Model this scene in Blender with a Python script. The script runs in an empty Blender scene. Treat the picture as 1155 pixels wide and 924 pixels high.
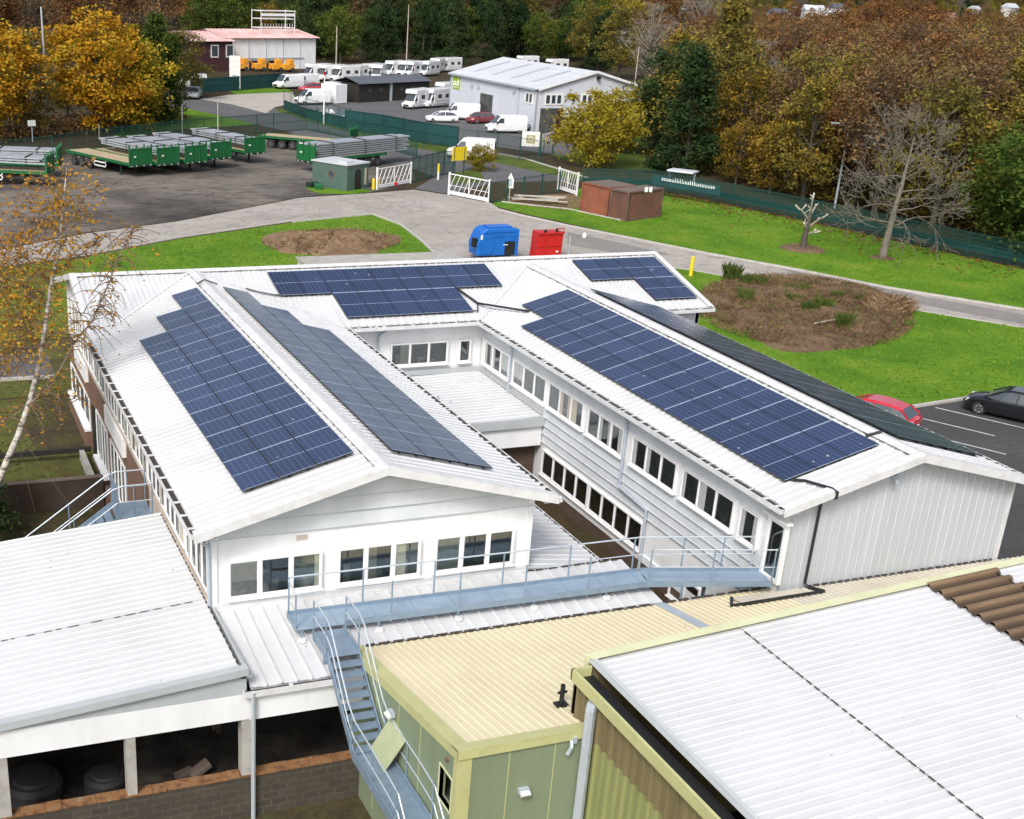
import bpy, bmesh, math, random
import numpy as np
from mathutils import Vector, Matrix
random.seed(7)
rng = np.random.default_rng(7)
SC = bpy.context.scene
COL = SC.collection
R = math.radians

# ------------------------------------------------------------------ camera
# calibrated from the building's own vanishing points; world: Y along the wings, X across, Z up
FPX, PPX, PPY = 1437.65, 436.94, 585.14
CAMZ = 19.0
YAW, PITCH, ROLL = R(21.427), R(23.4293), R(-2.5868)
_f = Vector((math.sin(YAW)*math.cos(PITCH), math.cos(YAW)*math.cos(PITCH), -math.sin(PITCH)))
_r = Vector((math.cos(YAW), -math.sin(YAW), 0.0))
_d = _f.cross(_r)
_c, _s = math.cos(ROLL), math.sin(ROLL)
CR = _c*_r + _s*_d
CD = -_s*_r + _c*_d
CF = _f
def ray(x, y):
    return CR*((x-PPX)/FPX) + CD*((y-PPY)/FPX) + CF
def G(x, y, z=0.0):
    """ground point (height z) seen at a photo pixel"""
    d = ray(x, y); t = (z-CAMZ)/d.z
    return Vector((d.x*t, d.y*t, z))
def GY(x, y, Y):
    d = ray(x, y); t = Y/d.y
    return Vector((d.x*t, Y, CAMZ+d.z*t))
def PX(p):
    v = Vector(p)-Vector((0, 0, CAMZ)); w = v.dot(CF)
    return (PPX+FPX*v.dot(CR)/w, PPY+FPX*v.dot(CD)/w)
cam_d = bpy.data.cameras.new('camera'); cam = bpy.data.objects.new('camera', cam_d); COL.objects.link(cam)
m = Matrix((CR, -CD, -CF)).transposed().to_4x4(); m.translation = (0, 0, CAMZ)
cam.matrix_world = m
cam_d.sensor_width = 36.0; cam_d.lens = FPX/1155*36
cam_d.shift_x = (577.5-PPX)/1155; cam_d.shift_y = (PPY-462)/1155
cam_d.clip_end = 6000; cam_d.clip_start = 0.5
SC.camera = cam

# ------------------------------------------------------------------ materials
def newmat(name):
    mt = bpy.data.materials.new(name); mt.use_nodes = True
    nt = mt.node_tree; b = nt.nodes['Principled BSDF']
    return mt, nt, b
def N(nt, typ, **kw):
    n = nt.nodes.new(typ)
    for k, v in kw.items():
        if k in n.inputs: n.inputs[k].default_value = v
        else: setattr(n, k, v)
    return n
def mixc(nt, fac, a, b, blend='MIX'):
    n = nt.nodes.new('ShaderNodeMix'); n.data_type = 'RGBA'; n.blend_type = blend
    for sock, val in ((n.inputs[0], fac), (n.inputs[6], a), (n.inputs[7], b)):
        if hasattr(val, 'links') or hasattr(val, 'is_linked'): nt.links.new(val, sock)
        elif isinstance(val, (int, float)): sock.default_value = val
        else: sock.default_value = (*val, 1) if len(val) == 3 else val
    return n.outputs[2]
def ramp(nt, src, stops):
    n = nt.nodes.new('ShaderNodeValToRGB'); el = n.color_ramp.elements
    while len(el) < len(stops): el.new(0.5)
    for e, (p, c) in zip(el, stops):
        e.position = p
        e.color = (c, c, c, 1) if isinstance(c, (int, float)) else (*c, 1)
    nt.links.new(src, n.inputs[0]); return n.outputs[0]
def noise(nt, scale, detail=4, rough=.6, coord='Object', stretch=None, dist=0.0):
    if coord != 'World': out = nt.nodes.new('ShaderNodeTexCoord').outputs[coord]
    else: out = nt.nodes.new('ShaderNodeNewGeometry').outputs['Position']
    if stretch:
        mp = nt.nodes.new('ShaderNodeMapping'); mp.inputs['Scale'].default_value = stretch
        nt.links.new(out, mp.inputs[0]); out = mp.outputs[0]
    n = N(nt, 'ShaderNodeTexNoise', Scale=scale, Detail=detail, Roughness=rough, Distortion=dist)
    nt.links.new(out, n.inputs['Vector']); return n.outputs[0]
def bump(nt, b, src, strength=.3, dist=.02):
    bn = N(nt, 'ShaderNodeBump', Strength=strength, Distance=dist)
    nt.links.new(src, bn.inputs['Height']); nt.links.new(bn.outputs[0], b.inputs['Normal'])
M = {}
def simple(name, col, rough=.6, metal=0.0, dirt=None, dscale=1.5, damt=.5, stretch=None, bmp=0.0, spec=None, coat=0.0):
    mt, nt, b = newmat(name)
    b.inputs['Roughness'].default_value = rough; b.inputs['Metallic'].default_value = metal
    if spec is not None: b.inputs['Specular IOR Level'].default_value = spec
    if coat: b.inputs['Coat Weight'].default_value = coat
    if dirt is None: dirt = tuple(c*.6 for c in col)
    f = noise(nt, dscale, 6, .65, stretch=stretch, coord='World')
    fac = ramp(nt, f, [(.42, 0.0), (.75, damt)])
    c = mixc(nt, fac, col, dirt); nt.links.new(c, b.inputs['Base Color'])
    if bmp: bump(nt, b, noise(nt, dscale*12, 3, coord='World'), bmp, .01)
    M[name] = mt; return mt
def roofmat(name, col, dirt, streak, amt=.35, rough=.5, patch=None):
    """painted profiled sheet: soft blotches, run-off streaks along one axis, specks"""
    mt, nt, b = newmat(name)
    b.inputs['Roughness'].default_value = rough
    b.inputs['Specular IOR Level'].default_value = .35
    f1 = ramp(nt, noise(nt, .35, 6, .65, coord='World'), [(.42, 0.0), (.8, amt)])
    f2 = ramp(nt, noise(nt, 1.0, 5, .7, coord='World', stretch=streak), [(.5, 0.0), (.78, amt)])
    f3 = ramp(nt, noise(nt, 7.0, 2, .5, coord='World'), [(.73, 0.0), (.79, .75)])
    c = mixc(nt, f1, col, dirt); c = mixc(nt, f2, c, dirt); c = mixc(nt, f3, c, tuple(x*.45 for x in dirt))
    if patch:
        f4 = ramp(nt, noise(nt, .8, 4, .6, coord='World', stretch=(streak[0]*2, streak[1]*2, 1)), [(.45, 0), (.62, .8)])
        c = mixc(nt, f4, c, patch)
    nt.links.new(c, b.inputs['Base Color'])
    bump(nt, b, noise(nt, 3.0, 4, coord='World'), .08, .02)
    M[name] = mt; return mt

roofmat('roof_white_x', (.61, .62, .63), (.36, .365, .36), (.5, 6, 1), .34)     # ribs run along X
roofmat('roof_white_y', (.61, .62, .63), (.36, .365, .36), (6, .5, 1), .34)     # ribs run along Y
roofmat('roof_cream', (.70, .63, .44), (.56, .48, .31), (7, .4, 1), .5, .6)
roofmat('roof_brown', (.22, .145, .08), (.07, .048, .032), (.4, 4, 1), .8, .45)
roofmat('roof_pink', (.62, .36, .33), (.75, .68, .66), (.2, .2, 1), .7, .6)
roofmat('roof_grey', (.52, .54, .57), (.40, .42, .44), (.3, .3, 1), .35, .5)
roofmat('roof_dark', (.10, .11, .13), (.06, .06, .07), (.3, .3, 1), .5, .5)
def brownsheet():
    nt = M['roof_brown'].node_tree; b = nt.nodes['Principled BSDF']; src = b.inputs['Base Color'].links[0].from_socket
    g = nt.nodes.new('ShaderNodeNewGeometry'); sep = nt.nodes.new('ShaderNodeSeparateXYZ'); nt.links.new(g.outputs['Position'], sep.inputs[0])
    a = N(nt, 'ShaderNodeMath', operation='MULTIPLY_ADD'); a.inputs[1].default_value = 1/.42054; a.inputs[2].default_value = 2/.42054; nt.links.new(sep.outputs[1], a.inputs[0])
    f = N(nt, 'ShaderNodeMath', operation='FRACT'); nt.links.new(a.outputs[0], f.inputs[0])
    r = ramp(nt, f.outputs[0], [(0.0, .85), (.22, .7), (.36, 0.0), (.62, 0.0), (.8, .75), (1.0, .85)])  # dark troughs: dirt, with the corrugation's shade painted in
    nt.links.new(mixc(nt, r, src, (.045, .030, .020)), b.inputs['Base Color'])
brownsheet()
simple('white_paint', (.80, .81, .82), .5, dirt=(.45, .44, .42), dscale=.9, damt=.35, stretch=(1, 1, .35))
simple('white_gloss', (.80, .80, .80), .35, dirt=(.6, .6, .58), dscale=2, damt=.3)
simple('trim_white', (.66, .665, .67), .45, dirt=(.40, .38, .34), dscale=2.5, damt=.5)
simple('clad_grey', (.63, .665, .69), .45, dirt=(.36, .38, .40), dscale=.7, damt=.45, stretch=(1, 1, .3))
simple('clad_pale', (.50, .53, .555), .45, dirt=(.38, .40, .41), dscale=.8, damt=.5, stretch=(2.5, 2.5, .25))
simple('clad_warehouse', (.60, .63, .69), .45, dirt=(.48, .51, .55), dscale=.4, damt=.5, stretch=(1.5, 1.5, .3))
simple('clad_shed', (.43, .46, .475), .5, dirt=(.31, .34, .355), dscale=1.2, damt=.5, stretch=(1, 1, .5))
simple('band_beige', (.50, .43, .36), .6, dirt=(.35, .29, .23), dscale=1.5, damt=.6)
simple('cap_olive', (.50, .50, .24), .5, dirt=(.36, .34, .16), dscale=1.6, damt=.5)
simple('cap_pale', (.62, .63, .40), .5, dirt=(.46, .45, .27), dscale=1.6, damt=.5)
simple('wall_sage', (.215, .265, .165), .55, dirt=(.17, .205, .125), dscale=.8, damt=.6, stretch=(1.5, 1.5, .3))
simple('board_sage', (.42, .46, .28), .5)
simple('galv_blue', (.235, .315, .40), .45, metal=.25, dirt=(.15, .21, .28), dscale=3, damt=.6)
simple('deck_blue', (.30, .39, .49), .5, metal=.15, dirt=(.20, .28, .37), dscale=2.2, damt=.7)
simple('galv_pale', (.55, .61, .66), .4, metal=.35, dirt=(.38, .44, .5), dscale=4, damt=.5)
simple('pipe_grey', (.40, .46, .52), .45, dirt=(.30, .35, .40), dscale=3, damt=.5)
simple('concrete', (.40, .385, .355), .85, dirt=(.20, .18, .15), dscale=2.0, damt=.7, bmp=.25)
simple('foot_white', (.7, .7, .68), .6)
simple('black', (.012, .012, .013), .5)
simple('cable_black', (.014, .015, .017), .45)
simple('gutter_dark', (.055, .042, .034), .8, dirt=(.015, .012, .01), damt=.8, dscale=4)
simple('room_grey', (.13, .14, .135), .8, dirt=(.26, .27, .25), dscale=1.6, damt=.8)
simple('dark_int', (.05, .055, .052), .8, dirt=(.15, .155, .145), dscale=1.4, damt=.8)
simple('curtain', (.50, .46, .38), .9, dirt=(.36, .33, .28), dscale=8, stretch=(6, 6, .3), damt=.8)
simple('blind_grey', (.42, .44, .43), .8, dirt=(.25, .27, .27), dscale=6, damt=.7)
simple('furniture', (.12, .13, .13), .6, dirt=(.4, .4, .38), dscale=5, damt=.9)
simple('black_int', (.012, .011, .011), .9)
simple('steel_grey', (.46, .49, .53), .45, metal=.4, dirt=(.27, .29, .33), dscale=2.5, damt=.7)
simple('trailer_green', (.008, .12, .035), .4, dirt=(.03, .08, .03), dscale=1.5, damt=.5)
simple('chassis', (.012, .03, .02), .6)
simple('deck_wood', (.42, .33, .21), .8, dirt=(.28, .21, .13), dscale=1.2, damt=.6)
simple('fence_green', (.009, .06, .048), .5, dirt=(.02, .06, .05))
simple('scrim_teal', (.008, .065, .068), .8, dirt=(.008, .035, .04), dscale=.6, damt=.8)
simple('kiosk_green', (.075, .13, .105), .6, dirt=(.05, .08, .07), damt=.6)
simple('rubber', (.016, .016, .017), .8, dirt=(.05, .045, .04), damt=.5)
simple('rim', (.55, .56, .57), .3, metal=.7)
simple('car_black', (.008, .009, .012), .22, spec=.6, coat=.8)
simple('car_red', (.55, .015, .035), .25, coat=.8)
simple('car_white', (.78, .79, .80), .3, coat=.5)
simple('car_silver', (.45, .47, .49), .3, metal=.4, coat=.5)
simple('car_teal', (.02, .07, .085), .3, coat=.5)
simple('car_maroon', (.20, .02, .025), .3, coat=.5)
simple('car_glass', (.05, .065, .075), .1, spec=.8)
simple('lamp_glass', (.75, .76, .78), .15)
simple('tail_red', (.45, .01, .01), .3)
simple('blue_paint', (.008, .13, .50), .4, dirt=(.006, .09, .36), dscale=1.2, damt=.6)
simple('red_paint', (.50, .012, .012), .45, dirt=(.34, .01, .012), dscale=1.2, damt=.6)
simple('yellow_paint', (.80, .62, .02), .5)
simple('yellow_sign', (.82, .60, .02), .5)
simple('orange_plant', (.75, .33, .03), .5)
simple('rust', (.27, .085, .045), .8, dirt=(.12, .05, .035), dscale=1.1, damt=.8, bmp=.2)
simple('rust_mid', (.15, .065, .042), .85, dirt=(.075, .048, .038), dscale=.8, damt=.9, bmp=.2)
simple('rust_dark', (.11, .065, .05), .85, dirt=(.20, .12, .09), dscale=1.1, damt=.8, bmp=.2)
simple('wall_earth', (.065, .046, .034), .9, dirt=(.035, .027, .02), dscale=1.5, damt=.8)
simple('sheet_brown', (.15, .115, .095), .8, dirt=(.13, .10, .085), dscale=1, damt=.7)
simple('timber_grey', (.46, .42, .36), .85, dirt=(.28, .24, .19), dscale=2, damt=.7)
simple('timber_black', (.02, .017, .014), .8)
simple('maroon_wall', (.055, .018, .020), .6)
simple('logo_green', (.36, .52, .03), .6)
simple('sign_board', (.78, .78, .75), .5)
simple('sign_beige', (.42, .40, .22), .6)
simple('sign_rust', (.40, .25, .16), .6)
simple('ink_white', (.8, .82, .82), .5)
simple('ink_dark', (.06, .07, .07), .5)
simple('ink_yellow', (.45, .48, .05), .5)
simple('bark', (.085, .070, .055), .9, dirt=(.04, .033, .027), dscale=3, damt=.8, bmp=.4)
simple('bark_grey', (.24, .215, .17), .9, dirt=(.12, .10, .08), dscale=2.5, damt=.8, bmp=.4)
simple('cut_wood', (.55, .52, .45), .8)
simple('kerb', (.47, .45, .41), .85, dirt=(.30, .28, .25), dscale=1.5, damt=.7)
simple('line_white', (.62, .62, .60), .7, dirt=(.2, .2, .2), dscale=3, damt=.8)
simple('rooftile', (.20, .10, .08), .8)
simple('render_wall', (.62, .62, .60), .8)
simple('lens', (.7, .72, .7), .2)

def brickmat(name, c1, c2, mortar, scale, dirt):
    mt, nt, b = newmat(name); b.inputs['Roughness'].default_value = .9
    g = nt.nodes.new('ShaderNodeNewGeometry'); sep = nt.nodes.new('ShaderNodeSeparateXYZ'); nt.links.new(g.outputs['Position'], sep.inputs[0])
    add = N(nt, 'ShaderNodeMath', operation='ADD'); nt.links.new(sep.outputs[0], add.inputs[0]); nt.links.new(sep.outputs[1], add.inputs[1])
    cb = nt.nodes.new('ShaderNodeCombineXYZ'); nt.links.new(add.outputs[0], cb.inputs[0]); nt.links.new(sep.outputs[2], cb.inputs[1])
    br = N(nt, 'ShaderNodeTexBrick', Scale=scale, Color1=(*c1, 1), Color2=(*c2, 1), Mortar=(*mortar, 1))
    br.inputs['Mortar Size'].default_value = .018; br.inputs['Brick Width'].default_value = .5; br.inputs['Row Height'].default_value = .25
    nt.links.new(cb.outputs[0], br.inputs['Vector'])
    f = ramp(nt, noise(nt, .9, 6, .7, coord='World'), [(.38, 0), (.68, .85)])
    c = mixc(nt, f, br.outputs[0], dirt); nt.links.new(c, b.inputs['Base Color'])
    bump(nt, b, br.outputs['Fac'], -.4, .02); M[name] = mt
brickmat('block_dark', (.075, .058, .043), (.055, .043, .033), (.10, .086, .068), 1.15, (.04, .036, .027))
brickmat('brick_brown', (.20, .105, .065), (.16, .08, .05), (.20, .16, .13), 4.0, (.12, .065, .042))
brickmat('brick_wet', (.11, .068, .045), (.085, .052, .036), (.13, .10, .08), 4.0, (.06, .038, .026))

def rustcap():
    mt, nt, b = newmat('rust_cap'); b.inputs['Roughness'].default_value = .95
    c = ramp(nt, noise(nt, 3.2, 6, .75, coord='World'), [(.28, (.06, .04, .025)), (.42, (.15, .07, .03)), (.52, (.27, .13, .05)), (.62, (.20, .12, .065)), (.70, (.40, .35, .28)), (.8, (.10, .08, .055))])
    nt.links.new(c, b.inputs['Base Color']); bump(nt, b, noise(nt, 9, 4, coord='World'), .6, .03); M['rust_cap'] = mt
rustcap()
def ribwall(name, c1, c2, upper):
    """olive profiled cladding, streaked; the tan version paints in the shade under the eave"""
    mt, nt, b = newmat(name); b.inputs['Roughness'].default_value = .5
    f = ramp(nt, noise(nt, 1.0, 5, .6, coord='World', stretch=(3, 3, .2)), [(.35, 0), (.7, 1)])
    c = mixc(nt, f, c1, c2)
    nt.links.new(c, b.inputs['Base Color']); M[name] = mt
ribwall('wall_olive', (.28, .295, .115), (.215, .23, .095), None)
ribwall('wall_tan', (.21, .175, .085), (.145, .115, .06), None)

def glassmat(name, tint, gl=.14):
    mt, nt, b = newmat(name); nt.nodes.remove(b); out = nt.nodes['Material Output']
    tr = N(nt, 'ShaderNodeBsdfTransparent', Color=(*tint, 1)); gs = N(nt, 'ShaderNodeBsdfGlossy', Roughness=.03, Color=(.9, .95, .97, 1))
    fr = N(nt, 'ShaderNodeFresnel', IOR=1.5); mx = nt.nodes.new('ShaderNodeMixShader')
    ad = N(nt, 'ShaderNodeMath', operation='ADD'); ad.inputs[1].default_value = gl; nt.links.new(fr.outputs[0], ad.inputs[0])
    nt.links.new(ad.outputs[0], mx.inputs[0]); nt.links.new(tr.outputs[0], mx.inputs[1]); nt.links.new(gs.outputs[0], mx.inputs[2])
    nt.links.new(mx.outputs[0], out.inputs[0]); M[name] = mt
glassmat('pane', (.80, .86, .84), .13)

def panelmat(name, base, line, rough=.12, fine=True, mid=True):
    """pv module: uv u = along (24 half cells), v = across (6 cells)"""
    mt, nt, b = newmat(name); b.inputs['Roughness'].default_value = rough
    b.inputs['Specular IOR Level'].default_value = .9; b.inputs['Specular Tint'].default_value = (.55, .77, 1.0, 1)
    uv = nt.nodes.new('ShaderNodeTexCoord').outputs['UV']; sep = nt.nodes.new('ShaderNodeSeparateXYZ'); nt.links.new(uv, sep.inputs[0])
    def grid(sock, n, w):
        a = N(nt, 'ShaderNodeMath', operation='MULTIPLY'); a.inputs[1].default_value = n; nt.links.new(sock, a.inputs[0])
        f = N(nt, 'ShaderNodeMath', operation='FRACT'); nt.links.new(a.outputs[0], f.inputs[0])
        s = N(nt, 'ShaderNodeMath', operation='SUBTRACT'); s.inputs[1].default_value = .5; nt.links.new(f.outputs[0], s.inputs[0])
        ab = N(nt, 'ShaderNodeMath', operation='ABSOLUTE'); nt.links.new(s.outputs[0], ab.inputs[0])
        g = N(nt, 'ShaderNodeMath', operation='GREATER_THAN'); g.inputs[1].default_value = .5-w; nt.links.new(ab.outputs[0], g.inputs[0])
        return g.outputs[0]
    gu = grid(sep.outputs[0], 12, .035); gv = grid(sep.outputs[1], 6, .030)
    mx = N(nt, 'ShaderNodeMath', operation='MAXIMUM'); nt.links.new(gu, mx.inputs[0]); nt.links.new(gv, mx.inputs[1])
    gm = grid(sep.outputs[0], 2, .014)
    oi = nt.nodes.new('ShaderNodeObjectInfo')
    tone = ramp(nt, oi.outputs['Random'], [(0, tuple(c*.6 for c in base)), (.12, tuple(c*.85 for c in base)), (.6, base), (1, tuple(min(1, c*1.3) for c in base))])
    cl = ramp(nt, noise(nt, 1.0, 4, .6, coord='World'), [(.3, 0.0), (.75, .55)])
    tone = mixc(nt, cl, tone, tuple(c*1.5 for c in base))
    h = N(nt, 'ShaderNodeMath', operation='MULTIPLY'); h.inputs[1].default_value = .18; nt.links.new(gu, h.inputs[0])
    c = mixc(nt, h.outputs[0], tone, line)
    hv = N(nt, 'ShaderNodeMath', operation='MULTIPLY'); hv.inputs[1].default_value = .62; nt.links.new(gv, hv.inputs[0])
    c = mixc(nt, hv.outputs[0], c, line)

    h2 = N(nt, 'ShaderNodeMath', operation='MULTIPLY'); h2.inputs[1].default_value = .8; nt.links.new(gm, h2.inputs[0])
    c = mixc(nt, h2.outputs[0], c, (.36, .43, .58))
    sp = ramp(nt, noise(nt, 5.0, 2, .5, coord='World'), [(.745, 0), (.77, .8)])
    c = mixc(nt, sp, c, (.5, .5, .48))
    nt.links.new(c, b.inputs['Base Color'])
    rr = ramp(nt, noise(nt, 2.5, 4, coord='World'), [(.3, rough*.7), (.8, rough*1.8)]); nt.links.new(rr, b.inputs['Roughness'])
    M[name] = mt
panelmat('pv_cells', (.020, .032, .076), (.16, .20, .31), .17)
simple('pv_frame', (.36, .42, .54), .45)
simple('pv_side', (.01, .011, .015), .4)

def groundmat(name, stops, scale, detail=8, rough=.95, fine=None, bmp=.3, fscale=14, fstretch=None, lines=None):
    mt, nt, b = newmat(name); b.inputs['Roughness'].default_value = rough; b.inputs['Specular IOR Level'].default_value = .2
    c = ramp(nt, noise(nt, scale, detail, .65, coord='World', dist=.3), stops)
    if fine:
        f = ramp(nt, noise(nt, fscale, 4, .7, coord='World', stretch=fstretch), [(.35, 0.0), (.7, .65)])
        c = mixc(nt, f, c, fine)
    if lines:
        f = ramp(nt, noise(nt, lines[0], 5, .6, coord='World', stretch=lines[1], dist=1.2), [(.485, 0.0), (.50, lines[3]), (.515, 0.0)])
        c = mixc(nt, f, c, lines[2])
    nt.links.new(c, b.inputs['Base Color'])
    bump(nt, b, noise(nt, fscale, 5, .7, coord='World'), bmp, .05)
    M[name] = mt
groundmat('lawn', [(.28, (.05, .125, .009)), (.42, (.085, .185, .011)), (.54, (.125, .235, .015)), (.66, (.19, .26, .03)), (.78, (.11, .17, .02))], .22, fine=(.045, .135, .003), bmp=.6, fscale=1.6, fstretch=(1, 2.2, 1))
groundmat('lawn_rough', [(.3, (.045, .075, .012)), (.5, (.08, .135, .015)), (.7, (.13, .165, .03))], .35, fine=(.05, .045, .02), bmp=.5, fscale=4)
groundmat('scrub', [(.3, (.055, .05, .022)), (.45, (.085, .085, .022)), (.6, (.10, .125, .02)), (.75, (.12, .09, .05))], .5, fine=(.05, .042, .022), bmp=.6, fscale=4)
groundmat('road_worn', [(.3, (.20, .19, .18)), (.55, (.25, .235, .22)), (.8, (.31, .29, .27))], .25, fine=(.18, .17, .16), bmp=.1, fscale=1.5)
groundmat('yard_mud', [(.3, (.045, .036, .020)), (.5, (.075, .062, .030)), (.65, (.075, .085, .018)), (.8, (.10, .085, .05))], .8, fine=(.03, .025, .015), bmp=.6, fscale=6)
groundmat('forest_floor', [(.3, (.035, .026, .016)), (.55, (.065, .045, .022)), (.75, (.05, .055, .02))], .12, fine=(.025, .02, .012), bmp=.5, fscale=2)
groundmat('road_grey', [(.3, (.30, .275, .25)), (.5, (.38, .35, .32)), (.75, (.45, .42, .385))], .12, fine=(.27, .245, .22), bmp=.1, fscale=1.2, fstretch=(.5, .5, 1), lines=(.22, (1, 1, 1), (.10, .095, .09), .55))
groundmat('tarmac_yard', [(.33, (.030, .027, .025)), (.43, (.10, .087, .077)), (.53, (.19, .165, .143)), (.66, (.25, .22, .19))], .075, fine=(.075, .068, .062), bmp=.15, fscale=.8, fstretch=(.6, 1.6, 1), lines=(.16, (.7, 1.9, 1), (.02, .019, .018), .85))
groundmat('tarmac_dark', [(.3, (.050, .049, .050)), (.55, (.075, .073, .073)), (.8, (.105, .10, .098))], .25, fine=(.05, .05, .052), bmp=.15, fscale=2.5)
groundmat('tarmac_road', [(.3, (.10, .10, .105)), (.55, (.13, .13, .135)), (.8, (.17, .17, .17))], .2, fine=(.09, .09, .095), bmp=.1, fscale=2.5)
groundmat('gravel', [(.3, (.36, .33, .29)), (.6, (.45, .42, .37)), (.8, (.5, .47, .42))], .3, fine=(.33, .3, .26), bmp=.1)
groundmat('soil', [(.3, (.13, .080, .045)), (.5, (.22, .145, .085)), (.7, (.29, .205, .13))], .6, fine=(.11, .07, .04), bmp=.8, fscale=5)
groundmat('mulch', [(.3, (.09, .06, .036)), (.5, (.17, .115, .07)), (.7, (.25, .18, .115))], .7, fine=(.07, .04, .025), bmp=.9, fscale=6)
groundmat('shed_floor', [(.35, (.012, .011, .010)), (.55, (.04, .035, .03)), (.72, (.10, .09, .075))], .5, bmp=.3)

def leafmat(name, stops, trans=.25, ns=.35):
    mt, nt, b = newmat(name); b.inputs['Roughness'].default_value = .7; b.inputs['Specular IOR Level'].default_value = .15
    g = nt.nodes.new('ShaderNodeNewGeometry'); oi = nt.nodes.new('ShaderNodeObjectInfo')
    n = noise(nt, ns, 3, .6, coord='Object')
    a = N(nt, 'ShaderNodeMath', operation='MULTIPLY'); a.inputs[1].default_value = .5; nt.links.new(g.outputs['Random Per Island'], a.inputs[0])
    s1 = N(nt, 'ShaderNodeMath', operation='ADD'); nt.links.new(a.outputs[0], s1.inputs[0])
    k = N(nt, 'ShaderNodeMath', operation='MULTIPLY_ADD'); k.inputs[1].default_value = 1.6; k.inputs[2].default_value = -.62; nt.links.new(n, k.inputs[0])
    nt.links.new(k.outputs[0], s1.inputs[1])
    s2 = N(nt, 'ShaderNodeMath', operation='MULTIPLY_ADD'); s2.inputs[1].default_value = .34; nt.links.new(oi.outputs['Random'], s2.inputs[0]); nt.links.new(s1.outputs[0], s2.inputs[2])
    c = ramp(nt, s2.outputs[0], stops); nt.links.new(c, b.inputs['Base Color'])
    tl = nt.nodes.new('ShaderNodeBsdfTranslucent'); nt.links.new(c, tl.inputs[0])
    mx = nt.nodes.new('ShaderNodeMixShader'); mx.inputs[0].default_value = trans
    nt.links.new(b.outputs[0], mx.inputs[1]); nt.links.new(tl.outputs[0], mx.inputs[2])
    nt.links.new(mx.outputs[0], nt.nodes['Material Output'].inputs[0]); M[name] = mt
leafmat('leaf_gold', [(.1, (0.186, 0.083, 0.008)), (.4, (0.391, 0.178, 0.011)), (.7, (0.512, 0.279, 0.018)), (1, (0.353, 0.279, 0.028))])
leafmat('leaf_goldgreen', [(.1, (0.075, 0.094, 0.013)), (.45, (0.250, 0.213, 0.019)), (.75, (0.500, 0.338, 0.025)), (1, (0.625, 0.413, 0.037))])
leafmat('leaf_yellow', [(.1, (0.107, 0.082, 0.008)), (.45, (0.221, 0.180, 0.012)), (.8, (0.312, 0.246, 0.021)), (1, (0.369, 0.295, 0.033))])
leafmat('leaf_olive', [(.1, (0.064, 0.061, 0.016)), (.45, (0.131, 0.115, 0.026)), (.8, (0.224, 0.184, 0.032)), (1, (0.384, 0.240, 0.040))])
leafmat('leaf_russet', [(.1, (0.067, 0.032, 0.016)), (.45, (0.140, 0.063, 0.027)), (.8, (0.219, 0.103, 0.036)), (1, (0.317, 0.171, 0.049))])
leafmat('leaf_brown', [(.1, (0.072, 0.045, 0.026)), (.45, (0.152, 0.093, 0.043)), (.8, (0.240, 0.147, 0.061)), (1, (0.352, 0.224, 0.080))])
leafmat('leaf_dark', [(.1, (0.011, 0.026, 0.011)), (.5, (0.026, 0.052, 0.016)), (.85, (0.048, 0.081, 0.024)), (1, (0.077, 0.101, 0.030))])
leafmat('leaf_green', [(.1, (0.025, 0.049, 0.010)), (.5, (0.055, 0.094, 0.015)), (.85, (0.094, 0.133, 0.022)), (1, (0.155, 0.155, 0.028))])
leafmat('leaf_amber', [(.1, (.045, .038, .010)), (.4, (.11, .085, .016)), (.65, (.25, .155, .018)), (1, (.44, .27, .03))])
leafmat('leaf_birch', [(.1, (.30, .14, .015)), (.5, (.48, .25, .025)), (1, (.58, .38, .06))])
leafmat('blade_lawn', [(.1, (.05, .12, .008)), (.5, (.11, .21, .012)), (.9, (.20, .27, .03))], .2, .3)
leafmat('blade_straw', [(.1, (.09, .05, .028)), (.5, (.20, .125, .07)), (.9, (.34, .23, .14))], .1, .8)
leafmat('blade_green', [(.1, (.04, .065, .012)), (.5, (.075, .115, .02)), (.9, (.14, .17, .04))], .15, .8)
def birchbark():
    mt, nt, b = newmat('bark_birch'); b.inputs['Roughness'].default_value = .8
    c = ramp(nt, noise(nt, 3.0, 5, .7, coord='World', stretch=(1, 1, 2.5)), [(.36, (.05, .04, .03)), (.45, (.30, .27, .22)), (.56, (.55, .52, .46)), (.8, (.62, .60, .55))])
    nt.links.new(c, b.inputs['Base Color']); M['bark_birch'] = mt
birchbark()
simple('twig_brown', (.16, .11, .075), .9)
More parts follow.
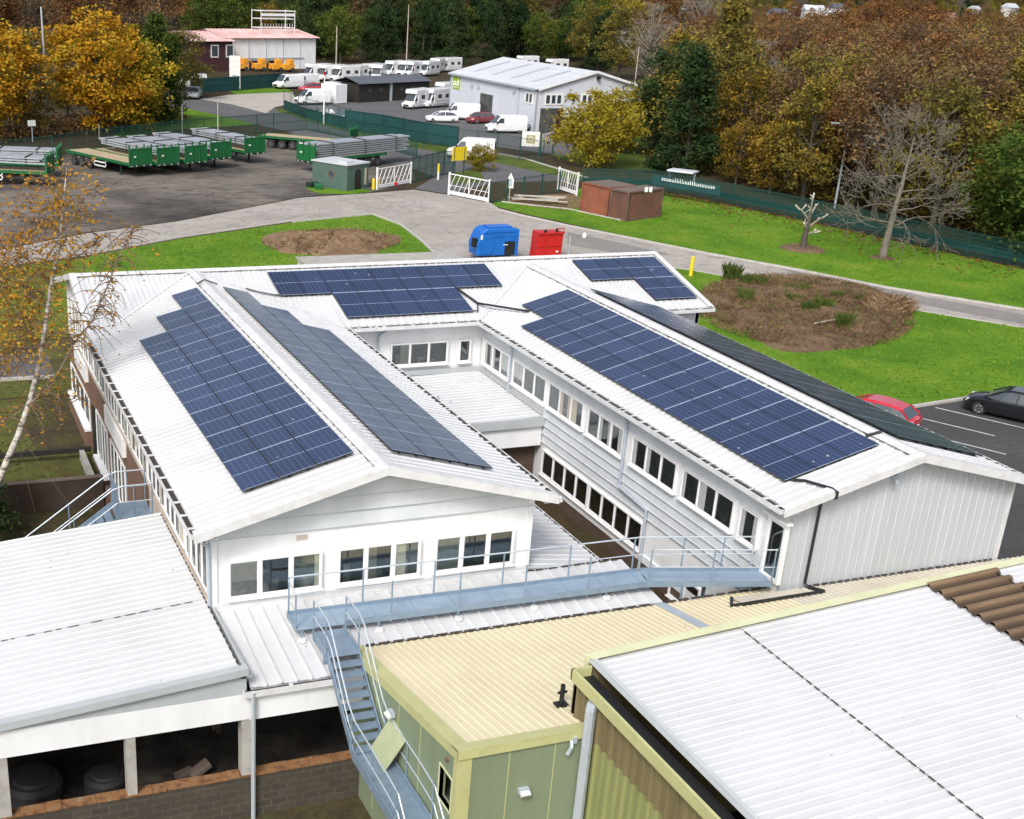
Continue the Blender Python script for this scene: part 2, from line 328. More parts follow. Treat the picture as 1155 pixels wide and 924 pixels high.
# ------------------------------------------------------------------ mesh helpers
class MB:
    def __init__(s): s.v = []; s.f = []; s.parts = []
    def add(s, vs, fs):
        o = len(s.v); s.parts.append((o, len(s.f))); s.v += [tuple(p) for p in vs]; s.f += [tuple(i+o for i in f) for f in fs]; return s
    def box(s, x0, x1, y0, y1, z0, z1):
        return s.add([(x0,y0,z0),(x1,y0,z0),(x1,y1,z0),(x0,y1,z0),(x0,y0,z1),(x1,y0,z1),(x1,y1,z1),(x0,y1,z1)],
                     [(0,3,2,1),(4,5,6,7),(0,1,5,4),(1,2,6,5),(2,3,7,6),(3,0,4,7)])
    def obox(s, c, size, rz=0.0, ux=None, uy=None, uz=None):
        c = Vector(c)
        if ux is None:
            ux = Vector((math.cos(rz), math.sin(rz), 0)); uy = Vector((-math.sin(rz), math.cos(rz), 0)); uz = Vector((0,0,1))
        a, b, d = ux*size[0]/2, uy*size[1]/2, uz*size[2]/2
        vs = [c-a-b-d, c+a-b-d, c+a+b-d, c-a+b-d, c-a-b+d, c+a-b+d, c+a+b+d, c-a+b+d]
        return s.add(vs, [(0,3,2,1),(4,5,6,7),(0,1,5,4),(1,2,6,5),(2,3,7,6),(3,0,4,7)])
    def prism(s, poly, vec):
        """extrude a planar polygon by vec"""
        n = len(poly); vec = Vector(vec); a = [Vector(p) for p in poly]; b = [p+vec for p in a]
        fs = [tuple(range(n-1, -1, -1)), tuple(range(n, 2*n))]+[(i, (i+1) % n, n+(i+1) % n, n+i) for i in range(n)]
        return s.add(a+b, fs)
    def beam(s, p0, p1, w, h, up=(0,0,1)):
        p0, p1 = Vector(p0), Vector(p1); d = p1-p0; L = d.length
        if L < 1e-6: return s
        d /= L; up = Vector(up)
        if abs(d.dot(up)) > .99: up = Vector((1,0,0))
        sx = d.cross(up).normalized(); uz = sx.cross(d)
        return s.obox((p0+p1)/2, (L, w, h), ux=d, uy=sx, uz=uz)
    def tube(s, pts, r, n=6, cap=True):
        pts = [Vector(p) for p in pts]; rs = r if isinstance(r, (list, tuple)) else [r]*len(pts)
        ring = []; prev = None
        for i, p in enumerate(pts):
            d = (pts[min(i+1, len(pts)-1)]-pts[max(i-1, 0)]).normalized()
            if prev is None:
                a = d.orthogonal().normalized()
            else:
                a = prev-d*prev.dot(d)
                a = d.orthogonal().normalized() if a.length < 1e-4 else a.normalized()
            prev = a; b = d.cross(a)
            ring.append([p+(a*math.cos(t)+b*math.sin(t))*rs[i] for t in (2*math.pi*k/n for k in range(n))])
        vs = [q for rr in ring for q in rr]; fs = []
        for i in range(len(pts)-1):
            for k in range(n):
                k2 = (k+1) % n; fs.append((i*n+k, i*n+k2, (i+1)*n+k2, (i+1)*n+k))
        if cap: fs += [tuple(range(n-1, -1, -1)), tuple((len(pts)-1)*n+k for k in range(n))]
        return s.add(vs, fs)
    def cyl(s, p0, p1, r, n=16): return s.tube([p0, p1], r, n)
    def quad(s, a, b, c, d): return s.add([a,b,c,d], [(0,1,2,3)])
    def loft(s, secs, cap=True):
        n = len(secs[0]); vs = [p for c in secs for p in c]; fs = []
        for i in range(len(secs)-1):
            for k in range(n):
                k2 = (k+1) % n; fs.append((i*n+k, (i+1)*n+k, (i+1)*n+k2, i*n+k2))
        if cap: fs += [tuple(range(n)), tuple((len(secs)-1)*n+k for k in range(n-1, -1, -1))]
        return s.add(vs, fs)
    def ribs(s, A0, A1, B0, B1, pitch, h, prof=((0,0),(.82,0),(.86,1),(.95,1),(.99,0),(1,0)), under=.035):
        """profiled sheet: ribs run from edge A to edge B, repeated along the edges"""
        A0,A1,B0,B1 = map(Vector, (A0,A1,B0,B1)); L = max((A1-A0).length, (B1-B0).length); n = max(1, round(L/pitch))
        nr = (A1-A0 if (A1-A0).length > 1e-3 else B1-B0).cross(B0-A0 if (B0-A0).length > .05 else B1-A1).normalized()
        if nr.z < -1e-3 or (abs(nr.z) <= 1e-3 and getattr(s, 'flip', False)): nr = -nr
        row = []
        for i in range(n):
            for t, hh in prof[:-1]: row.append(((i+t)/n, hh*h))
        row.append((1.0, 0)); vs = []; fs = []
        for u, hh in row: vs += [A0.lerp(A1, u)+nr*hh, B0.lerp(B1, u)+nr*hh]
        for i in range(len(row)-1): fs.append((2*i, 2*i+2, 2*i+3, 2*i+1))
        s.add(vs, fs)
        if under: s.add([p-nr*under for p in (A0,A1,B1,B0)], [(0,1,2,3)])
        return s
    SPLIT = {'corner_trim', 'curtain', 'furniture', 'roof_cable', 'soffit', 'wall', 'brickwork', 'wall_ledge', 'plinth', 'mirror', 'decal', 'wall_light', 'post', 'rail_post', 'roof_vent', 'side_window', 'rooflight', 'pane', 'window', 'roof', 'gable_cladding', 'support_leg', 'verge_cap', 'handrail', 'mid_rail', 'roof_flashing', 'base_flashing'}
    def dashes(s, p0, p1, side, on, off_, w, gapw=.008):
        """one connected ribbon, wide where a dark gap shows and thin between"""
        p0, p1, side = Vector(p0), Vector(p1), Vector(side).normalized(); L = (p1-p0).length; t = (p1-p0)/L; x = 0.0; st = []
        while x < L:
            a = random.uniform(*on); b = random.uniform(*off_); a = min(a, L-x); st += [(x, w), (x+a, w)]; x += a
            if x >= L: break
            st += [(x+.004, gapw), (min(L, x+b-.004), gapw)]; x += b
        vs = []; fs = []
        for q, ww in st: c = p0+t*q; vs += [c-side*ww/2, c+side*ww/2]
        for i in range(len(st)-1): fs.append((2*i, 2*i+1, 2*i+3, 2*i+2))
        return s.add(vs, fs)
    def build(s, name, mat, parent=None, smooth=False, world=True, mats=None, midx=None):
        if name in MB.SPLIT and 1 < len(s.parts) <= 12 and parent is not None:
            o = None; pp = s.parts+[(len(s.v), len(s.f))]
            for (a, c), (b, d) in zip(pp[:-1], pp[1:]):
                q = MB(); q.add(s.v[a:b], [tuple(i-a for i in f) for f in s.f[c:d]]); x = q.build(name, mat, parent, smooth, world); o = o or x
            return o
        me = bpy.data.meshes.new(name); v = s.v
        if parent is not None and world:
            o = rootloc(parent); v = [(p[0]-o.x, p[1]-o.y, p[2]-o.z) for p in v]
        me.from_pydata(v, [], s.f); me.materials.append(M[mat] if isinstance(mat, str) else mat)
        if mats:
            for mm in mats: me.materials.append(M[mm])
        if midx: me.polygons.foreach_set('material_index', midx)
        bm = bmesh.new(); bm.from_mesh(me); bmesh.ops.recalc_face_normals(bm, faces=bm.faces); bm.to_mesh(me); bm.free()
        if smooth: me.polygons.foreach_set('use_smooth', [True]*len(me.polygons))
        me.update()
        ob = bpy.data.objects.new(name, me); COL.objects.link(ob)
        if parent is not None: ob.parent = parent
        return ob
def rootloc(o):
    p = Vector((0,0,0))
    while o is not None: p += o.location; o = o.parent
    return p
def tag(o, label=None, cat=None, group=None, kind=None):
    for k, v in (('label', label), ('category', cat), ('group', group), ('kind', kind)):
        if v: o[k] = v
    return o
def empty(name, loc, label, cat, group=None, rz=0.0):
    o = bpy.data.objects.new(name, None); COL.objects.link(o); o.location = loc; o.rotation_euler = (0,0,rz)
    o.empty_display_size = .3; return tag(o, label, cat, group)
KIDS = {}
def copy_tree(o, parent=None):
    c = o.copy(); COL.objects.link(c)
    if parent is not None: c.parent = parent
    for ch in [x for x in bpy.data.objects if x.parent == o]: copy_tree(ch, c)
    return c
def dup(o, loc, rz, label=None, group=None, scale=None):
    c = copy_tree(o); c.location = loc; c.rotation_euler = (0,0,rz)
    if label: c['label'] = label
    if group: c['group'] = group
    if scale: c.scale = (scale,)*3
    return c
def structure(o): o['kind'] = 'structure'; return o
def bevel(o, w=.03, seg=2):
    md = o.modifiers.new('bevel', 'BEVEL'); md.width = w; md.segments = seg; md.limit_method = 'ANGLE'; return o
X, Y, Z = Vector((1,0,0)), Vector((0,1,0)), Vector((0,0,1))

# ------------------------------------------------------------------ windows
def window(parent, O, u, n, width, z0, z1, panes, curtains=.4, depth=.14, sill=True, name='window', bar=.055, gap=.05, room='dark_int'):
    """window set on a wall face: O on the wall surface (any z), u along the wall, n outward"""
    O = Vector((O[0], O[1], 0)); u = Vector(u); n = Vector(n); z = Vector((0,0,1))
    def B(mb, u0, u1, d0, d1, a, b):
        c = O+u*((u0+u1)/2)+n*((d0+d1)/2)+z*((a+b)/2); mb.obox(c, (u1-u0, d1-d0, b-a), ux=u, uy=n, uz=z)
    fr = MB()
    B(fr, 0, width, -.02, depth, z0, z0+bar); B(fr, 0, width, -.02, depth, z1-bar, z1)
    B(fr, 0, bar, -.02, depth, z0+bar, z1-bar); B(fr, width-bar, width, -.02, depth, z0+bar, z1-bar)
    pw = (width-2*bar-(panes-1)*gap)/panes; xs = []
    for i in range(panes):
        a = bar+i*(pw+gap); xs.append((a, a+pw))
        if i < panes-1: B(fr, a+pw, a+pw+gap, -.02, depth-.004, z0+bar, z1-bar)
    for i, (a, b) in enumerate(xs):        # opening casements: a thin inner frame
        for (q, r, c, d) in ((a, a+.025, z0+bar, z1-bar), (b-.025, b, z0+bar, z1-bar), (a+.025, b-.025, z0+bar, z0+bar+.025), (a+.025, b-.025, z1-bar-.025, z1-bar)):
            B(fr, q, r, depth-.07, depth-.03, c, d)
    f = fr.build(name, 'white_gloss', parent)
    gl = MB(); it = MB()
    for a, b in xs:
        p = [O+u*q+n*(depth-.055)+z*r for q, r in ((a, z0+bar), (b, z0+bar), (b, z1-bar), (a, z1-bar))]; gl.quad(*p)
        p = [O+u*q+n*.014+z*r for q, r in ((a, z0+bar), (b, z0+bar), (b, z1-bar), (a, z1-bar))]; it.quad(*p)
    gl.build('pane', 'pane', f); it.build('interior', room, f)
    cu = MB(); fu = MB(); H = z1-z0-2*bar
    for a, b in xs:
        w = b-a
        if random.random() < curtains:
            k = random.choice((0, 0, 1, 2, 3)); cw = w*random.uniform(.15, .5)
            if k == 0: B(cu, a, a+cw, .03, .055, z0+bar, z1-bar)
            elif k == 1: B(cu, b-cw, b, .03, .055, z0+bar, z1-bar)
            elif k == 2: B(cu, a, b, .03, .055, z1-bar-H*random.uniform(.3, 1), z1-bar)
            else: B(cu, a, a+cw*.6, .03, .055, z0+bar, z1-bar); B(cu, b-cw*.6, b, .03, .055, z0+bar, z1-bar)
        if random.random() < .75:
            q = a+w*random.uniform(0, .5); B(fu, q, q+w*random.uniform(.2, .5), .02, .028, z0+bar, z0+bar+H*random.uniform(.15, .55))
    if cu.v: cu.build('curtain', random.choice(('curtain', 'blind_grey')), f)
    if fu.v: fu.build('furniture', 'furniture', f)
    if sill:
        sm = MB(); B(sm, -.04, width+.04, 0, depth+.06, z0-.05, z0-.003); sm.build('sill', 'white_gloss', f)
    return f

def gutter(parent, p0, p1, n, straps=.95, white='trim_white', dark='gutter_dark', w=.20, d=.14, strapw=.10, jitter=0, name='gutter'):
    """box gutter along p0-p1, open top; outward n; roof drips over it"""
    p0, p1, n = Vector(p0), Vector(p1), Vector(n); t = (p1-p0).normalized(); L = (p1-p0).length
    mb = MB()
    c0, c1 = p0+n*(w-.012), p1+n*(w-.012)
    mb.beam(c0-Z*d/2, c1-Z*d/2, .025, d); mb.beam(p0+n*.0-Z*d*.6, p1+n*.0-Z*d*.6, .02, d*.7)
    mb.beam(p0+n*w/2-Z*d, p1+n*w/2-Z*d, w, .02)
    x = straps*.4
    while x < L:
        q = p0+t*x+n*w/2+Z*.004; s2 = strapw*(random.uniform(.4, 1.5) if jitter else 1)
        mb.obox(q, (s2, w, .012), ux=t, uy=n, uz=Z); x += straps*(random.uniform(.35, 1.5) if jitter else random.uniform(.95, 1.05))
    for q in (p0, p1): mb.obox(q+n*w/2-Z*d/2, (.03, w, d), ux=t, uy=n, uz=Z)
    g = mb.build(name, white, parent)
    b = MB(); b.beam(p0+n*w/2-Z*d*.22, p1+n*w/2-Z*d*.22, w*.80, .02); b.build('gutter_silt', dark, g)
    return g

# ------------------------------------------------------------------ office building
EV, RZL, RZR = 5.5, 6.85, 6.69
office = empty('office_building', (14, 36, 0), 'white two-storey office building with solar-panelled pitched roofs round a courtyard', 'building')
def off(mb, name, mat, **k): return mb.build(name, mat, office, **k)
def roof(A0, A1, B0, B1, mat, pitch=.33, h=.034, name='roof'):
    mb = MB(); mb.ribs(A0, A1, B0, B1, pitch, h); return off(mb, name, mat)
YF = 29.2; YV = 47.65; YR = 52.95; XM = 11.41; YRF = 26.65; XR = 26.95
# left wing, two slopes (ribs run down the slope along X); corner cut by the valley
roof((6.34,YF,EV), (6.36,YV,EV), (XM,YF,RZL), (XM,YV,RZL), 'roof_white_x')
roof((6.36,YV,EV), (XM,YR,RZL), (XM,YV,RZL), (XM,YR+.01,RZL), 'roof_white_x')
roof((16.48,YF,EV), (16.46,YV,EV), (XM,YF,RZL), (XM,YV,RZL), 'roof_white_x')
roof((16.46,YV,EV), (XM,YR,RZL), (XM,YV,RZL), (XM,YR+.01,RZL), 'roof_white_x')
# right wing
roof((22.5,YRF,EV), (22.5,YV,EV), (XR,YRF,RZR), (XR,YV,RZR), 'roof_white_x')
roof((22.5,YV,EV), (XR,52.3,RZR), (XR,YV,RZR), (XR,52.35,RZR), 'roof_white_x')
roof((31.4,YRF,EV), (31.4,YV,EV), (XR,YRF,RZR), (XR,YV,RZR), 'roof_white_x')
roof((31.4,YV,EV), (XR,52.3,RZR), (XR,YV,RZR), (XR,52.35,RZR), 'roof_white_x')
# cross wing near slope in pieces, ribs along Y
def cs(x0, x1, ya, yb, mat='roof_white_y'):
    zf = lambda y: EV+(y-YV)*(RZL-EV)/(YR-YV)
    roof((x0,ya,zf(ya)), (x1,yb,zf(yb)), (x0,YR,RZL), (x1,YR,RZL), mat)
cs(6.36, XM, YV, YR-.02); cs(XM, 16.46, YR-.02, YV); cs(16.46, 22.5, YV, YV); cs(22.5, XR, YV, 52.3); cs(XR, 31.4, 52.3, YV); cs(31.4, 33.98, YV, YV)
roof((6.36,58.3,EV), (33.98,58.3,EV), (6.36,YR,RZL), (33.98,YR,RZL), 'roof_white_y')
# ridge caps
def cap(p0, p1, sd, fall, w=.27, name='ridge_cap'):
    p0, p1, sd = Vector(p0), Vector(p1), Vector(sd); mb = MB()
    for s in (-1, 1):
        a, b = p0+Z*.06, p1+Z*.06; o = sd*s*w-Z*fall*w
        mb.prism([a, b, b+o, a+o], (0,0,.018))
    # dark dashes on both edges paint the shadow gap under the cap
    L = (p1-p0).length; t = (p1-p0)/L; x = .5
    off(mb, name, 'trim_white')
    for s in (-1, 1):
        sl = MB(); o = sd*s*(w+.014)+Z*(.058-fall*w); sl.dashes(p0+o+t*.2, p1+o-t*.5, sd-Z*fall*s, (.12,.4), (.25,.7), .026, .004); sl.build('cap_shadow_gap', 'gutter_dark', office)
cap((XM,YF,RZL), (XM,YR,RZL), X, .267); cap((XR,YRF,RZR), (XR,52.4,RZR), X, .267); cap((6.36,YR,RZL), (33.98,YR,RZL), Y, .257)
# faint valley flashings
for a, b in (((6.4,YV,EV),(XM,YR,RZL)), ((16.46,YV,EV),(XM,YR,RZL)), ((22.5,YV,EV),(XR,52.35,RZR))):
    mb = MB(); a, b = Vector(a), Vector(b); mb.beam(a+Z*.045, b+Z*.045, .16, .02); off(mb, 'valley_flashing', 'trim_white')
# bargeboards
def barge(pe, pr, out, name='bargeboard', dpt=.24):
    mb = MB(); pe, pr, o = Vector(pe), Vector(pr), Vector(out)*.07
    mb.prism([pe+Z*.075, pr+Z*.075, pr-Z*(dpt-.075), pe-Z*(dpt-.075)], o)
    off(mb, name, 'trim_white')
    mb = MB(); mb.prism([pe+Z*.078, pr+Z*.078, pr+Z*.078-Vector(out)*.22, pe+Z*.078-Vector(out)*.22], (0,0,.012)); off(mb, 'verge_flashing', 'trim_white')
for xe, xm, y, zr in ((6.2,XM,YF,RZL), (16.6,XM,YF,RZL), (22.36,XR,YRF,RZR), (31.54,XR,YRF,RZR)):
    barge((xe,y,EV-.03), (xm,y,zr), (0,-1,0))
for y0 in (YV, 58.3): barge((33.98,y0,EV-.03), (33.98,YR,RZL), (1,0,0)); barge((6.36,y0,EV-.03), (6.36,YR,RZL), (-1,0,0))
# gutters
gutter(office, (6.34,YF+.15,EV-.01), (6.36,YV,EV-.01), -X, .93, strapw=.13)
gutter(office, (16.47,YF+.1,EV-.01), (16.46,YV,EV-.01), X, .62, jitter=1)
gutter(office, (16.46,YV,EV-.01), (22.5,YV,EV-.01), -Y, .55, jitter=1)
gutter(office, (22.5,YRF+.1,EV-.01), (22.5,YV,EV-.01), -X, .62, jitter=1)
gutter(office, (31.4,YRF+.1,EV-.01), (31.4,YV,EV-.01), X, .62, jitter=1)
gutter(office, (31.4,YV,EV-.01), (33.98,YV,EV-.01), -Y, .5, jitter=1)
# soffits
for x0, x1, y0, y1 in ((6.36,6.82,YF,YV), (16.18,16.46,YF,YV), (22.5,22.92,YRF,YV), (31.18,31.4,YRF,YV), (16.4,22.5,YV,48.25), (31.4,33.7,YV,48.25)):
    mb = MB(); mb.box(x0, x1, y0, y1, EV-.16, EV-.13); off(mb, 'soffit', 'trim_white')
# ---- walls
XLW = 6.8
mb = MB(); mb.box(XLW, 16.2, 29.95, 30.15, 2.6, 5.0); off(mb, 'wall', 'white_paint')                 # left wing front
mb = MB(); mb.box(XLW-.03, XLW+.16, 29.89, 30.1, 2.6, 5.35); mb.box(16.06, 16.23, 29.89, 30.1, 2.6, 5.3); off(mb, 'corner_trim', 'white_paint')
# gable boards
def shiplap(x0, x1, xm, y, zb, zr, ze, rows, mat, name='gable_cladding'):
    """horizontal boards filling a gable triangle, each board tilted"""
    mb = MB(); sl = (zr-ze)/(xm-x0); sr = (zr-ze)/(x1-xm)
    def lim(z):
        if z <= ze: return x0, x1
        return min(xm, x0+(z-ze)/sl), max(xm, x1-(z-ze)/sr)
    hs = [zb+(zr-zb)*i/rows for i in range(rows+1)]
    for a, b in zip(hs[:-1], hs[1:]):
        cuts = [a, b] if not (a < ze < b) else [a, ze, b]
        for c, d in zip(cuts[:-1], cuts[1:]):
            l0, r0 = lim(c); l1, r1 = lim(d); f0 = .06*(1-(c-a)/(b-a)); f1 = .06*(1-(d-a)/(b-a))
            mb.prism([(l0,y-f0-.01,c), (r0,y-f0-.01,c), (r1,y-f1-.01,d), (l1,y-f1-.01,d)], (0,.12,0))
    off(mb, name, mat)
    g = MB()
    for a in hs[:-1]:
        l, r_ = lim(a+.012); g.box(l, r_, y-.074, y-.0705, a-.003, a+.012)
    off(g, 'cladding_joint', 'pipe_grey')
shiplap(XLW, 16.2, XM, 29.95, 5.0, 6.74, 5.42, 4, 'clad_grey')
mb = MB(); mb.box(6.4, XLW+.5, 29.6, 29.88, EV-.2, EV-.17); off(mb, 'soffit', 'trim_white')
for a, w in ((7.24, 2.62), (10.32, 2.44), (13.20, 2.46)):
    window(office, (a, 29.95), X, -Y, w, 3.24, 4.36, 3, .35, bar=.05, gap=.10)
mb = MB(); mb.box(6.9, 16.15, 29.86, 29.945, 2.86, 3.12); mb.box(6.9, 16.15, 29.80, 29.86, 2.84, 2.96); off(mb, 'base_flashing', 'trim_white')
mb = MB(); mb.box(9.15, 9.45, 29.925, 29.948, 4.72, 4.86); off(mb, 'notice_plate', 'band_beige')
# left wing left wall
mb = MB(); mb.box(XLW, XLW+.2, 30.15, 58.2, 4.55, 5.4); off(mb, 'wall', 'white_paint')
mb = MB(); mb.box(XLW, XLW+.2, 30.15, 58.2, -1.6, 4.55); mb.box(XLW+.2, 16.2, 58.0, 58.2, -.5, 5.4); off(mb, 'brickwork', 'brick_brown')
mb = MB(); mb.box(XLW-.10, XLW, 29.95, 38.3, 2.5, 3.18); off(mb, 'wall_band', 'band_beige')
mb = MB(); mb.box(XLW-.08, XLW, 38.3, 57.9, 3.16, 3.29); off(mb, 'wall_band', 'band_beige')
y = 30.2
while y < 57:
    w = min(2.75, 57.8-y); k = 4 if y < 36 else 4
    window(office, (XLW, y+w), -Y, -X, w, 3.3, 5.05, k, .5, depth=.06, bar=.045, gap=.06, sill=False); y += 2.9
for y0, y1 in ((43.2, 47.2), (52.4, 55.6)):                    # white panels under some of the windows
    mb = MB(); mb.box(XLW-.16, XLW-.005, y0, y1, 2.42, 3.15); off(mb, 'spandrel_panel', 'white_paint')
for y0, y1, z0, z1 in ((52.4, 58.0, .42, 1.68), (47.6, 50.4, .0, 1.9), (43.6, 46.8, .0, 1.9)):
    window(office, (XLW, y1), -Y, -X, y1-y0, z0, z1, 4, .2, depth=.06, bar=.045, gap=.06, sill=False)
mb = MB(); mb.box(XLW-.28, XLW, 52.3, 58.0, .26, .36); mb.box(XLW-.24, XLW, 47.6, 50.4, -.16, -.06); off(mb, 'wall_ledge', 'white_paint')
mb = MB(); mb.box(XLW-.22, XLW, 52.3, 58.0, -1.0, .21); mb.box(XLW-.18, XLW, 38.5, 51.2, -1.5, -.5); off(mb, 'plinth', 'brick_brown')
mb = MB(); mb.box(XLW-.08, XLW, 50.5, 51.4, -.6, 1.75); off(mb, 'door', 'black')
# left wing right wall and courtyard
mb = MB(); mb.box(16.0, 16.2, 30.15, 48.3, -.3, 5.4); off(mb, 'wall', 'white_paint')
mb = MB(); mb.box(16.2, 22.9, 48.25, 48.45, -.3, 5.4); off(mb, 'wall', 'white_paint')
for a, w, k in ((16.9, .75, 1), (18.7, 2.62, 3), (21.82, .56, 1)):
    window(office, (a, 48.25), X, -Y, w, 3.56, 4.55, k, .1)
# right wing courtyard wall
XW = 22.9
mb = MB(); mb.box(XW, XW+.2, 27.15, 48.3, 4.62, 5.4); off(mb, 'wall', 'clad_grey')
mb = MB(); mb.box(XW+.004, XW+.2, 27.15, 48.3, -.3, 2.05); mb.box(XW+.03, XW+.2, 27.15, 48.3, 2.05, 4.62); off(mb, 'wall', 'white_paint')
mb = MB(); mb.box(XW-.012, XW+.03, 28.0, 48.2, 3.44, 4.62); off(mb, 'window_band', 'white_gloss')
for a, b, k in ((45.3,47.75,3), (42.0,44.95,3), (38.98,41.78,3), (36.06,38.64,3), (32.68,35.48,3), (29.46,32.34,3), (28.2,29.16,1)):
    window(office, (XW-.012, b), -Y, -X, b-a, 3.56, 4.60, k, .8, depth=.09, room='room_grey')
mb = MB()                                                       # horizontal sheet cladding, four boards
for i in range(4):
    a = 2.08+i*.34; mb.prism([(XW-.055,27.2,a), (XW-.055,42.0,a), (XW-.01,42.0,a+.34), (XW-.01,27.2,a+.34)], (.05,0,0))
    mb.box(XW-.075, XW-.04, 27.2, 42.0, a-.02, a+.015)
off(mb, 'cladding', 'clad_grey')
mb = MB(); mb.box(XW-.03, XW+.02, 42.0, 48.2, 3.0, 3.44); off(mb, 'wall_band', 'trim_white')
d = window(office, (XW-.012, 27.78), -Y, -X, .86, 2.98, 4.86, 1, .0, depth=.12, sill=False, name='door', bar=.10)
mb = MB(); mb.box(XW-.17, XW-.13, 27.08, 27.12, 3.75, 3.95); mb.build('handle', 'black', d)
mb = MB(); mb.box(XW-.22, XW-.01, 26.8, 27.95, 4.90, 4.96); off(mb, 'door_hood', 'white_gloss')
for a, b in ((34.2, 37.98), (38.04, 41.8)):
    window(office, (XW, b), -Y, -X, b-a, .80, 1.82, 4, .1, depth=.10)
window(office, (XW, 32.2), -Y, -X, 1.7, .1, 1.1, 2, .0, depth=.10)
mb = MB(); mb.box(XW-.06, XW+.003, 27.2, 42.0, .46, .74); off(mb, 'plinth', 'white_paint')
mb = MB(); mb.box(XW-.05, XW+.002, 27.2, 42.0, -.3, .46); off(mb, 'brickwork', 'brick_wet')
# downpipes
def pipe(parent, pts, r=.055, mat='pipe_grey', name='downpipe'):
    mb = MB(); mb.tube(pts, r, 8); return mb.build(name, mat, parent, smooth=False)
pipe(office, [(XW-.32,45.15,5.38), (XW-.12,45.1,4.95), (XW-.12,45.1,3.2), (XW-.25,45.0,3.12)], .05)
pipe(office, [(XW-.32,36.0,5.38), (XW-.12,35.9,4.95), (XW-.12,35.9,2.62), (XW-.14,35.8,2.55), (XW-.14,34.0,2.42), (XW-.14,34.0,.0)], .055)
pipe(office, [(18.35,YV-.12,5.4), (18.2,48.15,5.0), (18.15,48.17,4.85), (18.1,48.17,3.2)], .05)
pipe(office, [(6.5,29.35,5.4), (6.72,29.75,5.1), (6.72,29.86,5.0), (6.72,29.86,3.05), (6.55,29.7,2.97)], .055)
pipe(office, [(16.5,29.4,5.42), (16.75,29.35,5.4), (16.8,29.35,5.3), (16.65,29.45,5.25)], .05, 'white_gloss')
mb = MB(); mb.beam((6.72,29.82,4.9), (6.45,29.35,5.2), .06, .06); off(mb, 'pipe_bracket', 'pipe_grey')
# right wing end wall, vertical profiled sheets
mb = MB(); mb.box(XW, 31.2, 27.15, 27.35, -.3, 2.7); mb.box(31.0, 31.2, 27.35, 48.3, -.3, 5.4); off(mb, 'wall', 'clad_pale')
mb = MB()
def vr(x0, x1, z0, z1):
    n = round((x1-x0)/.3)
    for i in range(n):
        a = x0+(x1-x0)*i/n; b = x0+(x1-x0)*(i+1)/n; za = z0+(z1-z0)*i/n; zb = z0+(z1-z0)*(i+1)/n
        f = lambda t: za+(zb-za)*t
        P = [(0, 0), (.75, 0), (.80, .02), (.95, .02), (1, 0)]
        for (t0, h0), (t1, h1) in zip(P[:-1], P[1:]):
            xa, xb = a+(b-a)*t0, a+(b-a)*t1
            mb.quad((xa,27.14-h0,2.62), (xb,27.14-h1,2.62), (xb,27.14-h1,f(t1)), (xa,27.14-h0,f(t0)))
vr(XW, XR, 5.5, 6.58); vr(XR, 31.2, 6.58, 5.5)
off(mb, 'gable_cladding', 'clad_pale')
mb = MB(); mb.box(31.16, 31.27, 27.08, 27.4, 0, 5.3); mb.box(XW-.03, XW+.06, 27.09, 27.2, 2.6, 5.3); off(mb, 'corner_trim', 'trim_white')
mb = MB(); mb.box(26.3, 26.5, 26.98, 27.12, 5.95, 6.03); mb.cyl((26.4,27.0,5.92), (26.36,26.82,5.84), .06, 8); off(mb, 'floodlight', 'pipe_grey')
# cable from the roof array down the end wall and across the low roof
mb = MB(); mb.tube([(23.4,28.0,5.82), (23.7,27.6,5.90), (23.95,26.75,5.97), (23.98,26.52,5.93), (24.0,26.55,5.75), (23.95,27.02,5.55), (23.93,27.05,5.3), (23.9,27.05,2.85), (23.95,26.9,2.76)], .045, 6)
off(mb, 'cable_duct', 'cable_black')
mb = MB(); mb.tube([(11.0,50.1,6.95), (11.2,50.5,6.93), (XM,50.6,7.0), (11.9,50.4,6.84)], .03, 5); mb.tube([(13.2,50.9,6.5), (13.6,50.7,6.4), (14.3,50.35,6.3), (14.5,50.36,6.28)], .035, 5)
mb.tube([(22.4,50.2,6.3), (22.9,48.9,5.9), (24.2,46.6,6.06)], .05, 6); mb.tube([(22.2,48.35,5.76),(22.6,48.2,5.75),(22.9,48.9,5.9)], .03, 5); mb.tube([(26.5,28.6,6.68),(XR,28.5,6.8)], .05, 6)
off(mb, 'roof_cable', 'cable_black')
# cross wing right end
mb = MB(); mb.box(31.2, 33.72, 48.25, 48.45, -.3, 5.4); mb.box(33.55, 33.74, 48.25, 58.0, -.3, 5.5); off(mb, 'wall', 'white_paint')
mb = MB(); mb.prism([(33.6,48.3,5.4), (33.6,57.9,5.4), (33.6,YR,6.75)], (.12,0,0)); mb.prism([(XLW,48.2,5.4), (XLW,57.9,5.4), (XLW,YR,6.75)], (.12,0,0)); off(mb, 'gable_cladding', 'clad_grey')
mb = MB(); mb.box(16.2, 33.55, 58.0, 58.2, -.3, 5.4); off(mb, 'wall', 'white_paint')
# low block behind the ridge
mb = MB(); mb.box(19.1, 27.6, 58.7, 63.0, 0, 4.95); off(mb, 'rear_block', 'trim_white')
mb = MB(); mb.box(19.0, 27.7, 58.6, 63.1, 4.952, 5.03); off(mb, 'rear_roof', 'concrete')
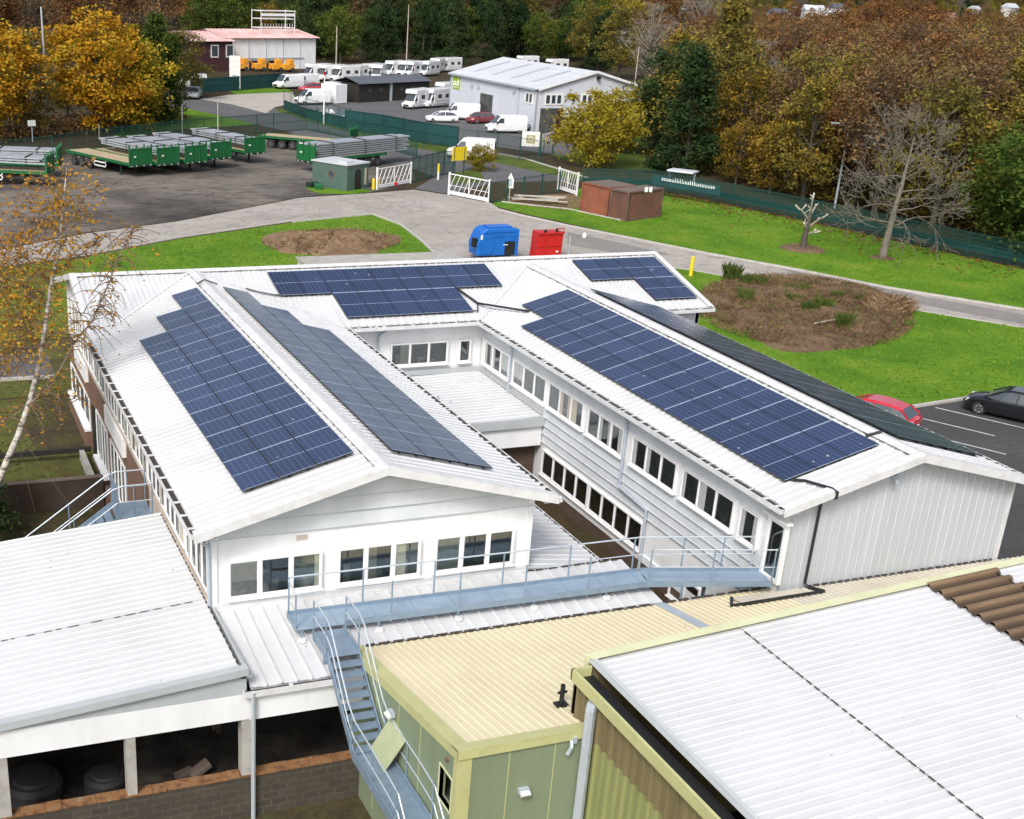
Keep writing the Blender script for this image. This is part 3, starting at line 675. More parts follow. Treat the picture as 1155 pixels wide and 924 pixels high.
# courtyard link
mb = MB(); mb.ribs((16.3,42.0,2.98), (16.3,48.2,3.05), (22.86,42.0,3.10), (22.86,48.2,3.16), .33, .03); off(mb, 'link_roof', 'roof_white_x')
mb = MB(); mb.box(16.25, 22.84, 41.86, 42.0, 2.74, 3.08); off(mb, 'fascia', 'clad_shed')
mb = MB(); mb.box(16.25, 22.84, 42.02, 42.2, 1.9, 2.74); off(mb, 'wall', 'white_paint')
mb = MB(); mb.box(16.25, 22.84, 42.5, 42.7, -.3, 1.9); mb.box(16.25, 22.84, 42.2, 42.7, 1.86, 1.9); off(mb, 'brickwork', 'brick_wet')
mb = MB(); mb.beam((22.8,42.1,3.2), (22.8,48.2,3.26), .09, .10); mb.beam((16.4,48.12,3.24), (22.8,48.12,3.24), .12, .2); off(mb, 'roof_flashing', 'clad_shed')
mb = MB(); mb.cyl((19.6,45.0,3.02), (19.6,45.0,3.25), .05, 8); mb.cyl((19.9,44.4,3.05), (19.9,44.4,3.2), .03, 8); off(mb, 'roof_vent', 'pipe_grey')

# ------------------------------------------------------------------ solar arrays
def pvmesh(name, L, W, long_u=True):
    me = bpy.data.meshes.new(name); t = .035; i = .014
    a, b = L/2-.005, W/2-.008
    v = [(-a,-b,0),(a,-b,0),(a,b,0),(-a,b,0),(-a,-b,t),(a,-b,t),(a,b,t),(-a,b,t),(-a+i,-b+i,t),(a-i,-b+i,t),(a-i,b-i,t),(-a+i,b-i,t)]
    f = [(8,9,10,11),(4,5,9,8),(5,6,10,9),(6,7,11,10),(7,4,8,11),(0,1,5,4),(1,2,6,5),(2,3,7,6),(3,0,4,7),(0,3,2,1)]
    me.from_pydata(v, [], f)
    for mm in ('pv_cells', 'pv_frame', 'pv_side'): me.materials.append(M[mm])
    me.polygons.foreach_set('material_index', [0,2,1,2,1,2,2,2,2,2])
    uv = me.uv_layers.new(name='UVMap'); q = [(0,0),(1,0),(1,1),(0,1)]
    for k, li in enumerate(me.polygons[0].loop_indices): uv.data[li].uv = q[k]
    return me
PVM = {}
def array(label, P0, along, up, cells, L, W):
    """P0 corner on the roof plane; along = long side of module, up = its short side; cells = [(i, j)]"""
    P0, along, up = Vector(P0), Vector(along).normalized(), Vector(up).normalized(); nr = along.cross(up).normalized()
    if nr.z < 0: nr = -nr
    if (L, W) not in PVM: PVM[(L, W)] = pvmesh('solar_panel', L, W)
    root = empty('solar_array', P0, label, 'solar array', 'solar arrays on the office roof')
    yy = nr.cross(along)
    rot = Matrix((along, yy, nr)).transposed().to_4x4()
    for i, j in cells:
        o = bpy.data.objects.new('solar_panel', PVM[(L, W)]); COL.objects.link(o)
        mtx = rot.copy(); mtx.translation = along*(L*(i+.5))+up*(W*(j+.5))+nr*.10
        o.parent = root; o.matrix_local = mtx
    # rails
    rb = MB(); 
    js = sorted({j for _, j in cells})
    for j in js:
        ii = [i for i, k in cells if k == j]; a, b = min(ii)*L, (max(ii)+1)*L
        for q in (.25, .75): rb.beam(P0+along*(a+.02)+up*(W*(j+q))+nr*.07, P0+along*(b-.02)+up*(W*(j+q))+nr*.07, .04, .05, up=nr)
    rb.build('mounting_rail', 'pv_side', root)
    return root
sl = (RZL-EV)/(XM-6.36); zl = lambda x: EV+(x-6.36)*sl
upL = Vector((1,0,sl)).normalized(); wL = (10.97-7.85)/3*math.sqrt(1+sl*sl)
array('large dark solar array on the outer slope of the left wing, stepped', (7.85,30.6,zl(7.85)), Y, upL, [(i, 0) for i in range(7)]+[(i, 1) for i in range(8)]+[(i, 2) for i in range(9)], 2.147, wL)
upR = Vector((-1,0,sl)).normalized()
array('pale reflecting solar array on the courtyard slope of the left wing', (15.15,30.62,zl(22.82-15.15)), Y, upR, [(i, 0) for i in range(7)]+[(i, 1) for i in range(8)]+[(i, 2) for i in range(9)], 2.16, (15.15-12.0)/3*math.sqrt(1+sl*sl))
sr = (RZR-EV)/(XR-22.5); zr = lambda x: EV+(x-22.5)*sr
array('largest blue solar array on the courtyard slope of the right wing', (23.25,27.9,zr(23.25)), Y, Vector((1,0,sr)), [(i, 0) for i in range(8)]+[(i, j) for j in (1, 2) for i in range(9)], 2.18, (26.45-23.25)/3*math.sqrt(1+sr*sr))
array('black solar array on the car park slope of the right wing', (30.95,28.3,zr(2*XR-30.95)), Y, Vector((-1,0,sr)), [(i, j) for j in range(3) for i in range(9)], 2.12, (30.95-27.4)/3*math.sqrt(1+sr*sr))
sc = (RZL-EV)/(YR-YV); zc = lambda y: EV+(y-YV)*sc
upC = Vector((0,1,sc)); kc = math.sqrt(1+sc*sc)
array('wide blue solar array on the cross wing with a shorter lower row', (14.5,48.22,zc(48.22)), upC, X, [(1, j) for j in range(9)]+[(0, j) for j in range(2, 7)], 2.05*kc, 1.13)
array('small solar array at the far right end of the cross wing roof', (29.15,48.38,zc(48.38)), upC, X, [(1, j) for j in range(4)]+[(0, 2), (0, 3)], 1.98*kc, 1.105)
# ------------------------------------------------------------------ low linking building in front of the left wing
annex = empty('link_building', (12, 28, -1.2), 'low white ribbed-roof link building in front of the gabled wing, under the steel walkway', 'building')
an = lambda mb, name, mat, **k: mb.build(name, mat, annex, **k)
za = lambda y: 2.90-(29.9-y)*.10
mb = MB(); PR = ((0,0),(.015,1),(.055,1),(.07,0),(1,0))
mb.ribs((6.95,29.88,za(29.88)), (10.1,29.88,za(29.88)), (6.95,26.35,za(26.35)), (10.1,26.35,za(26.35)), .42, .05, PR)
mb.ribs((10.1,29.88,za(29.88)), (19.35,29.88,za(29.88)), (10.1,27.45,za(27.45)), (19.35,27.45,za(27.45)), .42, .05, PR)
an(mb, 'roof', 'roof_white_y')
mb = MB(); mb.ribs((16.22,29.95,2.96), (16.22,41.8,2.96), (18.95,29.95,2.62), (18.95,41.8,2.62), .33, .035); an(mb, 'roof', 'roof_white_x')
mb = MB(); mb.dashes((7.1,29.85,za(29.85)+.032), (19.2,29.85,za(29.85)+.032), Y, (.28,.36), (.07,.13), .07); an(mb, 'roof_gap', 'gutter_dark')
gutter(annex, (18.95,29.95,2.6), (18.95,41.8,2.6), X, .6, jitter=1, w=.14)
gutter(annex, (6.75,26.36,2.53), (10.12,26.36,2.53), -Y, 3, w=.13, d=.16)
mb = MB(); mb.dashes((6.95,26.34,za(26.35)+.03), (10.05,26.34,za(26.35)+.03), Y-Z*.5, (.25,.4), (.2,.5), .05); an(mb, 'roof_gap', 'gutter_dark')
mb = MB(); mb.box(6.9, 10.1, 26.40, 26.46, 1.62, 2.42); an(mb, 'fascia', 'white_paint')
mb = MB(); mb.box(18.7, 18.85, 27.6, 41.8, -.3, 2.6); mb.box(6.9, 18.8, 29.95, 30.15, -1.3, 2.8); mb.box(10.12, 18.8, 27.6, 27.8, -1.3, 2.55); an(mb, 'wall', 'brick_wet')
pipe(annex, [(6.98,26.26,2.5), (6.98,26.28,2.3), (6.98,26.28,-1.32)], .06, 'galv_pale')
mb = MB(); mb.box(6.70, 6.98, 26.4, 29.9, 2.84, 2.9); an(mb, 'roof_flashing', 'trim_white')

# ------------------------------------------------------------------ open-sided shed on the left
shed = empty('open_shed', (0, 31, -1.3), 'open-fronted shed with large white ribbed roof, concrete posts and dark block wall', 'shed')
sh = lambda mb, name, mat, **k: mb.build(name, mat, shed, **k)
zs = lambda x: 2.57+(x-1.0)*.0884
mb = MB()
mb.ribs((-12,26.35,zs(-12)), (-12,30.35,zs(-12)), (6.70,26.35,zs(6.7)), (6.70,30.35,zs(6.7)), .31, .026)
mb.ribs((-12,30.3,zs(-12)+.03), (-12,36.4,zs(-12)+.03), (6.70,30.3,zs(6.7)+.03), (6.70,36.4,zs(6.7)+.03), .31, .026)
sh(mb, 'roof', 'roof_white_x')
mb = MB(); mb.dashes((-12,30.285,zs(-12)+.045), (6.6,30.285,zs(6.6)+.045), Y+Z*.6, (.06,.3), (.08,.32), .028, .005); sh(mb, 'roof_gap', 'gutter_dark')
mb = MB(); mb.dashes((6.68,26.6,zs(6.68)+.075), (6.68,36.2,zs(6.68)+.08), X, (.1,.22), (.08,.2), .05, .006); sh(mb, 'roof_gap', 'gutter_dark')
mb = MB(); mb.prism([(-12,26.33,zs(-12)+.08), (6.86,26.33,zs(6.86)+.08), (6.86,26.33,zs(6.86)-.10), (-12,26.33,zs(-12)-.10)], (0,-.07,0)); mb.prism([(-12,26.26,zs(-12)+.082), (6.86,26.26,zs(6.86)+.082), (6.86,26.5,zs(6.86)+.082), (-12,26.5,zs(-12)+.082)], (0,0,.012)); sh(mb, 'bargeboard', 'clad_shed')
mb = MB(); mb.prism([(-12,26.40,2.38), (6.84,26.40,2.38), (6.84,26.40,zs(6.84)), (1.0,26.40,2.50), (-12,26.40,2.39)], (0,.05,0)); mb.box(6.80, 6.86, 26.44, 29.9, 2.5, 3.06); sh(mb, 'gable_cladding', 'clad_shed')
mb = MB(); mb.box(-12, 6.9, 26.39, 26.46, 1.66, 2.38); sh(mb, 'fascia', 'white_paint')
for x0, x1 in ((.80,1.08), (3.84,4.08), (6.72,7.0), (-2.9,-2.6), (10.05,10.3)):
    mb = MB(); mb.box(x0, x1, 26.42, 26.78, -.02, 1.7); sh(mb, 'post', 'concrete')
mb = MB(); mb.box(-12, 10.35, 26.42, 26.72, -1.5, -.06); sh(mb, 'block_wall', 'block_dark')
mb = MB()
x = -12
while x < 10.3:
    w = random.uniform(.3, .9); mb.box(x, x+w-.01, 26.40-random.uniform(0,.02), 26.74, -.06, random.uniform(-.035, .01)); x += w
sh(mb, 'wall_coping', 'rust_cap')
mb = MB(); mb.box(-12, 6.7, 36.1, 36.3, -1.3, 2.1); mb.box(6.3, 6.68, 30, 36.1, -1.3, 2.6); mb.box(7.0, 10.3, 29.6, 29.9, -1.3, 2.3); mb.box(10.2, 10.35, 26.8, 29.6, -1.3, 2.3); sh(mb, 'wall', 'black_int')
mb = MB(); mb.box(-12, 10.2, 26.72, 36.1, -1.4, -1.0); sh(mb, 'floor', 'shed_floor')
def blackdrum(loc, r, h, label):
    t = empty('black_drum', loc, label, 'drum', 'things stored in the open shed')
    mb = MB(); x, y, z = loc
    mb.tube([(x,y,z), (x,y,z+h*.75), (x,y,z+h)], [r, r, r*.86], 24); mb.build('drum_body', 'rubber', t, smooth=False)
    mb = MB(); mb.tube([(x,y,z+h), (x,y,z+h+.06)], [r*.7, r*.62], 24); mb.build('lid', 'rubber', t)
blackdrum((1.75,28.5,-1.0), .75, .55, 'larger round black drum on the shed floor beside the leftmost post')
blackdrum((3.55,28.3,-1.0), .55, .45, 'smaller black drum on the shed floor left of the middle post')
mb = MB(); mb.obox((6.0,28.1,-.78), (.6,.36,.10), ux=Vector((.85,.2,.45)).normalized(), uy=Vector((-.2,.97,0)).normalized(), uz=Vector((-.45,-.1,.88)).normalized()); mb.obox((5.62,28.2,-.92), (.5,.3,.16), rz=.4)
tag(mb.build('rubble_slab', 'sheet_brown'), 'broken concrete slab lying in the dark shed behind the block wall', 'rubble')

# ------------------------------------------------------------------ cream-roofed sage building
yb = empty('sage_building', (12, 23, -1.3), 'low sage green clad building with a cream ribbed roof beside the steel stair', 'building')
yy = lambda mb, name, mat, **k: mb.build(name, mat, yb, **k)
zy = lambda y: 2.63+(27.35-y)*.178
mb = MB(); PR2 = ((0,0),(.70,0),(.76,1),(.92,1),(.98,0),(1,0))
mb.ribs((10.18,20.72,zy(20.72)), (13.45,20.72,zy(20.72)), (10.18,27.4,zy(27.4)), (13.45,27.4,zy(27.4)), .205, .026, PR2)
mb.ribs((13.45,21.6,zy(21.6)), (19.05,21.6,zy(21.6)), (13.45,27.4,zy(27.4)), (19.05,27.4,zy(27.4)), .205, .026, PR2)
mb.ribs((19.35,21.6,zy(21.6)), (22.86,21.6,zy(21.6)), (19.35,27.4,zy(27.4)), (22.86,27.4,zy(27.4)), .205, .026, PR2)
yy(mb, 'roof', 'roof_cream')
roofmat('roof_stone', (.60, .56, .47), (.42, .36, .27), (7, .4, 1), .5, .6)
mb = MB(); mb.ribs((22.86,21.6,zy(21.6)), (33.5,21.6,zy(21.6)), (22.86,27.02,zy(27.02)), (33.5,27.02,zy(27.02)), .205, .026, PR2); yy(mb, 'roof', 'roof_stone')
mb = MB(); mb.prism([(19.05,27.4,zy(27.4)+.02), (19.35,27.4,zy(27.4)+.02), (19.35,21.6,zy(21.6)+.02), (19.05,21.6,zy(21.6)+.02)], (0,0,.025)); yy(mb, 'roof_joint', 'pipe_grey')
for x0, x1, y, a, b in ((10.25,19.0,27.40,(.28,.34),(.08,.12)), (19.4,22.8,27.40,(.28,.34),(.08,.12)), (24.0,31.0,27.03,(.15,.22),(.06,.12))):
    mb = MB(); mb.dashes((x0,y,zy(y)+.055), (x1,y,zy(y)+.055), Y+Z*.4, a, b, .08, .008); yy(mb, 'roof_gap', 'gutter_dark')
mb = MB()
mb.prism([(9.86,20.45,zy(20.45)+.06), (10.2,20.45,zy(20.45)+.06), (10.2,27.4,zy(27.4)+.06), (9.86,27.4,zy(27.4)+.06)], (0,0,.03))
mb.prism([(9.86,20.45,zy(20.45)-.16), (9.86,20.45,zy(20.45)+.06), (9.86,27.4,zy(27.4)+.06), (9.86,27.4,zy(27.4)-.16)], (.04,0,0))
mb.box(9.86, 13.3, 20.43, 20.47, zy(20.45)-.14, zy(20.45)+.06); mb.prism([(9.86,20.43,zy(20.43)+.062), (13.3,20.43,zy(20.43)+.062), (13.3,20.78,zy(20.78)+.062), (9.86,20.78,zy(20.78)+.062)], (0,0,.03))
yy(mb, 'roof_edge', 'cap_olive')
# walls with an open hatch at the corner
mb = MB()
HY0, HY1, HZ0, HZ1 = 20.72, 21.38, 2.18, 3.02
mb.box(9.9, 10.05, HY1, 27.3, -1.4, 2.6)
mb.prism([(9.9,HY1,2.6), (9.9,27.3,2.6), (9.9,27.3,zy(27.3)), (9.9,HY1,zy(HY1))], (.15,0,0))
mb.box(9.9, 10.05, 20.5, HY0, -1.4, zy(20.7)); mb.box(9.9, 10.05, HY0, HY1, -1.4, HZ0); mb.box(9.9, 10.05, HY0, HY1, HZ1, zy(21.1))
mb.box(10.05, 13.05, 20.5, 20.65, -1.4, zy(20.6))
yy(mb, 'wall', 'wall_sage')
mb = MB()
for y in (22.55, 23.9, 25.4): mb.box(9.893, 9.902, y, y+.018, -1, zy(y)-.16)
for x in (11.1, 12.2): mb.box(x, x+.02, 20.493, 20.502, -1, 3.7)
yy(mb, 'wall_joint', 'cap_olive')
mb = MB(); mb.box(9.88, 10.22, 20.48, 20.5, -1.4, zy(20.5)-.1); mb.box(9.88, 9.9, 20.5, 20.68, -1.4, zy(20.5)-.12); yy(mb, 'corner_trim', 'cap_olive')
mb = MB(); mb.box(10.06, 10.9, 20.66, 22.0, 2.0, 2.02); mb.box(10.88, 10.9, 20.66, 22.0, 2, 3.1); mb.box(10.06, 10.9, 21.9, 22.0, 2, 3.1); mb.box(10.06, 10.9, 20.66, 22.0, 3.1, 3.12); yy(mb, 'hatch_interior', 'dark_int')
mb = MB(); 
for a, b, c, d in ((HY0-.03,HY0,HZ0-.03,HZ1+.03), (HY1,HY1+.03,HZ0-.03,HZ1+.03), (HY0,HY1,HZ0-.03,HZ0), (HY0,HY1,HZ1,HZ1+.03)): mb.box(9.875, 10.0, a, b, c, d)
yy(mb, 'hatch_frame', 'cap_pale')
mb = MB(); mb.cyl((9.9,21.0,3.38), (9.84,21.0,3.38), .05, 10); yy(mb, 'bell', 'rust_dark')
def floodlamp(loc, n, u):
    loc, n, u = Vector(loc), Vector(n), Vector(u)
    mb = MB(); mb.obox(loc+n*.05, (.24,.10,.13), ux=u, uy=n, uz=Z); b = mb.build('wall_lamp', 'pipe_grey', yb)
    mb = MB(); a = (n*.8-Z*.5).normalized(); mb.obox(loc+n*.14-Z*.03, (.22,.12,.09), ux=u, uy=a, uz=u.cross(a)); mb.build('lamp_glass', 'lens', b)
floodlamp((11.5,20.49,2.62), -Y, X); floodlamp((9.88,24.2,2.62), -X, Y)
mb = MB(); mb.tube([(12.55,20.42,3.72), (12.52,20.34,3.6), (12.45,20.36,3.42)], .045, 7); mb.obox((12.62,20.44,3.72), (.1,.1,.16)); yy(mb, 'wall_spout', 'galv_pale')
# flat hatch cover by the door with black edging
mb = MB(); mb.prism([(21.3,26.5,zy(26.5)+.045), (23.6,26.5,zy(26.5)+.045), (23.6,26.95,zy(26.95)+.045), (21.3,26.95,zy(26.95)+.045)], (0,0,.02)); yy(mb, 'roof_patch', 'roof_stone')
mb = MB(); mb.tube([(21.3,26.95,zy(26.95)+.06), (20.9,26.4,zy(26.4)+.06), (21.3,26.35,zy(26.35)+.06), (24.1,26.42,zy(26.42)+.06), (23.95,26.9,zy(26.9)+.06)], .055, 6); yy(mb, 'cable_duct', 'cable_black')
mb = MB(); mb.cyl((13.1,21.95,zy(21.95)), (13.1,21.95,4.15), .055, 10); mb.box(12.95, 13.25, 21.83, 22.07, zy(21.95)+.02, zy(21.95)+.06); mb.beam((12.98,21.95,3.95), (13.22,21.95,3.95), .04, .05)
yy(mb, 'vent_post', 'black')

# ------------------------------------------------------------------ large industrial hall at lower right
hall = empty('industrial_hall', (22, 14, -1.3), 'large hall at lower right with white ribbed roof, brown rooflight strip and olive ribbed wall', 'building')
hh = lambda mb, name, mat, **k: mb.build(name, mat, hall, **k)
zh = lambda x: 5.0+(x-13.55)*.066
YB = 21.55
def hr(x0, x1, mat, pit=.23, dz=0.0, prh=None, hh_=.024):
    mb = MB(); n = pit; PRH = ((0,0),(.80,0),(.84,1),(.94,1),(.98,0),(1,0))
    mb.ribs((x0,-2,zh(x0)+dz), (x0,YB,zh(x0)+dz), (x1,-2,zh(x1)+dz), (x1,YB,zh(x1)+dz), pit, hh_, prh or PRH); hh(mb, 'roof', mat)
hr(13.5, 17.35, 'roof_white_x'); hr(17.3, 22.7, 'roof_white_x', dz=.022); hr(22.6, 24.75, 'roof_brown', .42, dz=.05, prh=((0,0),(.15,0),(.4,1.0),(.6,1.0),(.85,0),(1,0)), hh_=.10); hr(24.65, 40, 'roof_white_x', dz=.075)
for x, dz, a, b, w in ((17.27,.052,(.12,.24),(.06,.14),.03), (24.62,.115,(.14,.18),(.22,.26),.06), (22.57,.085,(.10,.14),(.26,.32),.05)):
    mb = MB(); mb.dashes((x,-2,zh(x)+dz), (x,YB-.25,zh(x)+dz), X+Z*.4, a, b, w, .004); hh(mb, 'roof_gap', 'gutter_dark')
mb = MB(); mb.prism([(13.35,YB-.05,zh(13.35)+.10), (40,YB-.05,zh(40)+.16), (40,YB-.05,zh(40)-.25), (13.35,YB-.05,zh(13.35)-.25)], (0,.09,0)); mb.prism([(13.4,YB-.2,zh(13.4)+.09), (40,YB-.2,zh(40)+.15), (40,YB+.06,zh(40)+.15), (13.4,YB+.06,zh(13.4)+.09)], (0,0,.02)); hh(mb, 'verge_cap', 'cap_pale')
mb = MB(); mb.prism([(13.46,-2,5.05), (13.46,YB,5.05), (13.42,YB,4.95), (13.42,-2,4.95)], (-.01,0,.01)); mb.prism([(13.46,-2,5.05),(13.46,YB+.12,5.05),(13.53,YB+.12,5.08),(13.53,-2,5.08)], (0,0,.015)); hh(mb, 'eave_flashing', 'clad_shed')
mb = MB(); mb.box(12.86, 12.93, -2, YB-.28, 4.72, 4.99); mb.box(12.86, 13.35, YB-.32, YB-.26, 4.72, 4.99); mb.box(12.9, 13.4, -2, YB-.3, 4.66, 4.69); hh(mb, 'gutter', 'cap_olive')
mb = MB(); mb.box(12.935, 13.40, -2, YB-.33, 4.70, 4.76); hh(mb, 'gutter_lining', 'black')
mb = MB()
y = -2
while y < YB-.5:
    mb.add([(13.1,y,-1.4),(13.1,y+.20,-1.4),(13.04,y+.22,-1.4),(13.04,y+.29,-1.4),(13.1,y+.31,-1.4),(13.1,y,3.72),(13.1,y+.20,3.72),(13.04,y+.22,3.72),(13.04,y+.29,3.72),(13.1,y+.31,3.72)], [(i,i+1,i+6,i+5) for i in range(4)]); y += .31
hh(mb, 'wall', 'wall_olive')
mb = MB()
y = -2
while y < YB-.5:
    mb.add([(13.08,y,3.66),(13.08,y+.20,3.66),(13.02,y+.22,3.66),(13.02,y+.29,3.66),(13.08,y+.31,3.66),(13.08,y,4.66),(13.08,y+.20,4.66),(13.02,y+.22,4.66),(13.02,y+.29,4.66),(13.08,y+.31,4.66)], [(i,i+1,i+6,i+5) for i in range(4)]); y += .31
hh(mb, 'eave_shade_cladding', 'wall_tan')  # tan sheet over the wall top, coloured for the eave's shade
mb = MB(); mb.box(13.12, 13.3, -2, YB, -1.4, 4.65); mb.box(13.42, 40, YB-.2, YB-.05, -1.4, 4.9); mb.box(13.12, 13.42, YB-.2, YB-.05, -1.4, 4.65); hh(mb, 'wall_core', 'wall_tan')
pipe(hall, [(12.9,20.32,4.68), (12.86,20.30,4.5), (12.86,20.30,-1.3)], .12, 'galv_pale')

# ------------------------------------------------------------------ steel walkway
walk = empty('steel_walkway', (14, 28.5, 2.6), 'long blue-grey galvanised steel walkway with handrails crossing the low roof to the wing door', 'walkway')
wk = lambda mb, name, mat='galv_blue', **k: mb.build(name, mat, walk, **k)
FZ = 3.02; T = .02
P1, P2, P3 = Vector((8.62,28.55,FZ)), Vector((19.2,28.35,FZ)), Vector((22.72,27.34,FZ+.03))
def side(p, q, off_): 
    d = (q-p).normalized(); return Vector((-d.y, d.x, 0))*off_
nn1, nn2 = side(P1,P2,.44), side(P2,P3,.46)
mb = MB()
mb.prism([P1-nn1, P2-nn1, P2+nn1, P1+nn1], (0,0,-.03)); mb.prism([P2-nn1, P2+nn2*0-nn2, P3-nn2, P3+nn2, P2+nn2], (0,0,-.031)); mb.prism([P2+nn1,P2+nn2,P2], (0,0,-.029))
wk(mb, 'deck_plate', 'deck_blue')
mb = MB(); k = 0
p = Vector(P1)
while (p-P1).length < (P2-P1).length-.3:     # plate joints
    p = p+(P2-P1).normalized()*1.15; mb.beam(p-nn1*.96+Z*.004, p+nn1*.96+Z*.004, .02, .008)
wk(mb, 'plate_joint', 'galv_blue')
for s, a, b in ((1, P1, P2), (1, P2, P3), (-1, Vector((9.95,28.52,FZ)), P2), (-1, P2, P3)):
    n_ = (nn1 if b is P2 else nn2)*s; mb = MB(); mb.beam(a+n_+Z*.02, b+n_+Z*.02, .025, .17); wk(mb, 'kick_plate')
mb = MB(); mb.beam(P1+nn1+Z*.02, P1-nn1+Z*.02, .025, .17); wk(mb, 'kick_plate')
mb = MB()
def posts(a, b, n_, cnt, h=1.1, r=.024, skip=0):
    for i in range(skip, cnt):
        q = a.lerp(b, (i+.02)/max(1, cnt-1)*.98)+n_; p_ = MB(); p_.tube([q-Z*.1, q+Z*h], r, 6); wk(p_, 'post', 'galv_blue')
posts(P1, P2, nn1, 6); posts(P1+(P2-P1)*.245, P2, -nn1, 5); posts(P2, P3, nn2, 4, skip=1); posts(P2, P3, -nn2, 3, skip=1)
a1, a2, a3 = P1+nn1+Z*1.1, P2+nn1+Z*1.1, P3+nn2+Z*1.1-(P3-P2).normalized()*.35
mb = MB(); mb.tube([P1-nn1*.6+Z*1.0, P1+nn1*.7+Z*1.08, P1+nn1+Z*1.1+X*.1, a2, a3-(P3-P2).normalized()*.1, a3-Z*.08, a3-Z*1.0], .024, 6); wk(mb, 'handrail', 'galv_pale')
mb = MB(); mb.tube([P1+nn1+Z*.55, P2+nn1+Z*.55, a3-Z*.55], .017, 6); wk(mb, 'mid_rail', 'galv_pale')
mb = MB(); mb.tube([P2-nn1+Z*1.1, P3-nn2+Z*1.1], .022, 6); mb.tube([P2-nn1+Z*.55, P3-nn2+Z*.55], .017, 6); wk(mb, 'handrail', 'galv_pale')
mb = MB(); mb.tube([P1-nn1*.9+Z*0, P1-nn1*.9+Z*.98], .024, 6); wk(mb, 'post', 'galv_blue')
for x in (8.75, 10.9, 13.2, 15.5, 17.8):
    for o in (-.4, .4):
        y = 28.45+o; mb = MB(); mb.beam((x,y,za(y)+.06), (x,y,FZ-.03), .05, .05); l = wk(mb, 'support_leg'); 
        if o < 0 or x < 9:
            mb = MB(); mb.tube([(x,y-.06,za(y)+.01), (x,y-.06,za(y)+.09)], [.13,.10], 10); mb.build('foot_pad', 'foot_white', l)
mb = MB(); mb.beam((21.0,27.9,1.0), (21.0,27.9,FZ), .08, .08); mb.beam((20.0,27.55,.2), (20.0,27.55,FZ), .06, .06); wk(mb, 'support_leg')

# ------------------------------------------------------------------ steel stair down from the walkway
stair = empty('steel_stair', (9.45, 26, -1.3), 'blue-grey steel stair with double white handrails dropping from the walkway beside the sage wall', 'stair')
st = lambda mb, name, mat='galv_blue', **k: mb.build(name, mat, stair, **k)
SX0, SX1 = 9.02, 9.84; TY, TZ = 26.55, FZ-.02
mb = MB(); mb.box(SX0, SX1, TY, 27.9, TZ-.03, TZ); st(mb, 'landing')
NS = 9; RS, GO = .172, .222
for i in range(NS):
    y = TY-GO*(i+.5); z = TZ-RS*(i+1); mb = MB(); mb.box(SX0+.03, SX1-.03, y-GO*.62, y+GO*.5, z-.03, z); mb.box(SX0+.03, SX1-.03, y-GO*.62-.012, y-GO*.62, z-.045, z+.004); st(mb, 'tread')
LZ = TZ-RS*(NS+1)+.1; LY = TY-GO*NS
mb = MB(); mb.box(SX0, SX1, 21.6, LY+.02, LZ-.03, LZ); st(mb, 'landing')
mb = MB(); mb.box(SX0+.04, SX1-.04, 21.7, LY-.1, LZ+.003, LZ+.01); st(mb, 'tread_plate', 'galv_pale' if False else 'galv_blue')
for x in (SX0, SX1):
    mb = MB(); mb.prism([(x-.015,TY+.1,TZ+.06), (x-.015,TY+.1,TZ-.22), (x-.015,LY,LZ-.16), (x-.015,LY,LZ+.14)], (.03,0,0)); mb.prism([(x-.015,TY+.1,TZ-.2), (x-.015,27.9,TZ-.2), (x-.015,27.9,TZ+.08), (x-.015,TY+.1,TZ+.08)], (.03,0,0)); mb.box(x-.016, x+.016, 21.6, LY, LZ-.16, LZ+.13); st(mb, 'stringer')
# lower flight beyond the frame
for i in range(9):
    y = 21.6-GO*(i+.5); z = LZ-RS*(i+1); mb = MB(); mb.box(SX0+.03, SX1-.03, y-.13, y+.11, z-.03, z); st(mb, 'tread')
for x in (SX0, SX1): mb = MB(); mb.prism([(x-.015,21.6,LZ+.12), (x-.015,21.6,LZ-.2), (x-.015,19.6,LZ-1.75), (x-.015,19.6,LZ-1.45)], (.03,0,0)); st(mb, 'stringer')
for y in (26.9, 21.8):
    for x in (SX0, SX1):
        zz = TZ if y > 26 else LZ; mb = MB(); mb.beam((x,y,-1.3), (x,y,zz-.1), .07, .07) if y < 26 else mb.beam((x,y,za(y)), (x,y,zz-.1), .07, .07); st(mb, 'support_leg')
for x in (SX0, SX1):
    o = -.03 if x == SX0 else .03; xx = x+o
    tp = [(xx,27.8,TZ+1.0), (xx,26.75,TZ+1.0), (xx,26.35,TZ+.86), (xx,LY+.35,LZ+1.22), (xx,LY-.1,LZ+1.02), (xx,22.3,LZ+1.0), (xx,21.5,LZ+.95), (xx,19.7,LZ-.55)]
    mb = MB(); mb.tube(tp, .021, 6); st(mb, 'handrail', 'galv_pale')
    mb = MB(); mb.tube([(q[0],q[1],q[2]-.48) for q in tp], .018, 6); st(mb, 'mid_rail', 'galv_pale')
    for y, z in ((27.8,TZ), (26.75,TZ), (LY+.1,LZ+.1), (23.2,LZ), (21.6,LZ)):
        mb = MB(); mb.tube([(xx,y,z-.1), (xx,y,z+1.0)], .022, 6); st(mb, 'post')
mb = MB(); n_ = Vector((-.8,0,.34)).normalized(); mb.prism([(9.92,24.35,LZ+1.06), (9.90,23.35,LZ+1.0), (9.48,23.6,LZ+.02), (9.50,24.6,LZ+.06)], n_*.03)
tag(mb.build('leaning_board', 'board_sage'), 'pale green flat board leaning against the stair handrail', 'board')

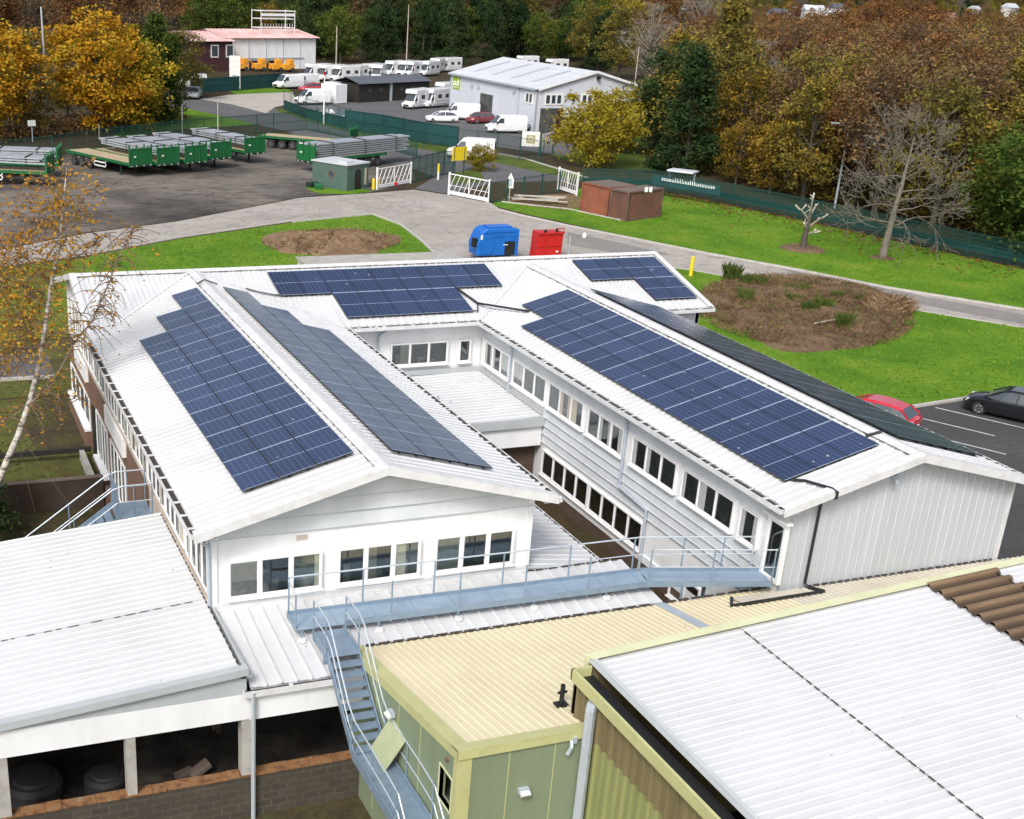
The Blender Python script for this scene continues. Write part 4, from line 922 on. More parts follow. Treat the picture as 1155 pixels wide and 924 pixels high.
# ------------------------------------------------------------------ fire stair on the far left wall
fs = empty('fire_stair', (5.9, 38, -1.3), 'grey railed fire stair behind the shed roof on the brick side wall', 'stair')
ff = lambda mb, name, mat='galv_blue', **k: mb.build(name, mat, fs, **k)
mb = MB(); mb.box(5.55, 6.7, 37.6, 39.0, 2.46, 2.5); ff(mb, 'landing'); mb = MB(); mb.box(5.55, 6.7, 37.58, 37.62, 2.25, 2.55); ff(mb, 'kick_plate')
for i in range(14):
    x = 5.5-.25*i; z = 2.46-.18*(i+1); mb = MB(); mb.box(x-.25, x, 37.7, 38.9, z-.03, z); ff(mb, 'tread')
for y in (37.66, 38.94):
    mb = MB(); mb.prism([(5.55,y,2.55), (5.55,y,2.25), (1.9,y,-.35), (1.9,y,-.05)], (0,.03,0)); ff(mb, 'stringer')
    mb = MB(); mb.tube([(6.68,y,3.6), (5.75,y,3.6), (5.45,y,3.5), (1.7,y,.85)], .024, 6); mb.tube([(6.68,y,3.05), (5.6,y,3.05), (1.7,y,.32)], .018, 6); ff(mb, 'handrail', 'galv_pale')
    for x, z in ((6.68,2.5), (6.1,2.5), (5.6,2.5), (4.2,1.55), (2.8,.55), (1.75,-.2)): mb = MB(); mb.tube([(x,y,z-.1), (x,y,z+1.1)], .022, 6); ff(mb, 'post')
mb = MB()
for k in range(8): mb.tube([(5.58,37.75+k*.16,2.5), (5.58,37.75+k*.16,3.55)], .012, 5)
mb.tube([(5.58,37.66,3.58), (5.58,38.94,3.58)], .02, 6); ff(mb, 'guard_bars')
for x in (5.65, 6.6): mb = MB(); mb.box(x-.05, x+.05, 38.8, 38.9, -1.3, 2.46); ff(mb, 'support_leg')
groundmat('lawn_left', [(.3, (.085, .105, .016)), (.45, (.12, .18, .012)), (.6, (.17, .19, .02)), (.75, (.24, .17, .035))], .5, fine=(.07, .08, .015), bmp=.6, fscale=3)
# ------------------------------------------------------------------ ground, roads, lawns (thin sheets 4 mm apart)
def sheet(name, pts, z, mat, kind='structure', sub=0):
    """flat polygon; pts are (x, y) world"""
    from mathutils.geometry import tessellate_polygon
    vs = [Vector((p[0], p[1], z)) for p in pts]; me = bpy.data.meshes.new(name); fs = []
    for a, b, c in tessellate_polygon([vs]):
        if (vs[b]-vs[a]).cross(vs[c]-vs[a]).z < 0: b, c = c, b
        fs.append((a, b, c))
    me.from_pydata(vs, [], fs); me.materials.append(M[mat])
    o = bpy.data.objects.new(name, me); COL.objects.link(o); o['kind'] = kind; return o
def px(*ps, z=0.0): return [tuple(G(a, b, z)[:2]) for a, b in ps]
BIG = 4500
mb = MB()
mb.quad((13.1,-200,0),(BIG,-200,0),(BIG,BIG,0),(13.1,BIG,0)); mb.quad((-BIG,68,0),(13.1,68,0),(13.1,BIG,0),(-BIG,BIG,0))
mb.quad((-BIG,60,-.55),(13.1,60,-.55),(13.1,68,0),(-BIG,68,0)); mb.quad((-BIG,47.9,-.55),(13.1,47.9,-.55),(13.1,60,-.55),(-BIG,60,-.55))
mb.quad((-BIG,-200,-1.3),(13.1,-200,-1.3),(13.1,47.9,-1.3),(-BIG,47.9,-1.3)); mb.quad((-BIG,47.9,-1.3),(13.1,47.9,-1.3),(13.1,47.9,-.55),(-BIG,47.9,-.55)); mb.quad((13.1,-200,-1.3),(13.1,51,-1.3),(13.1,51,0),(13.1,-200,0))
structure(mb.build('ground', 'forest_floor'))
sheet('muddy_yard', [(-60,-40),(13.0,-40),(13.0,47.6),(-60,47.6)], -1.292, 'yard_mud')
sheet('rough_grass', [(-60,48.2),(13.0,48.2),(13.0,59.9),(-60,59.9)], -.544, 'scrub')
mb = MB(); mb.quad((-70,60.1,-.536),(13.0,60.1,-.536),(13.0,67.9,.004),(-70,67.9,.004)); structure(mb.build('rough_grass', 'scrub'))
sheet('footpath', [(-40,62.6),(6,62.6),(6,62.61),(-40,62.61)], .02, 'tarmac_dark')
mb = MB(); mb.quad((-70,62.5,-.36),(6.5,62.5,-.36),(6.5,66.0,-.12),(-70,66.0,-.12)); structure(mb.build('footpath', 'tarmac_road'))
mb = MB(); mb.box(-40, 6.5, 62.3, 62.5, -.5, -.25); structure(mb.build('kerb', 'kerb'))
sheet('bare_earth', [(4.6,52.2),(6.6,52.2),(6.6,60),(5.0,59),(4.2,55.5)], -.536, 'yard_mud')
# lawns
sheet('lawn', [(9,68.2)]+px((95,291),(100,289),(200,270),(330,251),(420,242),(452,254),(475,272),(494,290))+[(33.8,82),(33.8,60),(13.2,60)], .004, 'lawn')
sheet('rough_grass', [(-40,68.2),(-40,79.5)]+px((0,302),(94,291))+[(8.9,68.2)], .004, 'lawn_left')
sheet('lawn', [(33.9,30)]+[(33.9,80)]+[(44,85)]+px((640,286),(780,303),(950,334),(1155,368),(1300,392))+[(90,30)], .004, 'lawn')
sheet('lawn', px((552,231),(600,243),(700,265),(800,285),(1000,323),(1155,348),(1330,380),(1330,345),(1155,304),(900,248),(735,214),(656,212),(640,222),(575,222)), .004, 'lawn')
sheet('lawn', px((344,212),(372,202),(420,216),(400,219),(360,219)), .016, 'lawn')
sheet('lawn', px((150,140),(185,122),(225,120),(262,134),(300,140),(200,146),(120,158)), .004, 'lawn')
sheet('lawn', px((258,103),(320,98),(330,104),(270,108)), .008, 'lawn')
sheet('lawn', px((308,124),(330,121),(420,146),(505,164),(600,182),(660,196),(654,204),(560,184),(440,162),(375,145)), .018, 'lawn_rough')
sheet('lawn', px((600,166),(720,150),(760,195),(650,186)), .004, 'lawn_rough')
sheet('lawn', px((505,196),(540,190),(548,206),(512,208)), .016, 'lawn_rough')
# roads
sheet('road', px((-120,325),(0,301),(100,288),(200,269),(330,250),(420,241),(452,253),(475,271),(494,289),(500,300),(640,300),(640,287),(780,304),(850,317),(950,335),(1050,352),(1155,369),(1300,393),(1330,380),(1155,349),(1000,324),(900,304),(800,286),(700,266),(640,254),(590,243),(562,236),(548,228),(512,221),(466,214),(420,218),(340,223),(200,250),(100,263),(0,282),(-120,302)), .008, 'road_grey')
sheet('yard', px((-150,300),(-120,300),(0,281),(100,262),(200,249),(340,222),(420,217),(470,205),(462,186),(350,160),(342,150),(115,170),(0,184),(-150,205)), .012, 'tarmac_yard')
sheet('access_road', px((150,100),(215,108),(240,112),(305,120),(340,132),(430,156),(540,170),(590,180),(665,203),(640,204),(560,206),(530,213),(505,219),(468,213),(490,200),(470,192),(390,170),(330,150),(262,134),(205,121),(150,112)), .014, 'tarmac_road')
sheet('road_patch', px((880,303),(960,318),(1050,336),(1155,355),(1155,366),(1040,344),(940,326)), .012, 'road_worn')
sheet('road_patch', px((640,262),(700,274),(760,288),(700,287),(640,276)), .012, 'road_worn')
sheet('gravel_apron', px((225,112),(258,107),(330,104),(335,116),(310,121),(300,128),(262,118)), .018, 'gravel')
sheet('compound_yard', px((330,118),(345,98),(500,110),(600,155),(650,160),(640,176),(500,158),(380,136)), .012, 'tarmac_road')
sheet('car_park', [(32,4),(32,45.6),(43,46.6),(54,47.9),(95,52),(95,4)], .012, 'tarmac_dark')
def strip(name, pts, w, z0, h, mat, sidey=None, kind='structure'):
    mb = MB()
    for a, b in zip(pts[:-1], pts[1:]): mb.beam((a[0],a[1],z0+h/2), (b[0],b[1],z0+h/2), w, h)
    o = mb.build(name, mat); o['kind'] = kind; return o
strip('kerb', px((330,251),(420,242),(452,254),(475,272),(494,290)), .18, 0, .11, 'kerb')
strip('kerb', px((548,228),(562,237),(590,244),(640,255),(700,267),(800,287),(900,305),(1000,325),(1155,350),(1300,378)), .18, 0, .12, 'kerb')
strip('kerb', px((640,287),(780,305),(850,318),(950,336),(1050,353),(1155,370)), .12, 0, .06, 'kerb')
strip('kerb', [(36,46.0),(43,46.65),(54,47.95),(95,52.1)], .2, 0, .13, 'kerb')
strip('kerb', px((100,287),(200,268),(330,249)), .14, 0, .05, 'kerb')
strip('kerb', px((520,166),(590,179),(665,202)), .2, 0, .12, 'kerb')
strip('kerb', px((566,228),(600,232),(640,236),(700,249)), .1, 0, .1, 'kerb')
for a, b in (((1055,460),(1170,487)), ((1030,470),(1122,492))):
    p, q = G(*a), G(*b); w = MB(); d = (q-p).normalized(); n_ = Vector((-d.y,d.x,0))*.055
    w.quad(*[Vector((v.x,v.y,.018)) for v in (p-n_,q-n_,q+n_,p+n_)]); structure(w.build('parking_line', 'line_white'))
for i in range(2, 9):
    p = G(1055,460)+Vector((-1.9,-1.35,0))*i; w = MB(); d = Vector((2.05,-3.6,0)).normalized(); q = p+d*4.2; n_ = Vector((-d.y,d.x,0))*.055
    w.quad(*[Vector((v.x,v.y,.018)) for v in (p-n_,q-n_,q+n_,p+n_)]); structure(w.build('parking_line', 'line_white'))
# lower left terrace: retaining walls and rail
mb = MB(); mb.box(-40, 6.55, 47.75, 47.98, -1.4, -.06); cp = MB(); cp.box(-40, 6.55, 47.72, 48.01, -.06, -.02); rw_ = mb; mb = rw_; tag(mb.build('retaining_wall', 'wall_earth'), 'brown retaining wall with pale top between the muddy yard and rough grass at left', 'wall'); cp.build('coping', 'sheet_brown', bpy.data.objects['retaining_wall'])
mb = MB(); mb.box(-40, 6.6, 51.2, 51.36, -.24, -.04); tag(mb.build('kerb_rail', 'timber_black'), 'long black timber rail across the rough grass left of the brick wall', 'rail')
mb = MB(); mb.box(6.1, 6.3, 47.99, 51.19, -.56, -.12); tag(mb.build('low_wall', 'concrete'), 'short concrete wall joining the black rail to the retaining wall', 'wall')

# heaps
def heap(name, cx, cy, rx, ry, rz, h, mat, label, cat, seed):
    r_ = random.Random(seed); nth, nr_ = 56, 16; mb = MB(); c, s = math.cos(rz), math.sin(rz)
    ph = [r_.uniform(0, 6.3) for _ in range(6)]
    vs = []; fs = []
    for i in range(nr_+1):
        for k in range(nth):
            t = 2*math.pi*k/nth; q = i/nr_; wob = 1+.07*math.sin(3*t+ph[0])+.05*math.sin(5*t+ph[1])+.03*math.sin(9*t+ph[2])
            x, y = rx*q*wob*math.cos(t), ry*q*wob*math.sin(t)
            z = h*(1-q**2.2)*(.75+.35*math.sin(x*.9+ph[3])*math.cos(y*.8+ph[4]))+h*.22*r_.uniform(-1, 1)*(1-q**3)+(.03 if i < nr_ else -.02)
            vs.append((cx+x*c-y*s, cy+x*s+y*c, z))
    for i in range(nr_):
        for k in range(nth): k2 = (k+1) % nth; fs.append((i*nth+k, (i+1)*nth+k, (i+1)*nth+k2, i*nth+k2))
    fs.append(tuple(range(nth)))
    mb.add(vs, fs); o = mb.build(name, mat, smooth=False); tag(o, label, cat); return o
heap('earth_mound', 30.0, 90.2, 5.6, 4.4, .35, .75, 'soil', 'bare brown earth mound on the lawn behind the left wing', 'mound', 3)
heap('mulch_bed', 53.6, 65.6, 10.2, 6.6, .84, .55, 'mulch', 'large oval bed of dead brown bracken beside the bend of the road', 'planting bed', 5)
def blades(name, n, place, mat, hmin, hmax, w, label=None, cat=None, kind=None, lean=.8, seed=1):
    r_ = random.Random(seed); vs = []; fs = []
    for i in range(n):
        x, y, z = place(r_); h = r_.uniform(hmin, hmax); a = r_.uniform(0, 6.283); l = r_.uniform(0, lean)*h; b = a+r_.uniform(-1, 1); ww = w*r_.uniform(.6, 1.5)
        dx, dy = math.cos(a)*ww, math.sin(a)*ww; lx, ly = math.cos(b)*l, math.sin(b)*l; o = len(vs)
        vs += [(x-dx,y-dy,z), (x+dx,y+dy,z), (x+dx*.5+lx*.5,y+dy*.5+ly*.5,z+h*.7), (x+lx,y+ly,z+h)]; fs.append((o,o+1,o+2,o+3))
    me = bpy.data.meshes.new(name); me.from_pydata(vs, [], fs); me.materials.append(M[mat])
    ob = bpy.data.objects.new(name, me); COL.objects.link(ob); tag(ob, label, cat, None, kind); return ob
def inell(cx, cy, rx, ry, rz, z):
    def f(r_):
        q = math.sqrt(r_.random())*.98; t = r_.uniform(0, 6.283); x, y = rx*q*math.cos(t), ry*q*math.sin(t)
        return cx+x*math.cos(rz)-y*math.sin(rz), cy+x*math.sin(rz)+y*math.cos(rz), z*(1-q*q)*.85
    return f
blades('dead_bracken', 15000, inell(53.6,65.6,10.5,6.9,.84,.5), 'blade_straw', .06, .28, .028, 'brown dead bracken stems covering the oval bed', 'bracken', 'stuff', 2.2, 11)
blades('dry_weeds', 1800, inell(30,90.2,5.6,4.4,.35,.6), 'blade_straw', .06, .25, .05, 'dry clods and stalks over the bare earth mound', 'weeds', 'stuff', 2.0, 12)
pts = ((825,312,.85,.85), (841,338,.75,.6), (912,352,.7,.55), (928,350,.8,.6), (951,368,.8,.55), (893,340,.5,.6), (842,318,.55,.6), (858,320,.55,.6), (906,328,.5,.5), (944,336,.5,.4), (968,338,.35,.3), (890,326,.4,.4))
nm = ['largest spiky grass tuft in the bracken bed, beside the yellow bollard', 'dark round grass clump below the largest tuft in the bracken bed', 'slim green tuft, left of a pair in the middle of the bracken bed', 'wider green tuft, right of the pair in the middle of the bracken bed', 'green tuft nearest the lower edge of the bracken bed', 'loose green sprig left of the middle pair of tufts', 'low leafy plant right of the largest spiky tuft', 'low leafy plant at the road edge of the bracken bed', 'small weed at the upper edge of the bed, middle of the road side', 'small weed at the upper edge of the bed near the twiggy heap', 'tiny weed closest to the twiggy heap in the bed', 'tiny weed at the road edge between leafy plants']
for (a, b, h, r_), l in zip(pts, nm):
    p = G(a, b, .25)
    o = blades('grass_tuft', int(240*r_+60), inell(0,0,r_*.7,r_*.7,0,0), 'blade_green', h*.6, h*1.25, .035, l, 'grass tuft', None, .75, int(a)); o.location = (p.x, p.y, .2)
    o['group'] = 'green tufts in the bracken bed'
p = G(1003,345,.3)
blades('twig_heap', 1300, inell(p.x,p.y,2.4,1.5,.5,.6), 'blade_straw', .2, .6, .018, 'heap of grey-brown twigs at the right end of the bracken bed', 'twig heap', None, 1.8, 15)
blades('bed_weeds', 1500, inell(53.6,65.6,10.6,6.9,.84,.5), 'blade_green', .10, .4, .03, 'scattered green weeds and grass through the dead bracken', 'weeds', 'stuff', 1.5, 19)
LAWNS = [px((560,235),(600,243),(700,265),(800,285),(1000,323),(1155,348),(1250,365),(1200,314),(1155,305),(900,250),(735,217)), px((640,288),(780,305),(950,336),(1155,370),(1200,420),(1060,458),(700,440)), px((105,290),(200,271),(330,252),(420,243),(450,255),(475,273),(490,288),(300,300),(110,308))]
def inlawn(r_):
    while True:
        P = LAWNS[r_.choice((0,0,1,1,2))]; x = r_.uniform(min(q[0] for q in P), max(q[0] for q in P)); y = r_.uniform(min(q[1] for q in P), max(q[1] for q in P)); c = False
        for (x0,y0),(x1,y1) in zip(P, P[1:]+P[:1]):
            if (y0 > y) != (y1 > y) and x < (x1-x0)*(y-y0)/(y1-y0)+x0: c = not c
        if c and not (33.5 > x > 5 and y < 59): return x, y, .0
blades('grass', 26000, inlawn, 'blade_lawn', .04, .13, .05, 'short green grass of the lawns', 'grass', 'stuff', 1.2, 23)
# planks on the oval bed
mb = MB(); mb.beam(tuple(G(918,365,.4)), tuple(G(944,360,.45)), .1, .05); tag(mb.build('plank', 'timber_grey'), 'thin plank lying on the bracken bed', 'plank')

EDGE = px((735,214),(800,226),(900,247),(1000,269),(1155,303))
def edge_at(t):
    k = min(3, int(t*4)); f = t*4-k; return EDGE[k][0]+(EDGE[k+1][0]-EDGE[k][0])*f, EDGE[k][1]+(EDGE[k+1][1]-EDGE[k][1])*f
def litter(name, n, place, mat, size, label, seed):
    r_ = np.random.default_rng(seed); c = np.array([place(r_) for _ in range(n)]); vs = []; a = r_.uniform(0, 6.283, n); s = size*r_.uniform(.5, 1.5, n); u = np.column_stack([np.cos(a)*s, np.sin(a)*s, np.zeros(n)]); w = np.column_stack([-np.sin(a)*s*.7, np.cos(a)*s*.7, s*.25])
    v = np.stack([c-u, c-w, c+u, c+w], 1).reshape(-1, 3); me = bpy.data.meshes.new(name); me.from_pydata([tuple(p) for p in v], [], [tuple(range(4*i, 4*i+4)) for i in range(n)]); me.materials.append(M[mat])
    o = bpy.data.objects.new(name, me); COL.objects.link(o); tag(o, label, 'fallen leaves', None, 'stuff')
litter('fallen_leaves', 2600, lambda r: (r.uniform(-4, 9)-r.exponential(1.5), r.uniform(66.5, 84), .06), 'leaf_birch', .11, 'fallen orange leaves on the rough grass left of the building', 41)
litter('fallen_leaves', 900, lambda r: (r.uniform(-6, 6.4), r.uniform(38, 60), 0.0) if False else (lambda x, y: (x, y, -1.26 if y < 47.7 else (-.5 if y < 60 else -.3)))(r.uniform(-6, 6.2), r.uniform(37, 62)), 'leaf_brown', .09, 'brown fallen leaves on the muddy ground left of the brick wall', 42)
litter('fallen_leaves', 1500, lambda r: (lambda t, q: (edge_at(t)[0]-q*1.0, edge_at(t)[1]-q*.6, .05))(r.uniform(0, 1), r.exponential(1.6)), 'leaf_russet', .12, 'russet fallen leaves along the foot of the long green fence', 43)
# ------------------------------------------------------------------ fences
def fence(pts, h, label, spacing=3.0, bar=.13, bw=.03, mat='fence_green', postmat='fence_green', scrim=None, rails=3, group=None, scrimz=(.05, .95), pr=.06):
    a = Vector((*pts[0], 0)); root = empty('mesh_fence' if not scrim else 'screened_fence', a, label, 'fence', group)
    mb = MB(); sm = MB(); ps = []
    for p, q in zip(pts[:-1], pts[1:]):
        p, q = Vector((*p, 0)), Vector((*q, 0)); d = q-p; L = d.length; t = d/L; n = max(1, round(L/spacing)); m_ = int(L/bar)
        nrm = Vector((-t.y, t.x, 0))
        for i in range(n): ps.append(p+d*(i/n))
        for i in range(m_):
            c = p+t*(i+.5)*bar; u = t*bw/2
            mb.add([c-u+Z*.06, c+u+Z*.06, c+u+Z*h, c-u+Z*h], [(0,1,2,3)])
        for k in range(rails):
            z = .12+(h-.2)*k/(rails-1); mb.beam(p+Z*z, q+Z*z, .035, .045)
        if scrim: sm.prism([p+nrm*.05+Z*h*scrimz[0], q+nrm*.05+Z*h*scrimz[0], q+nrm*.05+Z*h*scrimz[1], p+nrm*.05+Z*h*scrimz[1]], nrm*.01)
    ps.append(Vector((*pts[-1], 0)))
    mb.build('mesh_panel', mat, root)
    if scrim: sm.build('screen_cloth', scrim, root)
    pm = MB(); pm.box(-pr/2, pr/2, -pr/2, pr/2, 0, h+.08); me = None
    for q in ps[:100]:
        if me is None: o = pm.build('post', postmat, root, world=False); me = o.data
        else:
            o = bpy.data.objects.new('post', me); COL.objects.link(o); o.parent = root
        o.location = q-a
    return root
rf = px((656,212),(735,214),(800,226),(900,247),(1000,269),(1155,303),(1330,342))
fence(rf, 1.9, 'long dark green mesh fence between the right lawn and the autumn wood', 2.6, .12, .045, scrim='scrim_teal', scrimz=(.22, .52), rails=6)
fence(px((0,186),(60,180),(118,170))[:], 2.3, 'green mesh fence at the far left behind the loaded trailers', 2.6, .14, .05)
fence(px((118,170),(230,157),(345,147)), 2.3, 'green palisade fence behind the row of parked flatbed trailers', 2.6, .16, .07)
fence(px((345,147),(400,158),(470,178)), 2.2, 'green palisade fence beyond the long steel stack', 2.6, .16, .08, postmat='fence_green')
fence(px((464,207),(480,203),(500,198),(513,197)), 2.4, 'tall green palisade fence beside the open left gate', 1.5, .16, .09)
fence(px((320,124),(345,134),(395,147)), 2.6, 'green screened fence round the dark motorhome yard', 3.5, .25, .03, scrim='scrim_teal', scrimz=(.05, .5))
fence(px((389,147),(430,153),(480,163),(516,168)), 2.5, 'dark green screened fence beside the far access road', 3.5, .25, .03, scrim='scrim_teal', scrimz=(.1, .98))
fence(px((516,168),(560,174),(612,184)), 2.3, 'open green mesh fence in front of the grey warehouse', 3.0, .2, .03)
fence(px((552,230),(590,224),(630,217)), 1.9, 'see-through green mesh fence right of the white gate', 2.4, .14, .025, postmat='fence_green', pr=.12)
fence(px((215,106),(262,103),(318,98)), 2.2, 'teal screened fence in front of the pink-roofed depot', 3.5, .3, .03, scrim='scrim_teal', scrimz=(.05, .98))

# white gates
def gate(p, q, h, label, seed):
    p, q = Vector((*p, 0)), Vector((*q, 0)); d = (q-p); L = d.length; t = d/L
    g = empty('white_gate', p, label, 'gate', 'white steel gates at the site entrance'); mb = MB()
    for k in (.15, .32, h): mb.beam(p+Z*k, q+Z*k, .06, .09)
    mb.prism([p+Z*.15-Vector((0,0,0)), q+Z*.15, q+Z*.42, p+Z*.42], Vector((-t.y,t.x,0))*.03)
    for f in (0, .5, 1): mb.beam(p+d*f+Z*.1, p+d*f+Z*h, .08, .08, up=t)
    mb.build('gate_frame', 'white_gloss', g); mb = MB()
    for f0, f1 in ((0,.5),(.5,1)):
        for k in range(4):
            a = f0+(f1-f0)*(k/4); b = f0+(f1-f0)*((k+1.2)/4); mb.beam(p+d*a+Z*.42, p+d*min(b,f1)+Z*h, .05, .05)
        mb.beam(p+d*f0+Z*.9, p+d*f1+Z*.9, .03, .04)
    mb.build('gate_bars', 'white_gloss', g)
    for v in (p, q): mb = MB(); mb.beam(v+Z*0, v+Z*(h+.15), .14, .14, up=t); mb.build('post', 'white_gloss', g)
    return g
g1 = gate(px((425,214))[0], px((463,207))[0], 1.85, 'left white entrance gate with yellow bollards at its foot', 1)
mb = MB(); p = G(446,207,.55); mb.cyl(p+Vector((0,-.12,0)), p+Vector((0,-.16,0)), .18, 12); mb.build('red_disc', 'tail_red', g1)
gate(px((506,220))[0], px((551,229))[0], 1.9, 'middle white entrance gate standing open on the road', 2)
gate(px((629,214))[0], px((650,221))[0], 2.0, 'third white gate farthest right, beside the rusty containers', 3)
for k, (x, y, l) in enumerate(((421,214,'left yellow bollard of the pair by the white gate'), (427,213,'right yellow bollard of the pair by the white gate'))):
    p = G(x, y); mb = MB(); mb.tube([p, p+Z*.95, p+Z*1.0], [.13,.13,.06], 10); tag(mb.build('bollard', 'yellow_paint'), l, 'bollard', 'yellow bollards')
p = G(494,203); mb = MB(); mb.tube([p, p+Z*1.5], .1, 8); b = tag(mb.build('marker_post', 'white_gloss'), 'yellow and white marker post by the palisade fence', 'post'); mb = MB(); mb.tube([p+Z*.75, p+Z*1.55], .105, 8); mb.build('yellow_band', 'yellow_paint', b)
p = G(779,311); mb = MB(); mb.tube([p, p+Z*1.3, p+Z*1.35], [.14,.14,.08], 10); tag(mb.build('bollard', 'yellow_paint'), 'lone yellow bollard at the corner of the bracken bed', 'bollard', 'yellow bollards')
p = G(659,268); mb = MB(); mb.tube([p, p+Z*.3, p+Z*.38], [.16,.15,.05], 10); tag(mb.build('marker_stone', 'white_gloss'), 'small white stone at the grass edge below the rusty containers', 'stone')
# arrow-shaped sign
p = G(574,227); s_ = empty('gate_sign', p, 'white pointed house-shaped sign on a post on the grass verge', 'sign'); mb = MB(); mb.tube([p, p+Z*1.2], .05, 8); mb.build('post', 'timber_grey', s_)
t = Vector((.9,-.42,0)).normalized(); mb = MB(); mb.prism([p-t*.3+Z*1.15, p+t*.3+Z*1.15, p+t*.3+Z*1.9, p+Z*2.5, p-t*.3+Z*1.9], (.03,.05,0)); mb.build('sign_face', 'sign_board', s_)
mb = MB(); q = p+Vector((-.02,-.04,0)); mb.prism([q-t*.18+Z*1.35, q+t*.18+Z*1.35, q+t*.18+Z*1.85, q+Z*2.1, q-t*.18+Z*1.85], (-.01,-.015,0)); mb.build('sign_symbol', 'pipe_grey', s_)
# timber stack
root = empty('timber_pile', G(598,224), 'loose pile of grey boards on bare earth beside the third gate', 'timber')
r_ = random.Random(4); sheet('bare_earth', px((565,227),(600,220),(650,219),(660,232),(640,237),(600,233)), .012, 'soil')
for k in range(9):
    c = G(605+r_.uniform(-8,12), 224+r_.uniform(-3,3), .12+.05*k); mb = MB(); mb.obox(c, (r_.uniform(3,4.5), .5, .05), ux=Vector((.85,-.45,r_.uniform(-.03,.05))).normalized(), uy=Vector((.45,.85,0)).normalized(), uz=Z); mb.build('board', 'timber_grey', root)

# kiosk / guard hut
a, b, c = G(367,208), G(391,216), G(415,212); u = (c-b); u.z = 0; v = (a-b); W1, W2 = u.length, v.length
k = empty('gate_hut', b, 'grey-green gate hut with round window and arched doorway by the yard entrance', 'hut'); u = u.normalized(); v = v.normalized(); u, v = u, Vector((-u.y, u.x, 0)); H = 2.25
if v.dot(a-b) < 0: v = -v
mb = MB(); mb.prism([b, b+u*W1, b+u*W1+v*W2, b+v*W2], Z*H); mb.build('hut_wall', 'kiosk_green', k)
mb = MB(); q = b-u*.1-v*.1+Z*H; mb.prism([q, q+u*(W1+.2), q+u*(W1+.2)+v*(W2+.2), q+v*(W2+.2)], Z*.12); mb.prism([q+Z*.12+u*.4+v*.4, q+Z*.12+u*1.5+v*.4, q+Z*.12+u*1.5+v*1.5, q+Z*.12+u*.4+v*1.5], Z*.18); mb.build('hut_roof', 'roof_grey', k)
mb = MB(); q = b+u*W1*.5-v*.015; mb.prism([q-u*.45+Z*.05]+[q+u*(.45*math.cos(t))+Z*(1.45+.45*math.sin(t)) for t in [0]+[math.pi*i/8 for i in range(1,9)]][:1]+[], Z*.01) if False else mb.prism([q-u*.45+Z*.05, q+u*.45+Z*.05]+[q+u*(.45*math.cos(math.pi*i/8))+Z*(1.4+.45*math.sin(math.pi*i/8)) for i in range(9)], -v*.03); mb.build('doorway', 'black', k)
mb = MB(); q = b+v*W2*.45-u*.015+Z*1.35; mb.prism([q+v*(.42*math.cos(2*math.pi*i/14))+Z*(.42*math.sin(2*math.pi*i/14)) for i in range(14)], -u*.03); f_ = mb.build('round_window', 'sheet_brown', k)
mb = MB(); q = q-u*.035; mb.prism([q+v*(.3*math.cos(2*math.pi*i/14))+Z*(.3*math.sin(2*math.pi*i/14)) for i in range(14)], -u*.01); mb.build('pane', 'car_glass', f_)
mb = MB(); q = b+u*W1*.86-v*.02; mb.obox(q+Z*1.1, (.25,.05,1.5), ux=u, uy=v, uz=Z); mb.build('notice_panel', 'timber_grey', k)
for i in range(2): mb = MB(); q = G(352+i*7, 208+i*2, .25); mb.obox(q, (1.0,.7,.45), rz=.4+i); bevel(mb.build('salt_bin', 'trailer_green' if i else 'chassis'), .06); o = bpy.context.scene.collection.objects[-1]; tag(o, ('dark green plastic bin on the grass left of the gate hut', 'bright green plastic bin nearest the gate hut')[i], 'bin', 'bins beside the gate hut')

# rusty shipping containers
def container(p0, p1, dv, h, mats, label):
    p0, p1 = Vector((*p0,0)), Vector((*p1,0)); u = (p1-p0); L = u.length; u /= L; v = Vector((-u.y,u.x,0)); v = v if v.y > 0 else -v
    c = empty('storage_container', p0, label, 'container', 'rusty containers on the lawn')
    def side(mb, a, t, n, L, z0, z1):
        k = round(L/.26)
        for i in range(k):
            x0, x1 = L*i/k, L*(i+1)/k; w = (x1-x0)
            P = [(x0,0),(x0+w*.3,0),(x0+w*.5,-.05),(x0+w*.8,-.05),(x1,0)]
            for (s0,d0),(s1,d1) in zip(P[:-1],P[1:]): mb.quad(a+t*s0+n*d0+Z*z0, a+t*s1+n*d1+Z*z0, a+t*s1+n*d1+Z*z1, a+t*s0+n*d0+Z*z1)
    mb = MB(); side(mb, p0+Z*0, u, -v, L, .12, h-.1); side(mb, p1, v, u, dv, .12, h-.1); side(mb, p0+v*dv, u, v, L, .12, h-.1); side(mb, p0, v, -u, dv, .12, h-.1); mb.build('container_wall', mats[0], c)
    mb = MB(); q = [p0, p1, p1+v*dv, p0+v*dv]
    for a, b in zip(q, q[1:]+q[:1]): mb.beam(a+Z*.08, b+Z*.08, .14, .16); mb.beam(a+Z*(h-.06), b+Z*(h-.06), .12, .12); mb.beam(a+Z*.08, a+Z*h, .16, .16, up=u)
    mb.build('frame', mats[1], c)
    mb = MB(); mb.prism([a+Z*(h-.02) for a in q], Z*.03); mb.build('container_roof', mats[2], c); return c, u, v
c1, u, v = container(px((655,238))[0], px((684,245))[0], 3.2, 2.5, ('rust', 'rust', 'sheet_brown'), 'bright rust-red container on the left of the pair')
c2, u, v = container(px((687,246))[0], px((706,250))[0], 4.6, 2.45, ('rust_mid', 'rust_dark', 'sheet_brown'), 'dark brown weathered container on the right of the pair, end wall facing the lawn')
q = G(704.5,249)+u*.3-v*.12+Z*2.0; mb = MB(); mb.cyl(q, q-v*.05, .17, 12); mb.build('pipe_hole', 'black', c2)
